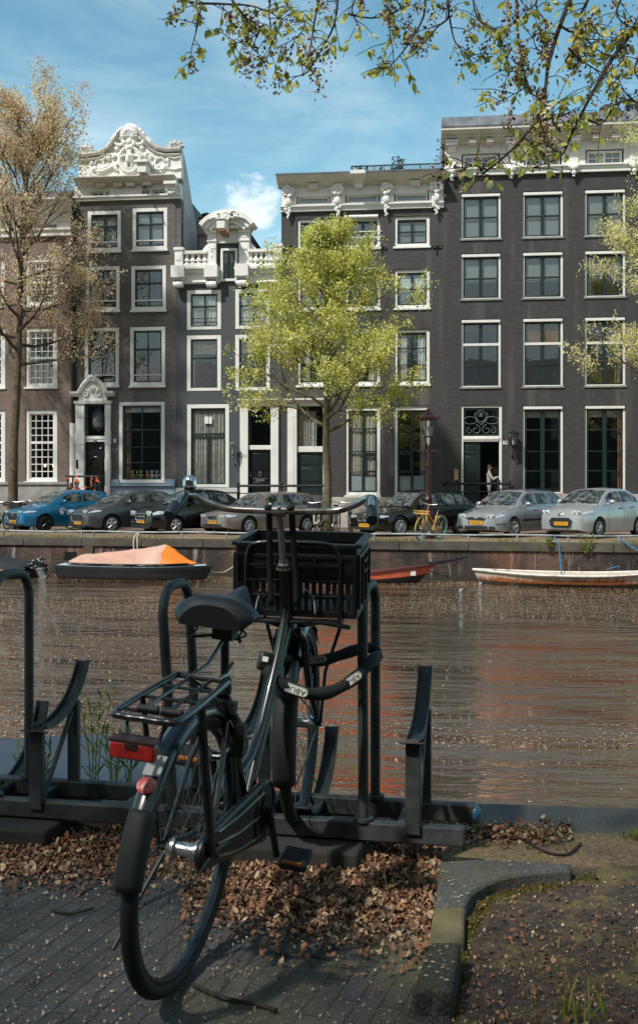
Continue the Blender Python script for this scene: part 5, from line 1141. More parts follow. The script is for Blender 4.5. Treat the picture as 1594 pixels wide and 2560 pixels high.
# ---------- bollard rail on the far quay ----------
railm=M('grey_green_rail','#4d5754',.55,metal=.3,vs=3,col2='#8b918f',amt=.6)
a0,a1=onK(-60,.15),onK(1680,.15); p0=K(a0,.15,ZS)
qr=thing('quay_rail','long low grey tube railing along the far quay edge below the parked cars','railing',p0,(0,0,yawK))
mb=MB(); n=24; mb.tube([((a1-a0)*i/n,0,.205+.012*sin(i*1.7)) for i in range(n+1)],.03,8); obj('rail',mb,railm,qr)
for px in (10,112,205,235,345,455,566,690,815,935,1055,1170,1292,1419,1546):
    x=onK(px,.15)-a0; mb=MB(); mb.tube([(x,0,-.02),(x,0,.2)],.032,8); obj('post',mb,railm,qr)
# grass tufts along the verge
def blades(name,pts,h,wd,mats,label,cat,kind='stuff',seed=1,parent=None,lean=.35):
    r=np.random.RandomState(seed); n=len(pts); P0=np.array([tuple(p) for p in pts]); a=r.uniform(0,6.28,n); H=h*r.uniform(.45,1.3,n); b=r.uniform(0,6.28,n); ln=r.uniform(0,1,n)*lean*H
    wv=np.stack([np.cos(a),np.sin(a),0*a],1)*wd*r.uniform(.7,1.3,(n,1)); up=np.stack([np.cos(b)*ln,np.sin(b)*ln,H],1); mid=P0+up*[.45,.45,.6]; tip=P0+up
    V=np.stack([P0-wv,P0+wv,mid+wv*.7,mid-wv*.7,tip],1).reshape(-1,3); i=np.arange(n)*5
    F4=np.stack([i,i+1,i+2,i+3],1); F3=np.stack([i+3,i+2,i+4,i+4],1)
    me=bpy.data.meshes.new(name); faces=[tuple(f) for f in F4]+[tuple(f[:3]) for f in F3]; me.from_pydata(V.tolist(),[],faces)
    for m in mats: me.materials.append(m)
    mi=r.randint(0,len(mats),n); me.polygons.foreach_set('material_index',np.concatenate([mi,mi]).astype(np.int32)); me.update()
    o=link(bpy.data.objects.new(name,me),parent)
    if label: tag(o,label,cat,kind=kind)
    return o
gr1=leaf_mat('grass_green','#6b7a2c',.3); gr2=leaf_mat('grass_straw','#a8935a',.3); gr3=leaf_mat('grass_dark','#47561f',.3)
pts=[]
for i in range(7000):
    a=R.uniform(onK(-40),onK(1650)); 
    if math.sin(a*1.7)+math.sin(a*.63+1)+R.uniform(-1.2,1.2)<.0: continue
    pts.append(K(a,R.uniform(.33,1.0),ZS+.01))
blades('verge_grass',pts,.07,.007,[gr1,gr2,gr2,gr3],'short grass and straw along the far quay edge','grass',seed=3)
# plant growing out of the wall
def wallplant(px,py,h,label,seed,n=26):
    a=onK(px,-.02); base=K(a,-.03); base.z=CAMZ-(py-HY)/F*((base-Vector((0,0,0))).dot(FWD))
    t_=thing('wall_plant',label,'plant',base,group='weeds on the quay wall'); r=random.Random(seed); mb=MB()
    for i in range(n):
        e=r.uniform(-1,1); q=r.uniform(.5,1)*h; mb.tube([(0,0,0),(e*q*.25,-.1,q*.4),(e*q*.5,-.08-r.uniform(0,.08),q)],[.008,.006,.003],4)
    obj('stems',mb,M('weed_stem','#77743c',.8),t_)
    V,Fc=leafquads(np.array([(r.uniform(-.35,.35)*h*(.4+f),-.1+r.uniform(-.05,.05),h*f) for f in [r.uniform(.1,1) for _ in range(150)]]),.06,np.random.RandomState(seed)); fastmesh('leaves',V,Fc,[gr1,gr2],None,t_)
wallplant(1462,1385,.55,'bushy straw green weed growing out of the quay wall above the rusty rowing boat',1)
wallplant(1370,1368,.25,'thin weed in the quay wall left of the bushy weed',2,10)
# ---------- lamp post ----------
def lamp_post(px,ybase,label):
    d=(CAMZ-ZS)*F/(ybase-HY); p=P(px,ybase,d); p.z=ZS
    t_=thing('street_lamp',label,'street lamp',p); mar=M('maroon_iron','#34171c',.4,metal=.2,var=.2); sc=d/F; top=HY-1020; H=CAMZ-ZS+top*sc
    z=lambda y:CAMZ-ZS-(y-HY)*sc
    mb=MB(); mb.lathe([(.2,0),(.2,.35),(.17,.4),(.17,.62),(.22,.66),(.22,.72),(.14,.8),(.12,1.15),(.15,1.2),(.10,1.28),(.085,1.45),(.075,2.4),(.068,z(1170)),(.09,z(1168)),(.09,z(1160)),(.06,z(1152)),(.055,z(1115))],(0,0,0),'Z',16); mb.tube([(-.28,0,z(1128)),(.28,0,z(1128))],.02,6)
    for e in(-1,1): mb.ell((e*.28,0,z(1128)),(.035,.035,.035),8,6)
    obj('post',mb,mar,t_)
    mb=MB(); zb,zt_=z(1092),z(1050)
    for i in range(4): a=PI/4+i*PI/2; mb.tube([(0,0,z(1118)),(.13*cos(a),.13*sin(a),z(1105)),(.17*cos(a),.17*sin(a),zb)],.018,6); mb.tube([(.17*cos(a),.17*sin(a),zb),(.30*cos(a),.30*sin(a),zt_)],.016,6)
    mb.lathe([(.19,zb-.02),(.19,zb+.02),(.02,zb+.02)],(0,0,0),'Z',4,M=Matrix.Rotation(PI/4,3,'Z'))
    obj('lantern_frame',mb,mar,t_)
    mb=MB(); Mz=Matrix.Rotation(PI/4,3,'Z'); mb.lathe([(.34,zt_-.01),(.37,zt_+.04),(.30,zt_+.07),(.16,z(1034)),(.12,z(1034)+.01),(.12,z(1030)),(.07,z(1027)),(.09,z(1024)),(.03,z(1021)),(.01,z(1014))],(0,0,0),'Z',4,M=Mz)
    for i in range(12): a=PI/2*(i//3)+PI/4; u=Vector((cos(a),sin(a),0)); v=Vector((-u.y,u.x,0)); c=u*.262+v*((i%3)-1)*.17+Vector((0,0,zt_+.09)); mb.ell(c,(.03,.03,.05),6,5)
    obj('lantern_roof',mb,mar,t_)
    mb=MB(); mb.lathe([(.165,zb+.02),(.295,zt_-.01)],(0,0,0),'Z',4,M=Mz,caps=False); obj('lantern_glass',mb,glass,t_,smooth=False)
    mb=MB(); mb.lathe([(.035,zb+.02),(.035,zb+.22),(.05,zb+.24),(.02,zb+.34)],(0,0,0),'Z',8); obj('lamp_bulb',mb,M('opal_glass','#d9d6cc',.3),t_)
lamp_post(1070,1347,'maroon cast iron street lamp with glass lantern in front of the black estate car')
# ---------- bicycles ----------
bk=M('black_bike_paint','#101314',.35,var=.2); steel=M('worn_steel','#9a9c9a',.35,metal=.8,var=.2,vs=20); saddle_m=M('black_saddle','#15181a',.5)
def simple_bike(label,loc,yaw,lean=0,frame=bk,rimc=steel,tyre=tyre_m,group='parked bicycles',rack=False,frontrack=False,crate=False,name='bicycle',wide=.3,saddle=True,step=True,grips=trim_m,cat='bicycle'):
    t_=thing(name,label,cat,loc,(rad(lean),0,yaw),group); r=.34
    for x in (0,1.08):
        mb=MB(); mb.tube([(x+r*cos(a),0,r+.02+r*sin(a)) for a in [2*PI*i/28 for i in range(28)]],.021,8,closed=True); w_=obj('wheel',mb,tyre,t_)
        mb=MB(); mb.tube([(x+.315*cos(a),0,r+.02+.315*sin(a)) for a in [2*PI*i/28 for i in range(28)]],.012,6,closed=True); obj('rim',mb,rimc,w_)
        mb=MB()
        for i in range(18): a=2*PI*i/18; mb.tube([(x+.02*cos(a),.025*(1 if i%2 else -1),r+.02+.02*sin(a)),(x+.315*cos(a),0,r+.02+.315*sin(a))],.003,3)
        mb.tube([(x,-.05,r+.02),(x,.05,r+.02)],.02,8); obj('spokes',mb,steel,w_)
    z=r+.02; mb=MB(); H=Vector((.86,0,.88)); B=Vector((.46,0,.29)); Sx=Vector((.3,0,.80 if not step else .74)); Rr=Vector((0,0,z)); Hb=Vector((.91,0,.72))
    mb.tube([H,Hb],.024,8); mb.tube([B,Sx],.019,8); mb.tube([Hb+Vector((-.01,0,.02)),B],.02,8)
    mb.tube([H+Vector((.01,0,-.05)),B.lerp(Sx,.45 if step else .92)],.018,8)
    for e in(-1,1): mb.tube([B+Vector((0,e*.03,0)),Rr+Vector((0,e*.06,0))],.012,6); mb.tube([B.lerp(Sx,.9)+Vector((0,e*.02,0)),Rr+Vector((0,e*.06,0))],.010,6)
    fr=obj('frame',mb,frame,t_)
    mb=MB()
    for e in(-1,1): mb.tube([Hb+Vector((0,e*.03,0)),Vector((.97,e*.05,.6)),Vector((1.08,e*.055,z))],.013,6)
    mb.tube([Hb,Hb+Vector((-.005,0,.02))],.03,8); obj('fork',mb,frame,t_)
    mb=MB(); top=Vector((.80,0,1.06)); mb.tube([H,top],.013,6); mb.tube([(.64,-wide,1.05),(.76,-wide*.95,1.10),(.82,-wide*.5,1.07),(.80,0,1.06),(.82,wide*.5,1.07),(.76,wide*.95,1.10),(.64,wide,1.05)],.012,6); hb=obj('handlebar',mb,steel,t_)
    for e in(-1,1): obj('grip',MB().tube([(.64,e*wide,1.05),(.74,e*wide*.96,1.092)],.02,8),grips,hb)
    mb=MB(); mb.tube([Sx,(.24,0,.93)],.014,6); obj('seat_post',mb,steel,t_)
    mb=MB(); mb.ell((.18,0,.95),(.13,.11,.035),12,6); mb.ell((.32,0,.955),(.13,.035,.03),10,6); obj('saddle',mb,saddle_m,t_)
    mb=MB(); mb.lathe([(.09,-.006),(.095,0),(.09,.006)],(B.x,-.05,B.z),'Y',16); mb.tube([(B.x,-.07,B.z),(B.x+.1,-.08,B.z-.13)],.01,5); mb.box((B.x+.1,-.13,B.z-.13),(.08,.09,.025)); mb.tube([(B.x,.05,B.z),(B.x-.1,.07,B.z+.13)],.01,5); mb.box((B.x-.1,.12,B.z+.13),(.08,.09,.025)); obj('crank',mb,steel,t_)
    for x,a0,a1 in((0,20,185),(1.08,-5,150)):
        mb=MB(); pts=[(x+.375*cos(rad(a)),0,z+.375*sin(rad(a))) for a in np.linspace(a0,a1,14)]; mb.tube(pts,.022,6,flat=.5); obj('mudguard',mb,frame,t_)
    if rack:
        mb=MB(); 
        for e in(-1,1): mb.tube([(.2,e*.06,.76),(-.2,e*.06,.76)],.009,5); mb.tube([(-.05,e*.06,.76),(0,e*.06,z)],.008,5)
        for x in(-.2,-.1,0,.1): mb.tube([(x,-.06,.76),(x,.06,.76)],.007,5)
        obj('rear_rack',mb,frame,t_)
    if frontrack:
        mb=MB()
        for y in(-.16,-.05,.05,.16): mb.tube([(.98,y,.80),(1.34,y,.80)],.010,5)
        for x in(.98,1.34): mb.tube([(x,-.16,.80),(x,.16,.80)],.012,5); mb.tube([(x,-.16,.87),(x,.16,.87)],.009,5)
        for e in(-1,1): mb.tube([(1.25,e*.12,.80),(1.08,e*.06,z)],.009,5); mb.tube([(1.34,e*.16,.8),(1.34,e*.16,.87)],.009,5); mb.tube([(.98,e*.16,.87),(1.34,e*.16,.87)],.009,5)
        obj('front_rack',mb,frame,t_)
    if crate:
        mb=MB(); mb.bb(.98,1.3,-.2,.2,.83,1.05); obj('front_crate',mb,trim_m,t_)
    return t_
yel=M('yellow_bike_paint','#d9a441',.4,var=.08); turq=M('turquoise_tyre','#4fa3a0',.6,var=.1)
fwp=G(1050,1352.5,ZS); rwp=G(1106,1348.6,ZS); dv=(fwp-rwp); dv.z=0; yaw=math.atan2(dv.y,dv.x); fx=dv.normalized()
simple_bike('yellow step-through bicycle with turquoise tyres leaning by the maroon lamp post',fwp-fx*1.08,yaw,-7,frame=yel,rimc=turq,tyre=turq,group=None,frontrack=True,wide=.26)
R2=random.Random(5)
def far_bike(px,d,yaw,label,lean=0,**k):
    p=LD((px-CXP)/F*d,d); p.z=ZS; return simple_bike(label,p,PSI+rad(yaw),lean,**k)
redb=M('red_bike_paint','#8c2f28',.4); whiteb=M('white_bike_paint','#c9c9c5',.4); greenb=M('green_bike_paint','#23392f',.4)
far_bike(805,36.8,-100,'white framed bicycle with front crate nearest the green tree',5,frame=whiteb,crate=True)
far_bike(832,37.6,-82,'black bicycle with wide handlebar just right of the white framed one',-4,rack=True)
far_bike(880,37.2,-96,'bicycle with red rear lamp and luggage rack between the tree and black estate car',4,frame=greenb,rack=True)
far_bike(905,38.2,-70,'dark bicycle whose handlebar shows above the black estate bonnet',-5,rack=True)
far_bike(945,38.4,-112,'rightmost dark bicycle hidden by the black estate car',3)
far_bike(1190,39.0,8,'red bicycle behind the tail of the black estate car',3,frame=redb,rack=True)
far_bike(-4,38.6,-88,'black bicycle at the left edge beside the tall tree',4,rack=True)
far_bike(18,39.4,-100,'dark green bicycle hidden half behind the tall trunk',-3,frame=greenb)
far_bike(70,40.2,-95,'black bicycle with crate between the tall trunk and blue car',3,crate=True)
far_bike(92,40.8,-80,'white framed bicycle behind the blue car bonnet',-3,frame=whiteb,rack=True)
# bike hoops by the green tree
def hoop_stand(px,d,w_,h,label):
    p=LD((px-CXP)/F*d,d); p.z=ZS; t_=tag(obj('bike_stand',MB().tube([(-w_/2,0,0),(-w_/2,0,h-.12),(-w_/2+.04,0,h-.03),(-w_/2+.12,0,h),(w_/2-.12,0,h),(w_/2-.04,0,h-.03),(w_/2,0,h-.12),(w_/2,0,0)],.03,8),M('stand_grey','#3d4443',.5,metal=.4)),label,'bike stand'); t_.location=p; t_.rotation_euler=(0,0,PSI); return t_
hoop_stand(800,37.3,.75,.8,'grey tube bike stand beside the green tree trunk')
# ---------- stoop railings ----------
def stoop_rail(q0,q1,qy,qb,Yr,posts,label,ends=True):
    x0,x1=X(q0,Yr),X(q1,Yr); cq_=(q0+q1)/2; zt_=Z(cq_,qy,Yr); zb=ZS
    t_=thing('stoop_railing',label,'railing',((x0+x1)/2,Yr,ZS)); mb=MB(); mb.tube([(x0,Yr,zt_),(x1,Yr,zt_)],.05,8); mb.tube([(x0,Yr,Z(cq_,qb,Yr)),(x1,Yr,Z(cq_,qb,Yr))],.025,6)
    if ends:
        for x,e in((x0,-1),(x1,1)): mb.ell((x+e*.02,Yr,zt_-(.12 if e>0 else 0)),(.09,.09,.09),10,8)
    obj('rail',mb,iron,t_,world=True)
    for q in posts:
        x=X(q,Yr); mb=MB(); mb.lathe([(.06,zb),(.06,zt_-.3),(.09,zt_-.26),(.05,zt_-.2),(.05,zt_+.06),(.08,zt_+.08),(.06,zt_+.13),(.01,zt_+.16)],(x,Yr,0),'Z',10); obj('post',mb,iron,t_,world=True)
stoop_rail(560,774,1152,1170,40.3,(565,666,772),'thin black iron railing before the two neighbouring front doors',False)
stoop_rail(1052,1212,1147,1166,40.3,(1060,1082,1181,1205),'thick black iron railing before the open front door')
# ---------- person in doorway ----------
def person(name,label,loc,yaw,J,rad_,mat_parts,skin,hair=None,scale=1.,head=None):
    t_=thing(name,label,'person',loc,(0,0,yaw)); return t_
skin=M('skin','#b98b72',.6); shirt=M('pale_shirt','#a6a29d',.8,var=.1); trouser=M('grey_trousers','#8d8a86',.8,var=.1); hairm=M('brown_hair','#4a3626',.7)
def skin_mesh(name,verts,edges,radii,mat,parent,root=0,sub=1):
    me=bpy.data.meshes.new(name); me.from_pydata(verts,edges,[]); me.materials.append(mat); o=link(bpy.data.objects.new(name,me),parent)
    m=o.modifiers.new('Skin','SKIN'); m.use_smooth_shade=True
    for i,v in enumerate(me.skin_vertices[0].data): v.radius=(radii[i],radii[i]) if not isinstance(radii[i],tuple) else radii[i]; v.use_root=(i==root)
    s=o.modifiers.new('Sub','SUBSURF'); s.levels=sub; s.render_levels=sub
    return o
def make_person(label,loc,yaw,h,top,bot,hair,pose,bodymat=None):
    t_=thing('person',label,'person',loc,(0,0,yaw)); k=h/1.75
    v=lambda x,y,z:(x*k,y*k,z*k)
    # x forward, y left. one continuous body
    lh,rh=pose['lh'],pose['rh']; le,re_=pose['le'],pose['re']
    V=[v(0,0,.95),v(0,0,1.12),v(.01,0,1.30),v(0,0,1.44),v(.01,0,1.52),v(.03,0,1.62),v(.03,0,1.70),
       v(0,.17,1.40),v(*le),v(*lh),v(0,-.17,1.40),v(*re_),v(*rh),
       v(0,.09,.90),v(.02,.10,.50),v(-.01,.10,.09),v(.12,.11,.04),v(0,-.09,.90),v(.02,-.10,.50),v(-.01,-.10,.09),v(.12,-.11,.04)]
    E=[(0,1),(1,2),(2,3),(3,4),(4,5),(5,6),(3,7),(7,8),(8,9),(3,10),(10,11),(11,12),(0,13),(13,14),(14,15),(15,16),(0,17),(17,18),(18,19),(19,20)]
    Rr=[(.15,.11),(.135,.10),(.155,.11),(.11,.09),.055,(.085,.075),.08,.062,.045,.03,.062,.045,.03,.09,.062,.042,.035,.09,.062,.042,.035]
    Rr=[tuple(a*k for a in r) if isinstance(r,tuple) else r*k for r in Rr]
    o=skin_mesh('body',V,E,Rr,bodymat or trouser,t_,0,2)
    return t_,k,V
# interior floor z = door sill; person stands just inside the open door
pz=Z(1140,1203); px_=X(1158,YF+.7)
pt,k,V=make_person('person in pale grey clothes standing in the open doorway holding something up',(px_,YF+.6,pz+.004),rad(0),1.68,None,None,None,dict(le=(.18,.2,1.18),lh=(.42,.12,1.30),re=(.16,-.22,1.16),rh=(.40,-.12,1.26)))
mb=MB(); mb.ell((.03*k,0,1.655*k),(.095*k,.078*k,.115*k),14,10); mb.ell((.125*k,0,1.645*k),(.02*k,.016*k,.022*k),8,6)
for e in(-1,1): mb.ell((.03*k,e*.078*k,1.65*k),(.02*k,.012*k,.03*k),6,5); mb.ell((.105*k,e*.032*k,1.67*k),(.014*k,.014*k,.01*k),6,5)
mb.ell((.115*k,0,1.605*k),(.012*k,.025*k,.008*k),6,4); obj('head',mb,skin,pt)
mb=MB(); mb.ell((.01*k,0,1.69*k),(.105*k,.09*k,.10*k),14,10); mb.ell((-.06*k,0,1.60*k),(.05*k,.075*k,.10*k),10,8); obj('hair',mb,hairm,pt)
mb=MB(); g=[]
for z_,rx,ry in((.86,.12,.165),(1.0,.115,.16),(1.14,.115,.155),(1.3,.13,.19),(1.40,.12,.21),(1.455,.07,.10)): g.append([(rx*k*cos(a),ry*k*sin(a),z_*k) for a in [2*PI*i/16 for i in range(16)]])
mb.grid(g,closed=True); 
for s_ in('l','r'):
    A=Vector(V[7] if s_=='l' else V[10]); B=Vector(V[8] if s_=='l' else V[11]); Cc=Vector(V[9] if s_=='l' else V[12]); mb.tube([A,A.lerp(B,.5),B,B.lerp(Cc,.6)],[.075*k,.065*k,.058*k,.045*k],10)
obj('shirt',mb,shirt,pt)
mb=MB()
for i9 in(9,12):
    c=Vector(V[i9]); mb.ell(c+Vector((.03,0,0)),(.045*k,.022*k,.035*k),8,6)
    for f in range(4): mb.tube([c+Vector((.06,(f-1.5)*.016,.015)),c+Vector((.10-.008*abs(f-1.3),(f-1.5)*.017,.01)),c+Vector((.12-.012*abs(f-1.3),(f-1.5)*.016,-.02))],.008*k,5)
    mb.tube([c+Vector((.02,.02,.02)),c+Vector((.05,.045,.035)),c+Vector((.085,.04,.03))],.009*k,5)
obj('hands',mb,skin,pt)
mb=MB()
for e in(-1,1): mb.ell((.05*k,e*.10*k,.04*k),(.13*k,.048*k,.045*k),10,6)
obj('shoes',mb,trim_m,pt)
bg_=MB(); bg_.prism([(-.16,-.09,0),(.16,-.09,0),(.14,-.07,.34),(-.14,-.07,.34)],(0,.16,0)); bag=obj('orange_bag',bg_,M('orange_cloth','#c4502a',.8)); bag.location=(X(1148,YF+.35),YF+.35,pz); tag(bag,'orange bag standing on the threshold of the open door','bag')
mb=MB(); mb.tube([(-.1,0,.34),(-.08,0,.46),(.08,0,.46),(.1,0,.34)],.012,5); obj('bag_handle',mb,M('orange_cloth2','#a84322',.8),bag)
# ---------- cargo bike with orange bunting, two seated riders behind the blue car ----------
orangem=M('orange_bunting','#d9591c',.7,var=.12); d0=40.6
p=LD((205-CXP)/F*d0,d0); p.z=ZS
cbk=thing('cargo_bike','cargo bike with roof frame hung with orange pennants behind the blue car','cargo bike',p,(0,0,PSI))
sc=d0/F; lx=lambda px:(px-205)*sc; lz=lambda py:CAMZ-ZS-(py-HY)*sc
mb=MB(); zt_=lz(1190)
for y in(0,.8): mb.tube([(lx(166),y,zt_),(lx(248),y,zt_-.02)],.035,8); mb.tube([(lx(170),y,.5),(lx(170),y,zt_)],.03,8); mb.tube([(lx(239),y,.5),(lx(239),y,zt_)],.03,8)
mb.tube([(lx(190),0,lz(1217.5)),(lx(226),0,lz(1217.5))],.012,6)
for x in(166,247): mb.tube([(lx(x),-.03,zt_),(lx(x),.83,zt_)],.045,8)
obj('roof_frame',mb,trim_m,cbk)
mb=MB(); mb.prism([(lx(172),-.02,.35),(lx(245),-.02,.35),(lx(252),-.02,.95),(lx(166),-.02,.95)],(0,.84,0)); obj('cargo_box',mb,bk,cbk)
for x in(178,238):
    for y in(-.1,.92):
        mb=MB(); mb.tube([(lx(x)+.28*cos(a),y,.3+.28*sin(a)) for a in [2*PI*i/22 for i in range(22)]],.025,6,closed=True)
        for i in range(9): a=2*PI*i/9; mb.tube([(lx(x),y,.3),(lx(x)+.28*cos(a),y,.3+.28*sin(a))],.004,3)
        obj('wheel',mb,tyre_m,cbk)
for k_,(xa,ya,xb,yb,xc_,yc) in enumerate(((170,1193,178,1193,174,1201),(187,1188,198,1188,193,1194),(186,1202,194,1196,203,1207),(228,1190,233,1196,229,1202),(226,1200,231,1204,230,1219),(241,1192,246,1197,241,1199),(239,1203,244,1197,252,1207),(209,1217,218.5,1217,213,1224),(234,1229,237,1222,242,1230))):
    mb=MB(); mb.prism([(lx(xa),-.05,lz(ya)),(lx(xb),-.05,lz(yb)),(lx(xc_),-.06,lz(yc))],(0,.012,0)); obj('pennant',mb,orangem,cbk,smooth=False)
capw=M('striped_cap','#d8d2c8',.7,vs=9,col2='#8a3b2e',amt=.5); salmon=M('salmon_shirt','#cf7a63',.8,var=.1); darkj=M('dark_jacket','#25282b',.8)
for nm,px,top,mt,yw,lab in (('person',168,1206,darkj,rad(-60),'seated person in dark jacket and striped cap on the cargo bike'),('person',184,1203,salmon,rad(-40),'seated person in salmon shirt and striped cap on the cargo bike')):
    ph=LD((px-CXP)/F*d0,d0-.0); hz=CAMZ-(top-HY)*sc; t_=thing('person',lab,'person',(ph.x+.12*SP,ph.y+.28,hz-1.26),(0,0,PSI+yw)); V=[(0,0,.45),(0,0,.62),(.01,0,.84),(0,0,.95),(.02,0,1.03),(.04,0,1.12),(.04,0,1.19),(0,.18,.92),(.12,.22,.70),(.32,.14,.64),(0,-.18,.92),(.12,-.22,.70),(.32,-.14,.64),(.05,.1,.44),(.42,.11,.46),(.42,.11,.10),(.52,.11,.05),(.05,-.1,.44),(.42,-.11,.46),(.42,-.11,.10),(.52,-.11,.05)]
    E=[(0,1),(1,2),(2,3),(3,4),(4,5),(5,6),(3,7),(7,8),(8,9),(3,10),(10,11),(11,12),(0,13),(13,14),(14,15),(15,16),(0,17),(17,18),(18,19),(19,20)]
    Rr=[(.15,.11),(.135,.10),(.155,.11),(.12,.09),.055,(.085,.075),.08,.066,.05,.032,.066,.05,.032,.09,.062,.042,.035,.09,.062,.042,.035]
    skin_mesh('body',V,E,Rr,mt,t_,0,2)
    mb=MB(); mb.ell((.04,0,1.13),(.095,.08,.115),12,9); mb.ell((.135,0,1.12),(.02,.015,.02),6,5)
    for e in(-1,1): mb.ell((.04,e*.08,1.12),(.02,.012,.03),6,5); mb.ell((.118,e*.032,1.145),(.012,.012,.01),6,4)
    mb.ell((.125,0,1.08),(.01,.025,.008),6,4); obj('head',mb,skin,t_)
    mb=MB(); mb.lathe([(.108,1.17),(.108,1.22),(.08,1.25),(0,1.265)],(.03,0,0),'Z',14); mb.ell((.14,0,1.175),(.08,.075,.012),10,5); obj('cap',mb,capw,t_)
# orange object on roof of the grey hatchback's far side: roof lamp on a passing board
# ---------- boats ----------
def hull(name,label,px0,px1,dpt,free,W,bow=1,stern=-1,mats=None,sheer=.12,cat='boat',rake=.35,bowfull=.5,flare=.85,draft=.18,rimm=None,bottom_m=None,n=22,off=1.15):
    """boat lying along the far wall; local x along the wall, origin at its middle on the waterline"""
    a0,a1=onK(px0,-off),onK(px1,-off); L=a1-a0; p=K((a0+a1)/2,-off,ZW)
    t_=thing(name,label,cat,p,(0,0,yawK)); L2=L/2
    def w(u):   # u -1..1
        f=1.
        if bow: f*=1-max(0,(u-.15)/.85)**2.4
        else: f*=1-.25*max(0,(u-.3)/.7)**2
        if stern<0: f*=1-.22*max(0,(-u-.4)/.6)**2
        else: f*=1-max(0,(-u-.15)/.85)**2.4
        return max(.02,W/2*f)
    def zt_(u): return free+sheer*(max(0,u)**2.2 if bow else 0)+sheer*.6*max(0,-u)**2.2
    us=[-1+2*i/n for i in range(n+1)]
    return t_,L2,w,zt_,us
def hull_mesh(t_,L2,w,zt_,us,mat,rake,rake2,bands,thick=.05,inner=True,draft=.22,flare=.8):
    """bands: list of (z fraction from, to, material, name)"""
    def sec(u,f,e,off=0.):       # f 0 keel..1 rim
        x=L2*u+(rake*(f-.5) if u>.75 else 0)*max(0,(u-.75)/.25)-(rake2*(f-.5) if u<-.75 else 0)*max(0,(-u-.75)/.25)
        ww=w(u)*(flare+(1-flare)*f)*(.72+.28*min(1,f*2.2)) ; zz=-draft+(zt_(u)+draft)*f
        return Vector((x,e*(ww+off),zz))
    for (f0,f1,m,nm,off) in bands:
        mb=MB(); fs=[f0+(f1-f0)*i/5 for i in range(6)]
        g=[[sec(u,f,-1,off) for f in fs]+[sec(u,f,1,off) for f in reversed(fs)] for u in us]
        mb.grid(g)
        for row in (g[0],g[-1]): mb.add(row,[tuple(range(len(row)))])
        obj(nm,mb,m,t_)
    return sec
bl=M('black_hull','#131619',.45,var=.2); brownb=M('brown_antifoul','#4a2d22',.7,vs=4,col2='#2c1d18'); paleblue=M('pale_blue_deck','#9fb2bb',.6,var=.08,vs=3)
t=NT('orange_tarp'); n=t.noise(t.obj(),1.2,4); orange_tarp=t.set(Base_Color=t.ramp(n,[(.35,'#b98a74'),(.65,'#cba592')]),Roughness=.6,Normal=t.bump(t.noise(t.obj((1,2.2,1)),4,5,.65),.8,.06))
t=NT('orange_tarp_bright'); orange_b=t.set(Base_Color='#e07a1e',Roughness=.55)
# orange covered boat
t_,L2,w,zt_,us=hull('boat','black hulled open boat under a salmon orange tarpaulin',163,518,0,.36,1.5,bow=1,stern=-1,sheer=.04,off=1.3)
sec=hull_mesh(t_,L2,w,zt_,us,bl,.35,.12,[(0,.42,brownb,'bottom',0),(.42,.86,bl,'hull',.004),(.86,1.0,M('hull_rim','#20262a',.4),'rubbing_strake',.03)])
mb=MB(); g=[[Vector((L2*u*.985,e*w(u)*1.0,zt_(u)+.01+ .03*(1-abs(e))))for e in(-1,-.6,0,.6,1)] for u in us]; mb.grid(g); obj('deck',mb,paleblue,t_)
rr=np.random.RandomState(8)
ridge=[(-.84,.15),(-.76,.24),(-.5,.31),(-.2,.38),(.1,.46),(.3,.53),(.42,.59),(.52,.48),(.62,.30),(.74,.13),(.84,.05)]
def tarp(rows,mat,nm,par):
    mb=MB(); g=[]
    for u,h in rows:
        ww=w(u)*.90; r=[]
        for j in range(17):
            v=-1+2*j/16; prof=(1-abs(v)**1.25); fold=.055*math.sin(v*6+u*11+1.5*math.sin(u*5))*(abs(v)**.7)*(1 if h>.1 else .4)+rr.normal(0,.006)
            r.append(Vector((L2*u+.03*math.sin(v*7+u*3),v*ww*(1+.04*math.sin(u*23)),zt_(u)+.045+max(.01,h*prof+fold))))
        g.append(r)
    mb.grid(g); return obj(nm,mb,mat,par,ang=60)
fine=[(float(u),float(np.interp(u,[a for a,_ in ridge],[b for _,b in ridge]))) for u in np.linspace(-.84,.44,30)]
tp=tarp(fine,orange_tarp,'tarpaulin',t_)
fine=[(float(u),float(np.interp(u,[a for a,_ in ridge],[b for _,b in ridge]))) for u in np.linspace(.44,.84,14)]
tarp(fine,orange_b,'tarpaulin_end',tp)
mb=MB(); mb.tube([(L2*u,-w(u)*.93,zt_(u)+.09) for u in np.linspace(-.84,.80,30)],.02,5)
for u in(-.35,.08,.42): mb.tube([(L2*u,-w(u)*.95,zt_(u)+.06),(L2*u+.03,-w(u)*1.04,zt_(u)-.05)],.012,5)
obj('tarp_cord',mb,bl,t_)
# black covered boat at the left with outboard motor and rope fender
t_,L2,w,zt_,us=hull('boat','black tarpaulin covered boat with rope fender and bare outboard motor at the left edge',-310,92,0,.22,1.8,bow=0,stern=-1,sheer=.0,off=1.5)
hull_mesh(t_,L2,w,zt_,us,bl,.05,.1,[(0,1,bl,'hull',0)])
blk_tarp=M('black_tarp','#23272b',.55,var=.2,vs=2,bump=.2,bs=6)
mb=MB(); g=[]
for i in range(22):
    u=-1+2*i/21*.99; h=float(np.interp(u,[-1,-.2,.2,.6,.98],[.75,.72,.55,.26,.05])); g.append([Vector((L2*u,v*w(u)*1.02,zt_(u)+.12+h*(1-abs(v)**1.3)+.015*math.sin(v*8+u*9))) for v in np.linspace(-1,1,13)])
mb.grid(g); g2=[]
for e in(-1,1): mb.grid([[Vector((L2*u,e*w(u)*1.02,zt_(u)+.12)) for u in us],[Vector((L2*u,e*w(u)*1.03,zt_(u)+.02)) for u in us]])
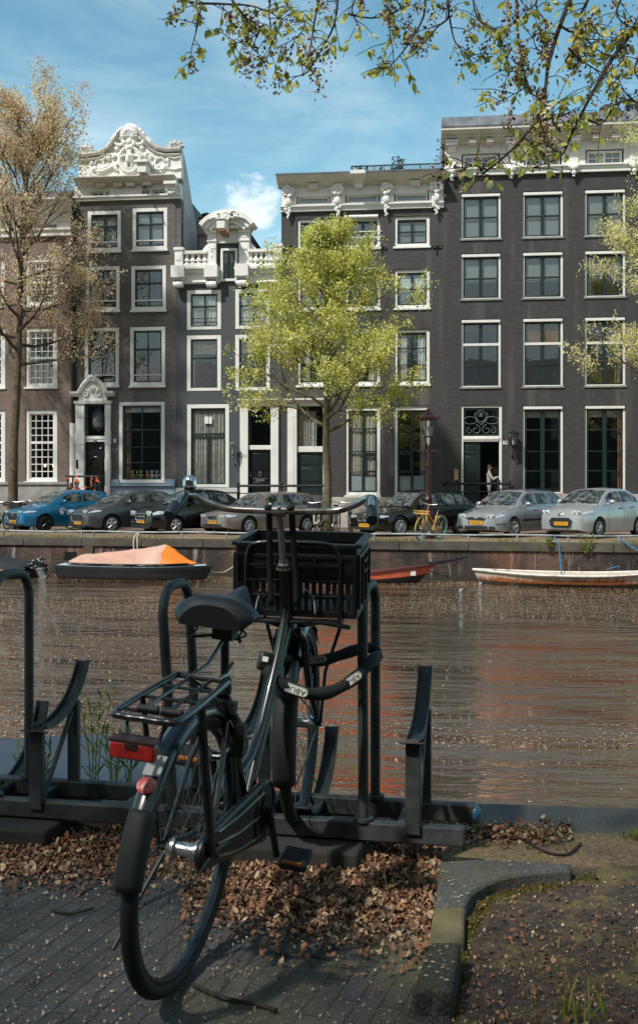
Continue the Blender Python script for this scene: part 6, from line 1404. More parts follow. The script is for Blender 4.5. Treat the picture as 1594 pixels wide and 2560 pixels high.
obj('tarpaulin',mb,blk_tarp,t_,ang=60)
ropem=M('tan_rope','#a0815f',.9,vs=18,col2='#6f5640',bump=.5,bs=40)
mb=MB(); mb.tube([(L2*u,-w(u)*1.0-.09,zt_(u)-.02) for u in np.linspace(-.95,.90,22)]+[(L2*.97,-w(.9)*.95,zt_(.9)-.04),(L2*1.0,-w(.9)*.7,zt_(.9)-.12)],.075,8); obj('rope_fender',mb,ropem,t_)
mb=MB(); ox=L2+.25; Mx=Euler((0,rad(-24),0)).to_matrix()
def ob(v): return Mx@Vector(v)+Vector((ox,-.15,.10))
mb.tube([ob((0,0,.12)),ob((0,0,-.5))],[.13,.08],10); mb.ell(ob((0,0,.16)),(.17,.14,.10),12,8); mb.box(ob((.02,0,-.12)),(.3,.2,.05),Mx); mot=obj('outboard_motor',mb,M('motor_silver','#7c8182',.5,metal=.3,var=.25,vs=9),t_)
mb=MB(); rr2=random.Random(4)
for i in range(34): c=ob((rr2.uniform(-.22,.2),rr2.uniform(-.15,.15),rr2.uniform(.2,.46))); mb.ell(c,(rr2.uniform(.02,.06),rr2.uniform(.02,.06),rr2.uniform(.02,.05)),6,4)
for i in range(9): mb.tube([ob((rr2.uniform(-.2,.2),rr2.uniform(-.15,.0),rr2.uniform(.2,.4))) for _ in range(3)],.014,5)
mb.lathe([(.14,0),(.14,.03),(.05,.05)],ob((0,0,.42)),'Z',12)
obj('motor_engine',mb,M('engine_dark','#4c5150',.35,metal=.6,var=.5,vs=20),mot)
mb=MB(); mb.tube([ob((-.1,-.05,.2)),ob((-.38,-.1,.38))],.03,6); mb.tube([ob((-.38,-.1,.38)),ob((-.62,-.1,.56))],.02,6); mb.box(ob((.12,-.02,-.28)),(.34,.2,.05),Mx); mb.tube([ob((0,0,-.5)),ob((.1,0,-.62))],.06,8); obj('tiller',mb,trim_m,mot)
# orange and black rowing boat behind the crate
orangeh=M('orange_band','#d5694a',.55,var=.12,vs=4)
t_,L2,w,zt_,us=hull('boat','black rowing boat with orange band, its pointed bow showing beside the crate',650,1058,0,.28,1.35,bow=1,stern=-1,sheer=.26,off=1.0)
sec=hull_mesh(t_,L2,w,zt_,us,bl,.75,.1,[(0,.62,bl,'hull',0),(.62,.9,orangeh,'orange_strake',.006),(.9,1.0,M('maroon_rail','#5a2f2a',.5),'gunwale',.03)])
mb=MB(); g=[[Vector((L2*u*.96,e*w(u)*.93,zt_(u)*.72)) for e in(-1,-.5,0,.5,1)] for u in us[:-1]]; mb.grid(g)
for u in(-.5,0,.4): mb.bb(L2*u-.1,L2*u+.1,-w(u)*.95,w(u)*.95,zt_(u)*.74,zt_(u)*.80)
obj('thwarts',mb,M('red_brown_deck','#6b3a30',.6),t_)
mb=MB(); mb.tube([(L2*1.0+.15,0,zt_(1)-.02),(L2+.5,.3,zt_(1)+.03),(L2+1.15,.5,zt_(1)+.16)],[.06,.045,.03],8); obj('bow_spar',mb,bl,t_)
mb=MB(); v0=sec(.86,.72,-1,.02); mb.box(v0,(.14,.02,.12),(0,0,rad(18))); obj('bow_plate',mb,white,t_)
# rusty white rowing boat
t=NT('rusty_white'); o=t.obj((1,1,.5)); n1=t.noise(o,2.4,6,.7); n2=t.noise(t.obj((3,1,.35)),3.2,5,.7); sx=t.new('ShaderNodeSeparateXYZ'); t.l(t.tc.outputs['Object'],sx.inputs[0])
mr=t.new('ShaderNodeMapRange'); mr.inputs[1].default_value=.30; mr.inputs[2].default_value=.02; mr.inputs[3].default_value=-.12; mr.inputs[4].default_value=.30; t.l(sx.outputs[2],mr.inputs[0])
fac=t.ramp(t.math('ADD',t.math('MULTIPLY',t.math('ADD',n1,n2),.5),mr.outputs[0]),[(.43,0.),(.60,1.)])
rusty=t.set(Base_Color=t.mix(fac,t.ramp(n1,[(.3,'#bfae9c'),(.7,'#d6c9b8')]),t.ramp(n2,[(.3,'#5d3018'),(.55,'#a05a28'),(.75,'#3a261c')])),Roughness=.7)
t_,L2,w,zt_,us=hull('boat','rusty white rowing boat with peeling paint moored at the right',1196,1680,0,.33,1.4,bow=1,stern=1,sheer=.16,off=1.0)
t=NT('algae_bottom'); nn=t.noise(t.obj((1,1,.6)),3,6,.7); algae=t.set(Base_Color=t.ramp(nn,[(.35,'#1d1813'),(.55,'#3a2f22'),(.7,'#6d5f50')]),Roughness=.8)
sec=hull_mesh(t_,L2,w,zt_,us,rusty,.3,.35,[(0,.55,algae,'bottom',0),(.55,.93,rusty,'hull',.004)],flare=.7)
mb=MB()
for e in(-1,1): mb.tube([sec(u,.955,e,.02) for u in us],.035,6)
obj('gunwale',mb,M('pale_gunwale','#d6cfc5',.6,vs=6,col2='#8d6a4e',amt=.36),t_)
mb=MB(); g=[[sec(u,f,e,-.05) for (f,e) in ((.93,-1),(.6,-1),(.45,-.6),(.45,.6),(.6,1),(.93,1))] for u in us]; mb.grid(g)
for u in(-.5,.05,.55): c=sec(u,.8,1); mb.bb(c.x-.12,c.x+.12,-abs(c.y)+.05,abs(c.y)-.05,c.z-.03,c.z)
obj('inside',mb,M('worn_white_inside','#c9c8c4',.7,vs=3,col2='#8f8c86'),t_)
# near boat under blue-grey tarp, below the near quay
bt=M('blue_grey_tarp','#3a4653',.5,vs=1.5,col2='#2b343e',bump=.25,bs=4)
t_=thing('boat','boat under a dark blue-grey tarpaulin moored below the near quay behind the rack','boat',LD(-3.4,6.55,ZW),(0,0,rad(-6)))
def tz(x,y): 
    k=1-(abs(y)/1.35)**2; end=max(0,(x-2.2)/.9); return .64+.24*k-.10*end*end+.03*math.sin(x*3+y*2)+.02*math.sin(x*7-y*3)
mb=MB(); xs=list(np.linspace(-4.5,3.0,46)); ys=list(np.linspace(-1.35,1.35,18))
def wy(x): return 1-max(0,(x-1.6)/1.5)**2*.55
mb.grid([[Vector((x,y*wy(x),tz(x,y))) for y in ys] for x in xs]); tpn=obj('tarpaulin',mb,bt,t_,ang=60)
mb=MB(); rim=[Vector((x,-1.35*wy(x),tz(x,-1.35))) for x in xs]+[Vector((xs[-1],y*wy(xs[-1]),tz(xs[-1],y))) for y in ys[1:-1]]+[Vector((x,1.35*wy(x),tz(x,1.35))) for x in reversed(xs)]
mb.grid([rim,[v+Vector((0,0,-.09)) for v in rim]]); obj('tarp_hem',mb,bt,tpn)
mb=MB(); lo=[Vector((v.x*.99,v.y*.97,v.z-.08)) for v in rim]; mb.grid([lo,[Vector((v.x*.96,v.y*.88,-.25)) for v in lo]]); obj('hull',mb,bl,t_)
mb=MB(); mb.ell((.9,.9,.62),(.06,.05,.09),8,6); mb.ell((2.85,.3,.55),(.2,.1,.1),8,6); mb.tube([(2.6,.5,.5),(2.9,.3,.6),(3.05,.0,.45)],.035,6); obj('tarp_knots',mb,bl,t_)
# mooring ropes (each a thing)
blue_rope=M('blue_rope','#1f6d96',.7,var=.15,vs=30); dkrope=M('dark_rope','#2b2622',.85); cream=M('cream_rope','#c8bda6',.85,var=.15,vs=30)
def rope(label,pts,r,m): 
    o=obj('mooring_rope',MB().tube(pts,r,6),m); tag(o,label,'rope'); return o
def kw(px,b,z): return K(onK(px,b),b,z)
rope('blue mooring rope hanging from the rail down to the rusty rowing boat',[kw(1390,.15,.12),kw(1384,.12,.09),kw(1392,-.05,-.02),kw(1397,-.08,-.12),kw(1399,-.3,-.5),kw(1402,-.9,-.86)],.016,blue_rope)
rope('blue rope running from the rail post out of frame at the right edge',[kw(1546,.15,.12),kw(1552,.0,.02),kw(1575,-.3,-.12),kw(1640,-1.,-.5)],.016,blue_rope)
rope('cream rope looped over the quay edge above the orange tarpaulin',[kw(344,.15,.1),kw(335,.0,-.04),kw(334,-.06,-.2),kw(336,-.12,-.55)],.018,cream)
rope('second cream rope hanging just right of the looped one',[kw(347,.15,.1),kw(343,.0,-.04),kw(344,-.06,-.2),kw(344,-.12,-.6)],.018,cream)
rope('slack pale rope from the bow of the orange covered boat to the wall',[kw(519,-1.2,-.85),kw(535,-.7,-1.0),kw(560,-.3,-1.02),kw(585,-.15,-.85),kw(602,-.1,-.7),kw(640,-.05,-.3)],.014,cream)
rope('dark slack rope between the bow of the orange banded boat and the rusty boat',[kw(1062,-.9,-.78),kw(1095,-.5,-.95),kw(1130,-.5,-1.03),kw(1165,-.6,-.98),kw(1201,-1.0,-.88)],.016,dkrope)
rope('blue line lying in the stern of the rusty rowing boat',[kw(1515,-.9,-.72),kw(1530,-.95,-.66),kw(1548,-1.0,-.62)],.014,blue_rope)
def cup(px,py,label):
    p=G(px,py,ZW); o=obj('plastic_cup',MB().lathe([(.035,-.03),(.045,.06),(.04,.06),(.032,-.02)],(0,0,0),'Z',12,M=Matrix.Rotation(rad(14),3,'X')),M('cup_plastic','#b9cbd0',.3)); o.location=p; tag(o,label,'litter',group='litter floating in the canal')
cup(1151,1479,'pale plastic cup floating upright in the canal, nearer one'); cup(1200,1462,'pale bottle floating near the wall beside the rusty boat')
# ---------- trees ----------
def tree(name,label,base,trunk,r0,seed,mats,bark,branch_specs,nleaf,ls,spread,twig=.5,upb=.35,leaf_asp=.55,group=None,levels=3,density_top=1.,lean=0.,tend=.02):
    r=random.Random(seed); nr=np.random.RandomState(seed); t_=thing(name,label,'tree',base,group=group)
    tm=MB(); bm=MB(); tips=[]
    k=len(trunk); rs=[r0*(1-.72*i/(k-1)) if i else r0*1.12 for i in range(k)]
    # refine trunk with wobble
    pts=[];rr=[]
    for i in range(k-1):
        for j in range(5): f=j/5; p=Vector(trunk[i]).lerp(Vector(trunk[i+1]),f); pts.append(p+Vector((r.uniform(-1,1),r.uniform(-1,1),0))*r0*.10); rr.append((rs[i]*(1-f)+rs[i+1]*f)*r.uniform(.93,1.07))
    pts.append(Vector(trunk[-1])); rr.append(tend); tm.tube(pts,rr,10)
    obj('trunk',tm,bark,t_)
    def grow(p,d,L,rad_,lev):
        n=5; P_=[p]; d=d.normalized(); q=p.copy()
        for i in range(n):
            d=(d+Vector((r.gauss(0,.13),r.gauss(0,.13),r.gauss(0,.10)+upb*.16))).normalized(); q=q+d*(L/n); P_.append(q.copy())
        bm.tube(P_,[rad_*(1-.75*i/n) for i in range(n+1)],6 if lev<2 else 4,caps=False)
        if lev>=levels:
            for i in range(1,n+1):
                tips.append((P_[i],L))
            return
        m=r.randint(4,6) if lev<2 else r.randint(3,5)
        for j in range(m):
            f=(j+r.uniform(.3,1))/m; f=.2+.8*f; i=min(n-1,int(f*n)); pp=P_[i].lerp(P_[i+1],f*n-i if f<1 else 1)
            dd=(P_[i+1]-P_[i]).normalized(); ax=dd.orthogonal().normalized(); ax=Matrix.Rotation(r.uniform(0,2*PI),3,dd)@ax
            nd=(dd*r.uniform(.55,1.0)+ax*r.uniform(.5,.95)+Vector((0,0,upb*.5))); grow(pp,nd,L*r.uniform(.42,.68)*(1.1-.35*f),rad_*.45*(1-.5*f)+.0025,lev+1)
        grow(P_[-1],d,L*.45,rad_*.3,max(lev+1,levels))
    for (f,az,el,L) in branch_specs:
        i=f*(len(pts)-1); a=int(min(len(pts)-2,i)); p=pts[a].lerp(pts[a+1],i-a)
        d=Vector((cos(az)*cos(el),sin(az)*cos(el),sin(el))); grow(p,d,L,rr[a]*.55,1)
    obj('branches',bm,bark,t_)
    tp=np.array([tuple(p) for p,_ in tips]); w_=np.ones(len(tp)); 
    per=max(.5,(nleaf/len(tp)/5)); cl=[]
    cnt=np.round(per*nr.gamma(1.1,1/1.1,len(tp))).astype(int); rep_=np.repeat(tp,cnt,0); cent=rep_+nr.normal(0,spread,(len(rep_),3))
    leafp=np.repeat(cent,5,0)+nr.normal(0,ls*.85,(len(cent)*5,3))
    V,Fc=leafquads(leafp,ls*np.repeat(nr.uniform(.7,1.35,(len(cent),1)),5,0),nr,leaf_asp); mi=np.repeat(nr.randint(0,len(mats),len(cent)),5)
    o=fastmesh('crown',V,Fc,mats,mi,t_); return t_
barkm=M('bark','#6a5c4b',.9,vs=5,col2='#403830',bump=.7,bs=18,bd=.02); bark2=M('bark_mossy','#6d6349',.9,vs=3,col2='#47452e',bump=.7,bs=18,bd=.02)
ly1=leaf_mat('leaf_lime','#c9ca52',.45); ly2=leaf_mat('leaf_yellow_green','#dedc80',.45); ly3=leaf_mat('leaf_olive','#9c9e36',.4); ly4=leaf_mat('leaf_pale_lime','#e9e6a6',.45)
lb1=leaf_mat('leaf_buff','#e6c9aa',.5); lb2=leaf_mat('leaf_tan','#c69f8c',.5); lb3=leaf_mat('leaf_straw','#efe3c2',.5); lb5=leaf_mat('leaf_gold_green','#ddd28e',.5)
# centre lime green tree
d0=36.6; s0=d0/F; bp=LD((817-CXP)*s0,d0,ZS); zz=lambda py:CAMZ-ZS-(py-HY)*s0
rT=random.Random(9)
trunk=[(0,0,0),(.02,0,1.6),(-.03,0,zz(1100)),(-.02,.02,zz(980)),(.05,0,zz(850)),(.0,.05,zz(720)),(.0,0,zz(630))]
specs=[]
for i in range(30):
    f=.36+.62*i/29; py=f; az=i*2.4+rT.uniform(-.3,.3); el=rT.uniform(.25,.6)+.5*(i/29)
    L=(3.0 if i<10 else 2.5 if i<20 else 1.35)*rT.uniform(.8,1.15)*(1-.25*max(0,(i-20)/9)); specs.append((f,az,el,L))
tree('canal_tree','bright lime green tree in the middle, in front of the dark brown house',bp,trunk,.16,21,[ly1,ly2,ly2,ly3,ly4],bark2,specs,66000,.088,.14,upb=.30)
# left buff tree with slender upright limbs
d0=40.0; s0=d0/F; bp=LD((31-CXP)*s0,d0,ZS); xx=lambda px:(px-31)*s0; zz=lambda py:CAMZ-ZS-(py-HY)*s0
trunk=[(0,0,0),(xx(34),0,zz(1180)),(xx(38),0,zz(1040)),(xx(46),0,zz(940)),(xx(50),0,zz(800)),(xx(53),0,zz(660)),(xx(62),0,zz(520)),(xx(70),.1,zz(410)),(xx(82),.1,zz(310))]
specs=[]
for i in range(40):
    f=.40+.58*i/39; az=i*2.4+rT.uniform(-.3,.3); el=(rT.uniform(-.05,.5) if i<14 else rT.uniform(.6,1.1)); L=(3.2 if i<14 else 3.3 if i<28 else 1.7)*rT.uniform(.75,1.1); specs.append((f,az,el,L))
tree('canal_tree','tall slender tree with sparse buff young leaves at the left edge',bp,trunk,.20,5,[lb1,lb2,lb3,lb5],barkm,specs,50000,.090,.16,upb=.55)
# right yellow tree, trunk out of frame
d0=34.0; s0=d0/F; bp=LD((1800-CXP)*s0,d0,ZS); zz=lambda py:CAMZ-ZS-(py-HY)*s0
trunk=[(0,0,0),(0,0,2.),(.05,0,zz(1060)),(0,0,zz(900)),(.0,0,zz(740)),(.0,.0,zz(560)),(-.1,0,zz(400))]
specs=[(.33+.64*i/23,i*2.4+.8,rT.uniform(.0,.45)+.4*(i/23),(3.2 if i<15 else 2.3)*rT.uniform(.8,1.15)) for i in range(24)]
tree('canal_tree','yellow leaved tree whose branches enter at the right edge',bp,trunk,.17,33,[ly2,lb3,ly4,lb5],barkm,specs,90000,.075,.17,upb=.25)
# ---------- near quay: paving, coping, tree pit ----------
Q0=G(1172,2008.6,0); Q1=G(1588.5,2022.5,0); QD=(Q1-Q0).normalized(); QN=Vector((-QD.y,QD.x,0))   # towards the water
def Q(a,b,z=0.): p=Q0+QD*a+QN*b; p.z=z; return p
t=NT('clinker_paving'); v=t.obj(rot=(0,0,rad(-76)))
b=t.new('ShaderNodeTexBrick'); b.inputs['Scale'].default_value=1; b.inputs['Brick Width'].default_value=.20; b.inputs['Row Height'].default_value=.058; b.inputs['Mortar Size'].default_value=.005; b.inputs['Mortar Smooth'].default_value=1.0
b.inputs['Color1'].default_value=lin('#4b4947'); b.inputs['Color2'].default_value=lin('#393837'); b.inputs['Mortar'].default_value=lin('#252220'); dv_=t.noise(t.obj(),9,3); va=t.new('ShaderNodeVectorMath',operation='MULTIPLY_ADD'); t.l(t.n[dv_.node.name].outputs['Color'],va.inputs[0]); va.inputs[1].default_value=(.012,.012,0); t.l(v,va.inputs[2]); t.l(va.outputs[0],b.inputs[0])
o=t.obj(); n1=t.noise(t.obj(),1.1,6,.65); n2=t.noise(o,60,4,.7); n3=t.noise(o,7,5,.65)
cc=t.mix(.7,b.outputs[0],t.ramp(n3,[(.3,(.35,.33,.31)),(.7,(1,1,1))]),'MULTIPLY')
cc=t.mix(t.ramp(n2,[(.60,0.),(.72,.6)]),cc,'#a09079')
sxp=t.new('ShaderNodeSeparateXYZ'); t.l(t.tc.outputs['Object'],sxp.inputs[0]); mrx=t.new('ShaderNodeMapRange'); mrx.inputs[1].default_value=-.75; mrx.inputs[2].default_value=-.25; t.l(sxp.outputs[0],mrx.inputs[0]); cc=t.mix(t.math('MULTIPLY',t.ramp(n1,[(.40,0.),(.58,.75)]),mrx.outputs[0]),cc,'#6d6545')
hh=t.math('ADD',t.math('MULTIPLY',b.outputs['Fac'],-1.),t.math('MULTIPLY',n2,.35))
pave_m=t.set(Base_Color=cc,Roughness=.8,Normal=t.bump(hh,.5,.010))
mb=MB(); mb.add([Q(-30,-.36),Q(30,-.36),Q(30,-45),Q(-30,-45)],[(0,1,2,3)]); struct('pavement',mb,pave_m,recalc=False)
t=NT('blue_stone_coping'); n1=t.noise(t.obj(),3,6,.65); n2=t.noise(t.obj(),40,4,.7)
cc=t.mix(t.ramp(n2,[(.62,0.),(.74,.5)]),t.ramp(n1,[(.3,'#3a3a38'),(.7,'#5f5e5a')]),'#a09a88'); nearcop=t.set(Base_Color=cc,Roughness=.85,Specular_IOR_Level=.15,Normal=t.bump(n2,.4,.006))
nq=thing('quay_wall','dark stone edged near canal wall beneath the bicycle rack','wall',Q(0,0,0),(0,0,math.atan2(QD.y,QD.x)))
mb=MB(); mb.bb(-30,30,-.30,-.01,-1.9,-.17); obj('brick_face',mb,quay_m,nq)
mb=MB(); 
for a,c in((-12.3,-9.9),(-9.88,-7.5),(-7.48,-5.0),(-4.98,-2.6),(-2.58,-.0),(.025,1.9),(1.92,4.3),(4.32,7)): mb.bb(a,c,-.345,.0,-.168,.004+.004*math.sin(a*3))
obj('coping',mb,nearcop,nq,bev=.012)
moss=M('moss','#6c6a2a',.95,vs=9,col2='#4b4a20',bump=.8,bs=50,bd=.01)
mb=MB(); mb.bb(.001,.024,-.345,-.002,-.16,.008); obj('mossy_joint',mb,moss,nq)
# tree pit soil on the right and litter ground behind the rack
t=NT('pit_soil'); o=t.obj(); n1=t.noise(o,4,6,.7); n2=t.noise(o,30,5,.7)
cc=t.mix(t.ramp(n2,[(.45,0.),(.65,.8)]),t.ramp(n1,[(.3,'#1f1b17'),(.52,'#3c3128'),(.62,'#6a6230')]),'#5f4b3a')
soil_m=t.set(Base_Color=cc,Roughness=.95,Normal=t.bump(n2,.9,.03))
pit=[G(*p) for p in ((1122,2560),(1155,2330),(1160,2250),(1200,2215),(1280,2195),(1430,2172),(1800,2160),(2900,2150),(3600,2700),(1900,3400),(1085,3000))]
def sheet(name,pts,z,mat,n=1):
    mb=MB(); mb.add([(p.x,p.y,z) for p in pts],[tuple(range(len(pts)))]); return struct(name,mb,mat,recalc=False)
sheet('tree_pit_soil',pit,.006,soil_m)
strip=[Q(-12,-.345),Q(9,-.345),Q(9,-.75),Q(.35,-.72),Q(-.1,-.9),Q(-.8,-.95),Q(-12,-.85)]
t=NT('litter_ground'); o=t.obj(); n1=t.noise(o,2.2,5,.65); n2=t.noise(o,45,5,.75)
cc=t.mix(t.ramp(n2,[(.42,0.),(.62,.9)]),t.ramp(n1,[(.35,'#3b2d24'),(.6,'#6e6438'),(.7,'#54482f')]),'#93745c'); litter_m=t.set(Base_Color=cc,Roughness=.95,Normal=t.bump(n2,.9,.02))
sheet('earth_strip',strip,.004,litter_m)
# kerb stones round the pit
def slab(name,pts,z0,z1,mat,label,cat='kerb',bev=.012):
    mb=MB(); mb.prism([(p.x,p.y,z0) for p in pts],(0,0,z1-z0)); o=obj(name,mb,mat,bev=bev); return tag(o,label,cat,group='kerb stones of the tree pit')
def worn(name,a,b):
    t=NT(name); o=t.obj(); n1=t.noise(o,5,6,.7); n2=t.noise(o,90,4,.7); n3=t.noise(o,2.3,5,.7)
    c=t.mix(t.ramp(n2,[(.45,0.),(.70,.5)]),t.ramp(n1,[(.3,b),(.7,a)]),'#7a7568'); c=t.mix(t.ramp(n3,[(.55,0.),(.70,.65)]),c,'#4d4a2a')
    return t.set(Base_Color=c,Roughness=.92,Specular_IOR_Level=.2,Normal=t.bump(t.math('ADD',n1,t.math('MULTIPLY',n2,.4)),.8,.012))
conc=worn('grey_concrete','#4e4e4d','#383837'); mossstone=M('mossy_stone','#6f6546',.9,vs=8,col2='#453f28',bump=.5,bs=40); darkslab=worn('dark_slab','#353535','#242424')
cpt=lambda x,y:(894+x*.463,1960+y*.463)
def Gz(pts,z): return [G(*cpt(*p),z) for p in pts]
slab('kerb_corner',Gz([(440,415),(640,403),(900,412),(1150,428),(1152,462),(1020,466),(900,478),(800,496),(720,522),(650,560),(608,596),(583,650),(415,650)],.05),-.1,.05,conc,'pale grey concrete corner kerb curving round the tree pit')
slab('kerb_stone',Gz([(410,657),(580,657),(572,850),(378,850)],.04),-.1,.04,mossstone,'mossy square kerb stone between the corner kerb and the dark slab')
slab('kerb_slab',Gz([(385,848),(558,848),(512,1105),(430,1112),(400,1104),(290,1112)],.085),-.05,.085,darkslab,'dark slab kerb raised above the paving, nearest the camera')
slab('kerb_stone',Gz([(280,1160),(508,1156),(500,1420),(240,1420)],.02),-.1,.02,darkslab,'sunken dark kerb stone at the bottom edge of the photo')
# ---------- bicycle rack ----------
t=NT('weathered_steel'); o=t.obj(); n1=t.noise(o,7,6,.7); n2=t.noise(o,30,4,.7)
rack_m=t.set(Base_Color=t.mix(t.ramp(n2,[(.6,0.),(.75,.4)]),t.ramp(n1,[(.3,'#222524'),(.55,'#3b403f'),(.75,'#575c5a')]),'#4a372a'),Roughness=.6,Metallic=.25,Normal=t.bump(n2,.3,.003))
rk=thing('bicycle_rack','long weathered grey steel bicycle rack with hoops and wheel troughs along the near quay','bicycle rack',LD(-.06,3.75,0))
def LDZ(l,d,z): p=LD(l,d,0); p.z=z; return p
n0=LDZ(-2.2,3.88+.21*1.01,.12); n1_=LDZ(.493,3.53,.12)
RD=(n1_-n0).normalized(); RN=Vector((-RD.y,RD.x,0)); RL=(n1_-n0).length; GAP=.27; ryaw=math.atan2(RD.y,RD.x)
Mr=Matrix.Rotation(ryaw,3,'Z')
def rail(b,z0,z1,l0,l1,par=rk,nm='rail'):
    mb=MB(); c=n0+RD*((l0+l1)/2)+RN*b; c.z=(z0+z1)/2; mb.box(c,(l1-l0,.045,z1-z0),Mr); return obj(nm,mb,rack_m,par,world=True,bev=.006)
rail(0,.085,.15,0,RL); rail(GAP,.085,.15,0,RL+.02)
def onR(px,b=0.):
    u=(px-CXP)/F; dirv=FWD+RGT*u; o=n0+RN*b; det=dirv.x*(-RD.y)+RD.x*dirv.y; t_=(o.x*(-RD.y)+RD.x*o.y)/det; q=dirv*t_-o; return q.x*RD.x+q.y*RD.y
def RP(l,b,z): p=n0+RD*l+RN*b; p.z=z; return p
for px in (60,300,640,1000):
    l=onR(px); mb=MB(); c=RP(l,GAP/2,.11); mb.box(c,(.04,GAP-.05,.04),Mr); obj('cross_bar',mb,rack_m,rk,world=True)
for px in(60,800):
    l=onR(px); mb=MB(); c=RP(l-.12,GAP/2-.02,.035); mb.box(c,(.55,.5,.09),Mr); obj('concrete_block',mb,M('block_dark','#2e2c29',.9,vs=4,col2='#1d1c19',bump=.5,bs=40),rk,world=True,bev=.012)
def hoop(pxn,top,lean=0.):
    l=onR(pxn); zt_=top; mb=MB(); rr_=.10; pts=[RP(l,.0,.12),RP(l+lean*.5,-.015,.6),RP(l+lean,-.02,zt_-rr_)]
    for i in range(1,7): a=PI/2*i/6; pts.append(RP(l+lean,-.02+rr_*(1-cos(a)),zt_-rr_+rr_*sin(a)))
    for i in range(0,7): a=PI/2*i/6; pts.append(RP(l+lean,GAP+.0-rr_*(1-sin(a)),zt_-rr_+rr_*cos(a)))
    pts+=[RP(l+lean*.5,GAP,.6),RP(l,GAP,.12)]; mb.tube(pts,.0185,12); obj('hoop',mb,rack_m,rk,world=True)
    for b in(0,GAP): obj('hoop_flange',MB().lathe([(.034,0),(.034,.012)],RP(l,b,.15),'Z',12),rack_m,rk,world=True)
hoop(-13,.975); hoop(432,.945,-.03); hoop(908,.955)
def trough(pxp,zb,b0=.06,low=False,a0=258,a1=332,rw=.37):
    """curved gutter for a wheel, running across the rails"""
    l=onR(pxp); mb=MB(); n=16; w_=.026; rows=[]; c=RP(l,b0,zb+rw)
    for i in range(n+1):
        a=rad(a0+(a1-a0)*i/n); ctr=c+RN*(rw*cos(a))+UP*(rw*sin(a)); inw=(RN*(-cos(a))+UP*(-sin(a)))
        rows.append([ctr-RD*w_+inw*.022,ctr-RD*w_,ctr+RD*w_,ctr+RD*w_+inw*.022])
    mb.grid(rows); o=obj('wheel_trough',mb,rack_m,rk,world=True)
    s_=o.modifiers.new('Solid','SOLIDIFY'); s_.thickness=.005
    if not low:
        p=RP(l,-.02,(.12+zb)/2); obj('trough_post',MB().box(p,(.052,.03,zb-.12),Mr),rack_m,rk,world=True,bev=.004)
        p=RP(l+.01,GAP,(.12+zb+.06)/2); obj('trough_post',MB().box(p,(.045,.03,zb-.06),Mr),rack_m,rk,world=True,bev=.004)
        obj('trough_brace',MB().tube([RP(l+.01,.01,.16),RP(l+.01,GAP-.02,zb+.02)],.011,6),rack_m,rk,world=True)
        obj('trough_tip',MB().box(RP(l,-.045,zb+.006),(.085,.06,.006),Mr@Euler((rad(-16),0,0)).to_matrix()),rack_m,rk,world=True)
    return l
trough(1034,.43); trough(100,.405); trough(606,.42); trough(757,.115,b0=.20,low=True,a0=235,a1=338); trough(-62,.115,b0=.20,low=True,a0=235,a1=346)
l=onR(1160); mb=MB(); mb.ell(RP(RL+.02,GAP,.115),(.022,.03,.035),10,6); obj('end_cap',mb,M('blue_cap','#27506b',.4),rk,world=True)
# ---------- the black bicycle ----------
RB=LDZ(-.364,2.73,0.); HD=(LDZ(-.058,3.85,0)-RB); HD.z=0; HD.normalize(); byaw=math.atan2(HD.y,HD.x)
bike=thing('bicycle','black city bicycle with front crate rack locked to the steel bicycle rack','bicycle',RB,(rad(4.7),rad(-5.0),byaw))
bikeb=M('gloss_black_frame','#0d1112',.28,var=.3,vs=12,coat=.4); rubber=M('black_rubber','#0b0c0d',.7,var=.25); plast=M('black_plastic_guard','#090b0b',.45,var=.2)
chr_r=M('rusty_chrome','#b9b7b2',.22,metal=.9,vs=16,col2='#6d4a33',amt=.40); spoke_m=M('spoke_steel','#5d6060',.45,metal=.7); alu=M('aluminium','#aeb2b4',.3,metal=.85,var=.1)
WR=.338; RZ=.362
def wheel(x,nm='wheel'):
    mb=MB(); mb.tube([(x+WR*cos(a),0,RZ+WR*sin(a)) for a in [2*PI*i/64 for i in range(64)]],.0200,14,closed=True); w_=obj(nm,mb,rubber,bike)
    mb=MB(); prof=[(r_+.013,h_) for r_,h_ in ((.300,-.013),(.318,-.014),(.318,-.010),(.308,-.006),(.308,.006),(.318,.010),(.318,.014),(.300,.013),(.293,.0),(.300,-.013))]; mb.lathe(prof,(x,0,RZ),'Y',64,caps=False); obj('rim',mb,M('dark_rim','#3b3f41',.35,metal=.8,var=.15),w_)
    mb=MB(); mb.lathe([(.008,-.055),(.03,-.035),(.03,-.028),(.018,-.025),(.018,.025),(.03,.028),(.03,.035),(.008,.055)],(x,0,RZ),'Y',18); obj('hub',mb,alu,w_)
    mb=MB()
    for i in range(36):
        a=2*PI*i/36; e=1 if i%2 else -1; b=a+(.55 if (i//2)%2 else -.55); mb.tube([(x+.028*cos(b),e*.03,RZ+.028*sin(b)),(x+.309*cos(a),0,RZ+.309*sin(a))],.0011,4)
    obj('spokes',mb,spoke_m,w_)
    mb=MB(); mb.tube([(x,-.075,RZ),(x,.075,RZ)],.006,8)
    for e in(-1,1): mb.lathe([(.0105,-.006),(.0105,.006)],(x,e*.068,RZ),'Y',6)
    obj('axle',mb,iron,w_); return w_
wheel(0); fwheel=wheel(1.10)
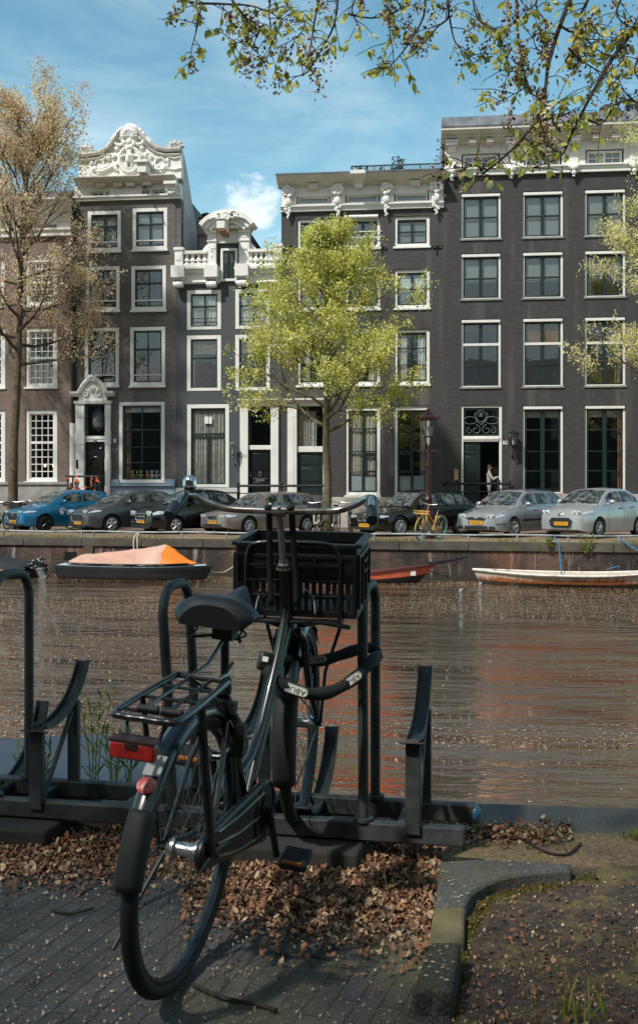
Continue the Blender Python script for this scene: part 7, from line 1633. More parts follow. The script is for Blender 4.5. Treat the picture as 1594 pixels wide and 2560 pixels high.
def guard(x,a0,a1,w_,flap,nm='mudguard',r=.373):
    rows=[]
    for i in range(33):
        a=rad(a0+(a1-a0)*i/32); ww=w_*(1 if 3<i<30 else .8); row=[]
        for j in range(-5,6):
            f=j/5; d=r-.016*f*f*f*f-.010*f*f; row.append((x+d*cos(a),ww*f,RZ+d*sin(a)))
        rows.append(row)
    o=obj(nm,MB().grid(rows),bikeb,bike); s=o.modifiers.new('Solid','SOLIDIFY'); s.thickness=.0025; s.offset=0
    if flap:
        rows=[]
        for i in range(11):
            a=rad(flap[0]+(flap[1]-flap[0])*i/10); ww=w_*(1.10+.08*sin(PI*i/10)); row=[]
            for j in range(-5,6): f=j/5; d=r+.006-.028*f*f*f*f; row.append((x+d*cos(a),ww*f,RZ+d*sin(a)))
            rows.append(row)
        k=obj('mud_flap',MB().grid(rows),rubber,o); s=k.modifiers.new('Solid','SOLIDIFY'); s.thickness=.004
    return o
rg=guard(0,22,170,.031,(143,171)); fg=guard(1.10,40,194,.033,(142,196))
# white patch and red reflector on the rear guard
mb=MB(); rows=[[(.3782*cos(rad(a)),.022*j/3,RZ+.3782*sin(rad(a))) for j in range(-3,4)] for a in np.linspace(122,130.5,6)]; mb.grid(rows); obj('white_patch',mb,M('worn_grey_patch','#8d8e8c',.5,var=.2,vs=30),rg)
mb=MB(); a=rad(134.5); Mx=Matrix.Rotation(-(a-PI/2),3,'Y'); mb.ell((.380*cos(a),0,RZ+.380*sin(a)),(.021,.025,.004),18,6,Mx); obj('round_reflector',mb,M('red_reflector','#b8403c',.3,vs=60,col2='#d8a49c',amt=.4),rg)
# frame
H1=Vector((.745,0,.985)); H0=Vector((.835,0,.775)); BB=Vector((.47,0,.29)); SC_=Vector((.235,0,.72)); AX=Vector((0,0,RZ)); FA=Vector((1.10,0,RZ))
mb=MB(); mb.tube([H1,H0],.0195,14); mb.lathe([(.024,-.008),(.024,.008)],H1,'Z',14); mb.tube([BB,SC_],.0155,12)
mb.tube([H0+Vector((-.004,0,.03)),BB],.0185,12)
u=[H0.lerp(H1,.35),Vector((.74,0,.71)),Vector((.60,0,.52)),Vector((.50,0,.44)),BB.lerp(SC_,.30)]; mb.tube(u,.0145,12)
for e in(-1,1):
    mb.tube([BB+Vector((-.02,e*.035,.0)),Vector((.2,e*.05,.315)),AX+Vector((0,e*.062,0))],.0105,8); mb.tube([BB.lerp(SC_,.95)+Vector((-.005,e*.015,0)),Vector((.12,e*.045,.56)),AX+Vector((0,e*.062,.0))],.0075,8)
mb.lathe([(.021,-.036),(.021,.036)],BB,'Y',14); frm=obj('frame',mb,bikeb,bike)
# fork
mb=MB(); mb.lathe([(.024,0),(.026,.012),(.022,.03)],H0-Vector((-.01,0,.03)),'Z',14)
for e in(-1,1): mb.tube([H0+Vector((.005,e*.03,-.02)),H0.lerp(FA,.12)+Vector((0,e*.046,0)),H0.lerp(FA,.6)+Vector((-.03,e*.05,0)),FA+Vector((-.03,e*.054,.07)),FA+Vector((0,e*.056,0))],[.0135,.0135,.012,.010,.009],10)
mb.tube([H0+Vector((.005,-.03,-.02)),H0+Vector((.005,.03,-.02))],.013,8); frk_=obj('fork',mb,bikeb,bike)
# stem and handlebar
ST=Vector((.672,0,1.165)); mb=MB(); mb.tube([H1+Vector((0,0,-.01)),ST],.0115,14); mb.lathe([(.0135,0),(.0215,.004),(.0215,.013),(.018,.016),(.018,.026),(.0135,.03)],H1+Vector((-.002,0,.0)),'Z',8); mb.lathe([(.027,-.006),(.028,.0)],H1,'Z',18); stm=obj('stem',mb,chr_r,bike)
mb=MB(); mb.tube([ST+Vector((0,-.022,.012)),ST+Vector((0,.022,.012))],.0185,12); mb.ell(ST+Vector((-.012,0,.022)),(.008,.008,.008),8,6); obj('stem_clamp',mb,chr_r,stm)
BY=1.; hp=[]
for y,dx,dz in((-.298,-.125,.030),(-.292,-.07,.050),(-.275,-.03,.048),(-.235,-.005,.024),(-.175,.004,.004),(-.08,0,0),(0,0,.0),(.08,0,0),(.175,.004,.004),(.235,-.005,.024),(.275,-.03,.048),(.292,-.07,.050),(.298,-.125,.030)): hp.append(ST+Vector((dx,y,dz+.012)))
mb=MB()
# Catmull-Rom through the bar points
def cr(P_,m=6):
    out=[]
    for i in range(len(P_)-1):
        p0,p1,p2,p3=P_[max(0,i-1)],P_[i],P_[i+1],P_[min(len(P_)-1,i+2)]
        for j in range(m):
            t_=j/m; out.append(.5*((2*p1)+(p2-p0)*t_+(2*p0-5*p1+4*p2-p3)*t_*t_+(3*p1-p0-3*p2+p3)*t_**3))
    out.append(P_[-1]); return out
mb.tube(cr(hp),.0112,12); hb=obj('handlebar',mb,chr_r,bike)
for e in(-1,1):
    a=ST+Vector((-.055,e*.292,.060)); b_=ST+Vector((-.175,e*.306,.010)); mb=MB(); dn=(b_-a); mb.tube([a,a+dn*.03,a+dn*.5,a+dn*.97,b_],[.0165,.0185,.0175,.0185,.0165],16); obj('grip',mb,M('grip_rubber','#1a2023',.45,var=.25,vs=20),hb)
# bell on the left grip
mb=MB(); c=ST+Vector((-.02,.283,.092)); mb.lathe([(.0,.022),(.011,.020),(.0185,.014),(.0215,.004),(.0215,-.012),(.019,-.015)],c+Vector((0,.0,.006)),'Z',18); bell=obj('bell',mb,chrome,hb)
mb=MB(); mb.lathe([(.019,-.0),(.017,-.018),(.012,-.032),(.016,-.05)],c+Vector((0,0,-.008)),'Z',12); mb.tube([c+Vector((-.01,-.01,-.02)),c+Vector((-.03,-.035,-.016)),c+Vector((-.034,-.05,-.014))],.0055,6); obj('bell_mount',mb,plast,bell)
# straps from the bar to the crate
mb=MB()
for y in(.036,-.036):
    a=ST+Vector((0,y,.026)); 
    pts=[a+Vector((-.012,0,-.01)),a+Vector((-.013,0,.0)),a+Vector((0,0,.003)),a+Vector((.014,0,-.006)),a+Vector((.03,y*.05,-.10)),a+Vector((.06,y*.15,-.22)),a+Vector((.075,y*.15,-.33))]
    rows=[[p+Vector((0,-.010,0)),p+Vector((0,.010,0))] for p in cr(pts,4)]; mb=MB(); mb.grid(rows); s_=obj('strap',mb,rubber,hb); m_=s_.modifiers.new('Solid','SOLIDIFY'); m_.thickness=.003
    mb=MB()
    for i in range(8): p=cr(pts,4)[14+i]; mb.lathe([(.0022,-.0026),(.0022,.0026)],p,'X',8)
    obj('strap_studs',mb,alu,s_)
# front rack: back hoop + platform on struts
RX=.80; mb=MB(); yo=-.02
def rk_(x,y,z): return (x,y+yo,z)
mb.tube(cr([Vector(rk_(RX,-.155,.80)),Vector(rk_(RX,-.155,.93)),Vector(rk_(RX,-.15,1.02)),Vector(rk_(RX,-.12,1.055)),Vector(rk_(RX,0,1.06)),Vector(rk_(RX,.12,1.055)),Vector(rk_(RX,.15,1.02)),Vector(rk_(RX,.155,.93)),Vector(rk_(RX,.155,.80))],5),.0075,10)
for z in(.985,.935,.885): mb.tube([rk_(RX,-.155,z),rk_(RX,.155,z)],.005,8)
for y in(-.155,.155): mb.tube([rk_(RX,y,.80),rk_(RX+.04,y,.795),rk_(RX+.36,y,.80)],.0075,8)
for x in(RX+.02,RX+.12,RX+.24,RX+.36): mb.tube([rk_(x,-.155,.80),rk_(x,.155,.80)],.006,8)
for e in(-1,1): mb.tube([rk_(RX+.24,e*.15,.80),(1.12,e*.085,.55),(1.102,e*.07,RZ)],.0065,8); mb.tube([rk_(RX+.02,e*.12,.80),H0+Vector((0,e*.03,.0))],.007,8)
mb.tube([rk_(RX+.0,-.19,.785),rk_(RX-.01,-.1,.80),rk_(RX-.01,.1,.80),rk_(RX+.0,.18,.795)],.0075,8)
frk=obj('front_rack',mb,bikeb,bike)
zipm=M('zip_tie','#b9b4a6',.5)
for y,z,dy in((.10,.83,.012),(-.095,.86,-.03)):
    mb=MB(); mb.tube(cr([Vector((RX-.012,y,z-.03)),Vector((RX-.02,y,z+.0)),Vector((RX-.018,y-dy*.3,z+.03)),Vector((RX-.03,y-dy*1.1,z+.055))],4),[.0028]*13,6,flat=.5); obj('zip_tie',mb,zipm,frk)
# saddle
mb=MB(); rows=[]
for i in range(25):
    f=i/24; x=.085+.28*f; w_=float(np.interp(f,[0,.06,.2,.38,.55,.75,.93,1],[.088,.112,.124,.106,.060,.037,.030,.016])); zt_=float(np.interp(f,[0,.1,.3,.55,.8,1],[.948,.968,.964,.948,.955,.952])); row=[]
    for j in range(17):
        v_=-1+j/8; prof=(1-abs(v_)**3.0); row.append((x+.05,w_*v_*(1.0)+.015,zt_+.03-.046*(1-prof)-.010*(1-v_*v_)*(1 if .15<f<.9 else 0)*.3))
    low=[(x+.05,w_*.95*(1-j/3*2)+.015,zt_-.030) for j in range(4)]
    rows.append(row+low)
mb.grid(rows,closed=True); mb.add(rows[0],[tuple(range(len(rows[0])))]); mb.add(rows[-1],[tuple(range(len(rows[0])))]); sd=obj('saddle',mb,M('saddle_vinyl','#0a0c0d',.40,var=.15,bump=.1,bs=200,bd=.001),bike,ang=65)
mb=MB()
for e in(-1,1):
    mb.tube([(.185+.016*cos(t_),e*.07+.015+.016*sin(t_),.875+.0045*t_) for t_ in [i*.4 for i in range(34)]],.003,6); mb.tube([(.185,e*.07+.015,.875),(.25,e*.03,.872),(.35,e*.02,.90),(.395,e*.01,.935)],.004,6)
mb.box((.262,.015,.876),(.05,.06,.03)); obj('saddle_springs',mb,iron,sd)
mb=MB(); mb.tube([SC_-Vector((-.01,0,.03)),(.25,.012,.885)],.0125,12); mb.lathe([(.021,0),(.021,.022)],SC_-Vector((.0,0,.005)),'Z',12); obj('seat_post',mb,iron,bike)
# rear rack
rz=.802; x0,x1=-.30,.06; mb=MB(); w2=.072
mb.tube(cr([Vector((x1,w2*.8,rz)),Vector((.05,w2,rz)),Vector((x0+.04,w2*1.12,rz)),Vector((x0,w2*.7,rz)),Vector((x0,0,rz)),Vector((x0,-w2*.7,rz)),Vector((x0+.04,-w2*1.12,rz)),Vector((.05,-w2,rz)),Vector((x1,-w2*.8,rz))],5),.0085,10)
mb.tube([(x1,w2*.8,rz),(x1,-w2*.8,rz)],.0075,8)
for x in(-.24,-.13,-.03): mb.tube([(x,-w2,rz-.004),(x,w2,rz-.004)],.0045,8)
mb.tube([(x0+.06,.03,rz),(x1,.03,rz)],.0045,8); mb.tube([(x0+.06,-.03,rz),(x1,-.03,rz)],.0045,8)
for e in(-1,1): mb.tube([(-.14,e*w2*1.05,rz),(-.07,e*.075,.56),(.0,e*.072,RZ)],.0075 if e>0 else .012,8)
mb.tube([(x1,.04,rz),(.245,.02,.70)],.006,8); mb.tube([(x1,-.04,rz),(.12,-.045,.80),(.235,-.02,.80)],.006,8); mb.tube([(x1,.03,rz),(.16,.025,.81),(.238,.012,.86)],.006,8)
for e in(-1,1): mb.tube([(x0+.02,e*.05,rz),(x0+.0,e*.04,rz-.05),(x0-.03,e*.04,rz-.07)],.005,6)
rrk=obj('rear_rack',mb,bikeb,bike)
mb=MB()
for y in(.015,-.045): mb.tube([(x0+.06,y+.025,rz+.004),(x0+.06,y-.025,rz+.004)],.009,10)
obj('rack_clamp',mb,rubber,rrk)
# tail lamp
mb=MB(); rows=[]
mb.box((x0-.045,0,rz-.058),(.03,.108,.040)); lt=obj('tail_lamp',mb,M('red_lamp_lens','#a3201a',.22,coat=.6,var=.25,vs=30),bike,bev=.006)
mb=MB(); mb.box((x0-.043,0,rz-.036),(.034,.111,.006)); mb.box((x0-.061,0,rz-.044),(.006,.028,.012)); obj('tail_lamp_cap',mb,M('lamp_cap','#33211f',.4),lt)
mb=MB(); mb.box((x0-.02,0,rz-.052),(.016,.09,.036)); obj('tail_lamp_bracket',mb,plast,lt)
# ring lock
mb=MB(); mb.tube([(.205+.0*cos(a),.062*cos(a),.61+.07*sin(a)) for a in np.linspace(-2.6,-.54+0.0,4)]+[(.205,.062*cos(a),.61+.07*sin(a)) for a in np.linspace(-.54,3.68,26)],.013,8); mb.box((.2,-.065,.60),(.03,.03,.09)); mb.box((.195,.0,.69),(.03,.10,.03)); rl=obj('ring_lock',mb,plast,bike)
mb=MB(); mb.tube([(.185,.045*cos(a),.60+.05*sin(a)) for a in np.linspace(3.6,5.8,12)],.0035,6); obj('lock_bow',mb,alu,rl)
# chain case, crank, pedals
mb=MB(); prof=[]
for a in np.linspace(-100,100,16): prof.append((BB.x+.096*cos(rad(a)),BB.z+.096*sin(rad(a))))
for a in np.linspace(85,275,12): prof.append((AX.x+.047*cos(rad(a)),AX.z+.047*sin(rad(a))))
mb.prism([(x,-.062,z) for x,z in prof],(0,.022,0)); cc_=obj('chain_case',mb,plast,bike,bev=.008)
mb=MB()
for off in(.03,.0,-.03): mb.tube([(BB.x-.02,-.064,BB.z+off*2.2),(.24,-.065,.32+off*1.7),(.06,-.064,RZ+off*1.1)],.004,6)
mb.tube([(BB.x+.088*cos(a),-.064,BB.z+.088*sin(a)) for a in [2*PI*i/36 for i in range(36)]],.004,6,closed=True); mb.lathe([(.05,-.068),(.05,-.062)],(BB.x,0,BB.z),'Y',20); obj('chain_case_ribs',mb,bikeb,cc_)
CA=rad(-72); cr_=.165
for e,ca in((-1,CA),(1,CA+PI)):
    mb=MB(); tip=Vector((BB.x+cr_*cos(ca),e*.092,BB.z+cr_*sin(ca))); mb.tube([(BB.x,e*.078,BB.z),(BB.x+.08*cos(ca),e*.086,BB.z+.08*sin(ca)),tip],[.013,.010,.011],8); mb.lathe([(.018,-.012),(.018,.012)],(BB.x,e*.078,BB.z),'Y',12); ck=obj('crank',mb,iron,bike)
    mb=MB(); c=tip+Vector((0,e*.062,0)); tl=Euler((0,rad(-12),0)).to_matrix(); mb.box(c,(.092,.088,.026),tl); pd=obj('pedal',mb,rubber,bike,bev=.009)
    mb=MB(); mb.box(c+Vector((-.047,0,.008)),(.004,.06,.010),tl); obj('pedal_reflector',mb,M('amber_reflector','#b5702f',.3),pd)
# kickstand, dynamo cable
mb=MB(); mb.tube([(.02,.07,.33),(-.06,.10,.24),(-.16,.12,.15)],.007,8); mb.tube([AX+Vector((.0,-.07,0)),(-.13,-.075,RZ-.01),(-.33,-.035,RZ+.02)],.0035,6); mb.tube([AX+Vector((.0,.07,0)),(-.13,.075,RZ-.0),(-.33,.035,RZ+.03)],.0035,6); obj('guard_stays',mb,iron,bike)
STEER=Matrix.Translation(H0)@Matrix.Rotation(rad(7.5),4,(H1-H0).normalized())@Matrix.Translation(-H0)
mb=MB()
for e in(-1,1): mb.tube([FA+Vector((0,e*.062,.0)),(.92,e*.06,.47),(.80,e*.036,.555)],.0028,6); mb.tube([FA+Vector((0,e*.062,0)),(.86,e*.05,.29),(.755,e*.036,.25)],.0028,6)
fst_=obj('front_stays',mb,spoke_m,bike)
for o_ in (fwheel,fg,frk_,stm,hb,frk,fst_):
    l_,r_,_=STEER.decompose(); o_.location=l_; o_.rotation_euler=r_.to_euler()
# coat guard (plastic skirt guard at the rear wheel)
# ---------- crate ----------
crt=thing('crate','black plastic crate strapped on the front rack of the black bicycle','crate'); crt.parent=None
cm_=M('crate_plastic','#0c1011',.45,var=.25,vs=10,bump=.1,bs=60)
BM=rootmat(bike); crt.matrix_world=BM@STEER@Matrix.Translation((.965,-.030,.812))@Matrix.Rotation(rad(-1),4,'Z'); crt.rotation_mode='XYZ'; loc,rot,_=crt.matrix_world.decompose(); crt.location=loc; crt.rotation_euler=rot.to_euler(); 
cw,cd,chh=.40,.30,.245; th=.007
def wallx(nm,fixed,axis,L_,cut):
    """one crate wall made of a rim, panel with rows of slots and ribs"""
    mb=MB(); 
    def b_(u0,u1,z0,z1,t0,t1):
        if axis=='x': mb.bb(fixed+t0,fixed+t1,u0,u1,z0,z1)     # wall normal to x, u = y
        else: mb.bb(u0,u1,fixed+t0,fixed+t1,z0,z1)
    h=L_/2; s=-1 if fixed<0 else 1
    b_(-h,h,chh-.035,chh,-.009 if s>0 else -.002,.002 if s>0 else .009)
    b_(-h,h,chh-.014,chh-.001,.0+s*.009-.007,.007+s*.009)
    b_(-h,h,chh-.050,chh-.038,s*.006-.005,s*.006+.005)
    b_(-h,h,.115,chh-.0351,-.0035,.0035); b_(-h,h,.0,.022,-.0035,.0035); b_(-h,h,.064,.074,-.0035,.0035)
    n=cut; st=L_/n
    for i in range(n+1):
        u=-h+i*st; b_(max(-h,u-.0065 if i else u),min(h,u+.0065),.0221,.0639,-.0034,.0034); b_(max(-h,u-.0065 if i else u),min(h,u+.0065),.0741,.1149,-.0034,.0034)
    for u in(-h*.96,-h*.33,h*.33,h*.96): b_(u-.004,u+.004,.03,chh-.051,s*.008-.005,s*.008+.005)
    if axis=='y':
        b_(-.05,.05,.135,.14,s*.01-.006,s*.01+.006); b_(-.05,.05,.170,.175,s*.01-.006,s*.01+.006)
    return obj(nm,mb,cm_,crt,smooth=False,bev=.0012)
wallx('crate_wall',-cd/2,'x',cw-.001,17); wallx('crate_wall',cd/2,'x',cw-.001,17); wallx('crate_wall',-cw/2,'y',cd-.010,12); wallx('crate_wall',cw/2,'y',cd-.010,12)
mb=MB(); mb.bb(-cd/2+.004,cd/2-.004,-cw/2+.004,cw/2-.004,-.002,.006); obj('crate_floor',mb,cm_,crt)
# orange and glass bottles inside the crate bottom seen through the slots? litter only
# ---------- chain lock ----------
def camP(px,py,d): return P(px,py,d)
lk=thing('chain_lock','black sleeved chain lock with white name patches joining the bicycle frame to the rack hoop','bicycle lock',camP(720,1660,3.45))
slv=M('black_sleeve','#0d0f10',.85,var=.2,bump=.3,bs=120,bd=.002)
up_=[camP(672,1652,3.42),camP(700,1648,3.46),camP(745,1655,3.55),camP(800,1652,3.6),camP(850,1638,3.65),camP(900,1622,3.70),camP(935,1622,3.72),camP(942,1640,3.71)]
lo_=[camP(668,1672,3.36),camP(690,1700,3.34),camP(730,1722,3.35),camP(780,1735,3.39),camP(830,1728,3.44),camP(880,1700,3.50),camP(915,1668,3.55),camP(935,1645,3.63),camP(942,1640,3.70)]
mb=MB(); U_=cr(up_,5); mb.tube(U_,[.0195+.0015*sin(i*.9) for i in range(len(U_))],10); Lw=cr(lo_,5); mb.tube(Lw,[.021+.0018*sin(i*.8) for i in range(len(Lw))],10); obj('sleeve',mb,slv,lk,world=True)
mb=MB(); c=camP(664,1654,3.37); mb.box(c,(.05,.045,.06),Euler((rad(-8),rad(14),PSI+rad(10))).to_matrix()); lb=obj('lock_body',mb,plast,lk,world=True,bev=.008)
mb=MB(); c2=c-FWD*.0235+UP*.012; mb.box(c2,(.018,.006,.016),Euler((rad(-8),rad(14),PSI+rad(10))).to_matrix()); obj('lock_badge',mb,white,lb,world=True)
patch_m=M('pale_patch','#c9c7bf',.5,var=.05); ink=M('patch_ink','#20201f',.6)
def badge(pos,right,size=1.,flip=True):
    d=pos.normalized() if False else (pos-Vector((0,0,CAMZ))).normalized(); r_=(right-d*right.dot(d)).normalized(); u_=(-d).cross(r_).normalized(); nn=-d
    if flip: r_=-r_; u_=-u_
    Mx=Matrix((r_,u_,nn)).transposed().to_4x4(); Mx.translation=pos-d*.031
    hw,hh_=.034*size,.0125*size
    def stad(k,z): 
        pts=[]
        for a in np.linspace(-90,90,9): pts.append((hw-hh_+hh_*k*cos(rad(a)),hh_*k*sin(rad(a)),z))
        for a in np.linspace(90,270,9): pts.append((-hw+hh_+hh_*k*cos(rad(a)),hh_*k*sin(rad(a)),z))
        return pts
    mb=MB(); mb.prism(stad(1.0,-.004),(0,0,.006)); xform(mb,Mx); bd_=obj('name_patch',mb,patch_m,lk,world=True,bev=.001)
    mb=MB(); P3=[Vector(p) for p in stad(.86,.0022)]; mb.tube(P3,.0009,4,closed=True); xform(mb,Mx); obj('patch_border',mb,ink,bd_,world=True)
    tm=text_mb('ABUS',.020*size,.0006); xform(tm,Mx@Matrix.Translation((0,0,.0028))@Matrix.Scale(1.15,4,(1,0,0))); obj('patch_lettering',tm,ink,bd_,world=True,smooth=False)
for C_,i_,sz in ((Lw,11,1.2),(Lw,25,1.1),(U_,14,1.1)): badge(C_[i_]+(UP*.006 if C_ is U_ else UP*0),(C_[i_+2]-C_[i_-2]) if C_[i_+2].dot(RGT)>C_[i_-2].dot(RGT) else (C_[i_-2]-C_[i_+2]),sz)
# ---------- litter leaves on the ground ----------
rs=np.random.RandomState(12)
dl=[M('dry_leaf_tan','#967859',.8,var=.25,vs=30),M('dry_leaf_brown','#6a4a33',.85,var=.25,vs=30),M('dry_leaf_rust','#80563a',.85,var=.25,vs=30),M('dry_leaf_pale','#b09877',.75,var=.2,vs=30),M('dry_leaf_dark','#3d2a1d',.85,var=.2,vs=30)]
def leafbed(name,n,fn,s0,s1,z,mats,label,hz=.02):
    V=np.zeros((n*7,3)); mi=rs.randint(0,len(mats),n); q=[]; mm=[]
    for i in range(n):
        p=fn(); s=(s0+(s1-s0)*rs.beta(1.4,2.6)); a=rs.uniform(0,6.28); tx,ty=rs.normal(0,.45,2); e=rs.uniform(.55,1.05); zz=z+rs.uniform(0,hz)*rs.rand(); cu=rs.normal(.15,.3)
        for k in range(7):
            if k<6: rr_=.5*rs.uniform(.8,1.1); u_,v_=rr_*cos(k*PI/3),rr_*e*sin(k*PI/3)
            else: u_=v_=0
            xx,yy=u_*s,v_*s; V[i*7+k]=(p.x+xx*cos(a)-yy*sin(a),p.y+xx*sin(a)+yy*cos(a),zz+abs(tx)*s*.45+xx*tx+yy*ty+cu*s*(u_*u_*4)+(s*.1 if k==6 else 0))
        V[i*7:i*7+7,2]=np.maximum(V[i*7:i*7+7,2],z*.6)
        b=i*7
        for k in range(6): q.append((b+k,b+(k+1)%6,b+6)); mm.append(mi[i])
    o=fastmesh(name,V,np.array(q),mats,np.array(mm)); return tag(o,label,'fallen leaves',kind='stuff')
def in_drift():
    while True:
        px=rs.uniform(-40,1430); py=rs.uniform(2030,2450)
        mid=2125+ (0 if px<520 else 62*min(1,(px-520)/200)); sp=58 if px<450 else 118 if px<1080 else 60
        if px>1100:
            mid=2090; sp=22
            if rs.rand()>.4: continue
        if abs(rs.normal())*.55*sp*1.4>abs(py-mid): return G(px,py)
leafbed('fallen_leaves',34000,in_drift,.008,.028,.006,[dl[0],dl[1],dl[1],dl[2],dl[2],dl[3],dl[4]],'thick drift of brown seed discs and leaves under the bicycle',.03)
def sc_():
    while True:
        px=rs.uniform(-60,1660); py=2040+620*rs.rand()**.8
        if py<2075 and px<1100: continue
        return G(px,py)
leafbed('scattered_leaves',3400,sc_,.003,.011,.006,[dl[0],dl[1],dl[2],dl[3],dl[3],petB],'pale seeds and leaf bits scattered over the paving',.006)
def pitl():
    while True:
        px=rs.uniform(1100,2100); py=rs.uniform(2190,2580); p=G(px,py)
        if px>1150+(py<2300)*40: return p
leafbed('pit_leaves',1700,pitl,.004,.020,.010,[dl[0],dl[1],dl[1],dl[2],dl[4],dl[4]],'brown leaves over the soil of the tree pit',.012)
kf=[]
for _ in range(60):
    x,y=rs.uniform(430,1100),rs.uniform(420,640)
    if y>470 and x>600: continue
    kf.append((G(*cpt(x,y),.05),.054))
for _ in range(26): kf.append((G(*cpt(rs.uniform(330,530),rs.uniform(870,1090)),.085),.089))
V=[];Fq=[]
for p,z in kf:
    k=rs.uniform(.003,.007); b=len(V); V+=[(p.x-k,p.y,z),(p.x,p.y-k*.6,z),(p.x+k,p.y,z+.001),(p.x,p.y+k*.6,z)]; Fq.append((b,b+1,b+2,b+3))
tag(fastmesh('kerb_petals',V,Fq,[petB,dl[3]],rs.randint(0,2,len(Fq))),'pale petals lying on the kerb stones of the tree pit','petals',kind='stuff')

blades('pit_grass',[G(rs.uniform(1330,1640),rs.uniform(2330,2600)) for _ in range(150)],.03,.0018,[gr1,gr2,gr3],'sparse grass and moss blades in the tree pit','grass',seed=9)
mossp=[]
for _ in range(2600):
    f=rs.rand(); a=np.interp(f,[0,.35,.6,1],[1120,1165,1215,1480]); b_=np.interp(f,[0,.35,.6,1],[2560,2330,2245,2190]); mossp.append(G(a+rs.normal(6,9),b_+rs.normal(6,7)))
mg=leaf_mat('moss_green','#716f24',.2); mg2=leaf_mat('moss_dark','#4d4d1e',.2)
blades('kerb_moss',mossp,.012,.004,[mg,mg2],'olive moss fringing the kerb of the tree pit','moss',seed=4)
pts=[G(rs.uniform(1045,1165),rs.uniform(2050,2075)) for _ in range(220)]+[G(rs.normal(1330,28),rs.normal(2092,5)) for _ in range(170)]+[G(rs.normal(1585,14),rs.normal(2098,6)) for _ in range(120)]+[G(rs.uniform(-10,90),rs.uniform(1985,2012)) for _ in range(160)]
blades('edge_grass',pts,.035,.002,[gr1,gr2,gr3],'short grass growing behind the near coping','grass',seed=5)
def tuft(px,py,h,n,label,seed,straw=.4):
    b=G(px,py); t_=thing('grass_tuft',label,'grass tuft',b,group='grass tufts by the rack'); r=np.random.RandomState(seed)
    blades('blades',[Vector((r.normal(0,.03),r.normal(0,.02),0)) for _ in range(n)],h,.0028,[gr1,gr1,gr3] if straw<.5 else [gr2,gr1],None,None,seed=seed,parent=t_,lean=.9)
tuft(862,2150,.13,26,'taller grass tuft in the leaf drift right of the pedal',1,.6); tuft(960,2118,.12,18,'grass tuft at the foot of the front rail near the right hoop',2,.3); tuft(800,2120,.09,14,'small straw coloured tuft beside the pedal',3,.7); tuft(1450,2560,.10,30,'straw coloured tuft in the tree pit at the bottom edge',4,.7)
# weeds between rack and water
wl1=leaf_mat('weed_green','#6f8336',.4); wl2=leaf_mat('weed_yellow','#a3a647',.4)
def weed(px,py,d,h,label,seed,n=4):
    b=P(px,py,d); b.z=0.; r=random.Random(seed); t_=thing('willow_weed',label,'weed',b,group='weeds behind the bicycle rack'); mb=MB(); P_=[];Dn=[]
    for k in range(n):
        a=r.uniform(0,6.28); q=r.uniform(.05,.18)*h*1.4; hh_=h*r.uniform(.6,1) if k else h; pts=[Vector((0,0,-.3)),Vector((q*.3*cos(a),q*.3*sin(a),hh_*.4)),Vector((q*cos(a),q*sin(a),hh_))]; C_=cr(pts,5); mb.tube(C_,[.0045*(1-.8*i/len(C_)) for i in range(len(C_))],5)
        m=int(16*hh_/.4)
        for i in range(m):
            f=.3+.7*i/m; p=C_[min(len(C_)-1,int(f*(len(C_)-1)))]; P_.append(p); aa=i*2.4; Dn.append((cos(aa),sin(aa),.7+f))
    obj('stems',mb,M('weed_stem2','#7d8440',.7),t_)
    P_=np.array([tuple(p) for p in P_]); D=np.array(Dn); D/=np.linalg.norm(D,axis=1)[:,None]; W=np.cross(D,np.array([0,0,1.])); W/=np.linalg.norm(W,axis=1)[:,None]; nr=np.random.RandomState(seed); L=nr.uniform(.05,.10,(len(P_),1)); wd=.0065
    A=P_; B=P_+D*L*.5+W*wd+np.array([0,0,.0]); Cc=P_+D*L+np.array([0,0,-.012]); E=P_+D*L*.5-W*wd
    fastmesh('leaves',np.stack([A,B,Cc,E],1).reshape(-1,3),np.arange(4*len(P_)).reshape(-1,4),[wl1,wl1,wl2],nr.randint(0,3,len(P_)),t_)
weed(235,1945,4.42,.47,'tallest willow weed, left of the bicycle tail lamp',1,4); weed(285,1945,4.38,.30,'leafy weed just left of the tail lamp',2,6); weed(325,1940,4.40,.26,'short weed behind the tail lamp',3,5); weed(60,1950,4.40,.20,'low weed behind the left hoop',4,5); weed(110,1945,4.4,.22,'thin weed right of the left hoop',5,4); weed(10,1980,4.15,.12,'broad leaved weed at the left edge',6,5); weed(800,1990,4.3,.06,'tiny green shoot behind the front wheel',7,2); weed(430,1965,4.3,.12,'weed seen through the rear wheel spokes',8,4)
# brick lying under the rack, paper scraps, twigs
o=obj('loose_brick',MB().box((0,0,.035),(.19,.10,.07)),M('purple_brick','#4d434a',.8,var=.2,vs=10),bev=.008); o.location=G(245,2072); o.rotation_euler=(0,0,rad(12)); tag(o,'dark purple brick lying under the front rail of the rack','brick')
for px,py,lab in((162,2198,'white paper scrap on the paving left of the rear wheel'),(6,2158,'white paper scrap at the left edge of the paving')):
    mb=MB(); mb.grid([[(x*.022,y*.012,.004+.003*((x+y)%2)) for x in range(3)] for y in range(3)]); o=obj('paper_scrap',mb,M('paper','#c9d2d6',.7),bev=0); o.location=G(px,py,.006); o.rotation_euler=(0,0,.4); tag(o,lab,'litter',group='scraps of paper')
def twig(pts,r,label):
    o=obj('twig',MB().tube(cr([G(x,y,.012) for x,y in pts],4),r,5),M('twig_bark','#2b231d',.9)); tag(o,label,'twig')
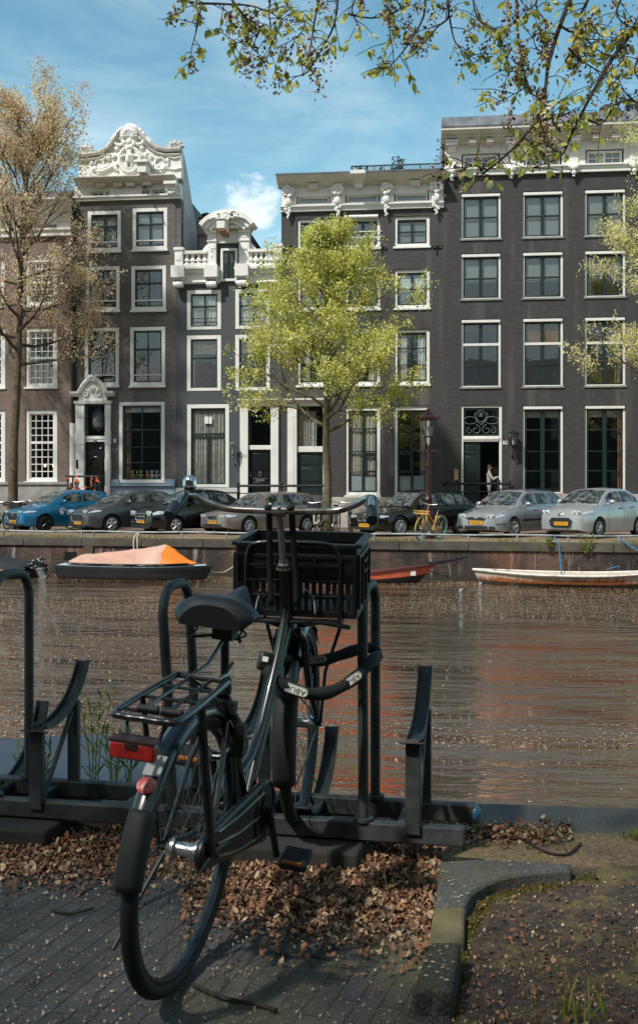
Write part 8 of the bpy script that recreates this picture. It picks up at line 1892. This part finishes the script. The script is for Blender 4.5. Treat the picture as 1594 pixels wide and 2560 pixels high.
twig([(1168,2093),(1220,2094),(1290,2092),(1340,2118),(1380,2134),(1420,2134),(1450,2108)],.005,'long dark root lying between rack end and coping'); twig([(60,2152),(120,2148),(190,2130)],.006,'dark twig in the leaf drift at the left'); twig([(130,2275),(180,2282),(235,2270)],.005,'thin twig on the paving left of the rear wheel'); twig([(480,2460),(560,2495),(640,2510),(690,2526)],.006,'dark twig on the mossy paving right of the rear tyre'); twig([(690,2385),(760,2390),(830,2394)],.004,'short twig across the mossy paving')
# ---------- elm overhead ----------
et=thing('elm_tree','elm with pale young leaves and brown seed clusters hanging over the top of the view','tree',LD(2.05,2.3,0))
eb=M('elm_bark','#3a332d',.95,vs=6,col2='#25211d',bump=.8,bs=20,bd=.02)
org=Vector(et.location)
mb=MB(); TR=[Vector((0,0,-.05)),Vector((.02,0,.4)),Vector((0,.02,1.6)),Vector((-.1,.0,3.2)),Vector((-.3,-.1,4.8)),Vector((-.7,-.3,6.6))]; mb.tube(cr(TR,5),[.34-.2*i/25 for i in range(26)],14); obj('trunk',mb,eb,et)
bm=MB(); twigs=MB()
LP=[];LD_=[];CL=[]
rr=random.Random(77)
el1=leaf_mat('elm_leaf','#c9c862',.6); el2=leaf_mat('elm_leaf_pale','#dfdb98',.6); el3=leaf_mat('elm_leaf_olive','#a8a44c',.55); seedm=M('elm_seeds','#8f6f5a',.85,vs=20,col2='#b59a84',amt=.5)
def branch(pts,d0,d1,r0,dens,leafsc=1.,seeds=.5):
    n=len(pts); W=[P(x,y,d0+(d1-d0)*i/(n-1)) for i,(x,y) in enumerate(pts)]; C_=cr(W,6); m=len(C_); bm.tube([c-org for c in C_],[max(.0022,r0*(1-.85*i/m)) for i in range(m)],6)
    for i in range(2,m):
        if rr.random()>dens*.85: continue
        c=C_[i]; d=(C_[i]-C_[i-1]).normalized()
        for _ in range(1):
            side=Vector((rr.gauss(0,1),rr.gauss(0,1),rr.gauss(-.15,.8))).normalized(); L=rr.uniform(.05,.22); q=c+(d*.5+side).normalized()*L; mid=c.lerp(q,.5)+Vector((0,0,.012)); twigs.tube([c-org,mid-org,q-org],[.0028,.002,.0013],4)
            for s_ in range(rr.randint(3,5)):
                base=c.lerp(q,rr.uniform(.35,1.)); LP.append(base); LD_.append((rr.gauss(0,.6),rr.gauss(0,.6),rr.uniform(-1.2,-.3)))
            if rr.random()<seeds*.62: CL.append(q.lerp(c,rr.uniform(0,.6)))
B_=[([(420,-40),(470,3),(560,10),(640,18),(700,60),(640,170)],5.2,5.0,.008,.62),([(505,5),(495,60),(478,130),(490,150)],5.1,5.,.005,.7),([(560,-30),(610,40),(650,70),(620,100),(570,110)],5.0,5.2,.006,.8),([(680,-30),(672,30),(675,75),(640,130)],5.3,5.3,.006,.7),([(700,-20),(730,30),(760,55),(745,90),(690,120)],5.2,5.2,.006,.8),([(800,-30),(785,60),(770,150),(758,190)],5.0,4.9,.007,.5),([(845,-20),(835,60),(800,130),(770,175),(757,190)],5.1,4.9,.007,.6),([(900,-30),(880,20),(885,45),(900,70)],5.3,5.3,.005,.7),([(965,-20),(968,40),(975,90),(982,125)],5.2,5.1,.005,.7),([(1062,-30),(1058,40),(1020,110),(980,160),(965,170)],5.1,4.9,.007,.5),([(1115,-30),(1120,40),(1090,70),(1040,130),(1010,150)],5.0,4.9,.007,.5),([(1122,40),(1135,100),(1160,130),(1200,155)],5.0,4.9,.005,.6),([(1180,-20),(1190,40),(1220,70),(1250,90)],5.2,5.0,.006,.7),([(1290,-30),(1292,60),(1300,140),(1320,220),(1350,250)],5.0,4.8,.009,.4),([(1310,150),(1290,165),(1270,180)],4.9,4.9,.004,.7),([(1320,215),(1285,235),(1245,255)],4.85,4.85,.004,.5),([(1440,-40),(1400,60),(1370,160),(1355,260),(1310,340),(1250,400),(1200,440),(1175,470)],5.0,4.5,.012,.42),([(1600,40),(1570,90),(1520,160),(1470,250),(1430,330),(1400,390),(1330,420)],4.9,4.5,.012,.36),([(1395,60),(1430,80),(1470,60),(1500,90)],4.9,4.9,.007,.9),([(1480,-20),(1450,40),(1460,90),(1500,130),(1530,140)],4.8,4.9,.007,.9),([(1560,-20),(1540,30),(1560,60),(1594,70)],4.8,4.8,.006,.9),([(1420,120),(1450,150),(1500,180),(1530,190)],4.8,4.9,.006,.85),([(1345,-20),(1340,20),(1370,60)],4.9,4.9,.006,.9),([(1374,140),(1340,120),(1330,80)],4.9,4.9,.005,.7),([(1400,330),(1380,300),(1385,250)],4.6,4.6,.005,.8),([(1355,300),(1400,290),(1440,270)],4.6,4.6,.005,.6),([(1455,290),(1500,310),(1530,270),(1545,240)],4.6,4.7,.005,.6),([(1600,130),(1585,170),(1594,200)],4.5,4.5,.005,.8),([(1300,350),(1320,330),(1345,300)],4.6,4.6,.004,.95),([(1220,425),(1180,415),(1150,430)],4.5,4.5,.004,.6),([(1392,380),(1360,360),(1340,365)],4.5,4.5,.004,.95),([(1594,260),(1560,230),(1540,180)],4.7,4.7,.005,.7),([(870,35),(930,45),(990,30),(1000,10)],5.1,5.1,.005,.5)]
for b_ in B_: branch(*b_)
# limbs linking the trunk to the hanging twigs
for pts,r0 in (([TR[4]+org,LD(1.9,3.2,4.4),LD(1.75,4.1,3.75),P(1640,-60,4.9)],.07),([TR[4]+org,LD(1.2,2.6,5.0),LD(.9,3.8,4.2),P(1440,-45,5.0)],.06),([TR[5]+org,LD(.3,2.6,5.6),LD(.1,4.0,4.6),P(1062,-40,5.1)],.06),([TR[5]+org,LD(-.6,2.6,5.6),LD(-.5,4.0,4.7),P(680,-40,5.3)],.06),([TR[5]+org,LD(-1.5,1.5,6.2),LD(-3.0,1.0,6.6),LD(-4.5,.5,6.6)],.09),([TR[5]+org,LD(-.8,.3,7.0),LD(-2.4,-1.2,7.6)],.09),([TR[5]+org,LD(1.8,.5,7.6),LD(3,-.5,8)],.08),([TR[4]+org,LD(-1.2,2.4,5.6),LD(-2.6,3.0,5.7),P(420,-50,5.2)],.06)):
    C_=cr([Vector(p) for p in pts],6); bm.tube([c-org for c in C_],[max(.008,r0*(1-.9*i/len(C_))) for i in range(len(C_))],8)
obj('branches',bm,eb,et); obj('twigs',twigs,eb,et)
nr=np.random.RandomState(5)
def leaves_at(P_,D,L0,L1,asp,org):
    P_=np.array([tuple(p) for p in P_])-np.array(tuple(org)); D=np.array(D,float); D/=np.linalg.norm(D,axis=1)[:,None]; n=len(P_); W=np.cross(D,nr.normal(size=(n,3))); W/=np.linalg.norm(W,axis=1)[:,None]; N=np.cross(D,W); L=nr.uniform(L0,L1,(n,1)); w_=L*asp
    rows=[P_,P_+D*L*.3+W*w_*.46,P_+D*L*.62+W*w_*.42,P_+D*L,P_+D*L*.62-W*w_*.42,P_+D*L*.3-W*w_*.46,P_+D*L*.3-N*L*.06,P_+D*L*.62-N*L*.06]
    V=np.stack(rows,1).reshape(-1,3); i=np.arange(n)[:,None]*8; F_=np.concatenate([i+np.array(f) for f in ([0,1,6,6],[1,2,7,6],[2,3,7,7],[3,4,7,7],[4,5,6,7],[5,0,6,6])],0)
    return V,F_
V,F_=leaves_at(LP,LD_,.026,.056,.60,org)
me=bpy.data.meshes.new('leaves'); me.from_pydata(V.tolist(),[],[tuple(dict.fromkeys(f)) for f in F_.tolist()])
for m in(el1,el2,el1,el3): me.materials.append(m)
mi=nr.randint(0,4,len(LP)); me.polygons.foreach_set('material_index',np.tile(mi,6).astype(np.int32)); me.update(); link(bpy.data.objects.new('leaves',me),et)
cp=np.repeat(np.array([tuple(c-org) for c in CL]),44,0)+nr.normal(0,1,(len(CL)*44,3))*np.array([.019,.019,.034]); V,Fc=leafquads(cp,.016,nr,.9); fastmesh('seed_clusters',V,Fc,[seedm,M('elm_seeds_dark','#6a4f42',.9),seedm],nr.randint(0,3,len(Fc)),et)
# the rest of the crown (outside the frame) that shades the quay
cc_=[]
for i in range(300):
    while True:
        l,d,z=rr.uniform(-9,4),rr.uniform(-7,1.8),rr.uniform(5.2,9.4)
        q=(((l+2.9)/5.6)**2+((d+1.7)/3.7)**2+((z-7.2)/2.3)**2)
        tt=z/SDV.z; gl_,gd_=l-SDV.dot(RGT)*tt,d-SDV.dot(FWD)*tt
        if ((gl_-.45)/.85)**2+((gd_-3.35)/.85)**2<1 and rr.random()<.8: continue
        if q<1 and (z-CAMZ)*F/max(.1,d)>HY+140: break
    cc_.append((l,d,z))
cp=np.array([tuple(LDZ(*c)-org) for c in cc_]); cp=np.repeat(cp,36,0)+nr.normal(0,.24,(len(cp)*36,3)); V,Fc=leafquads(cp,.15,nr,.7); fastmesh('crown',V,Fc,[el1,el2,el3],nr.randint(0,3,len(Fc)),et)
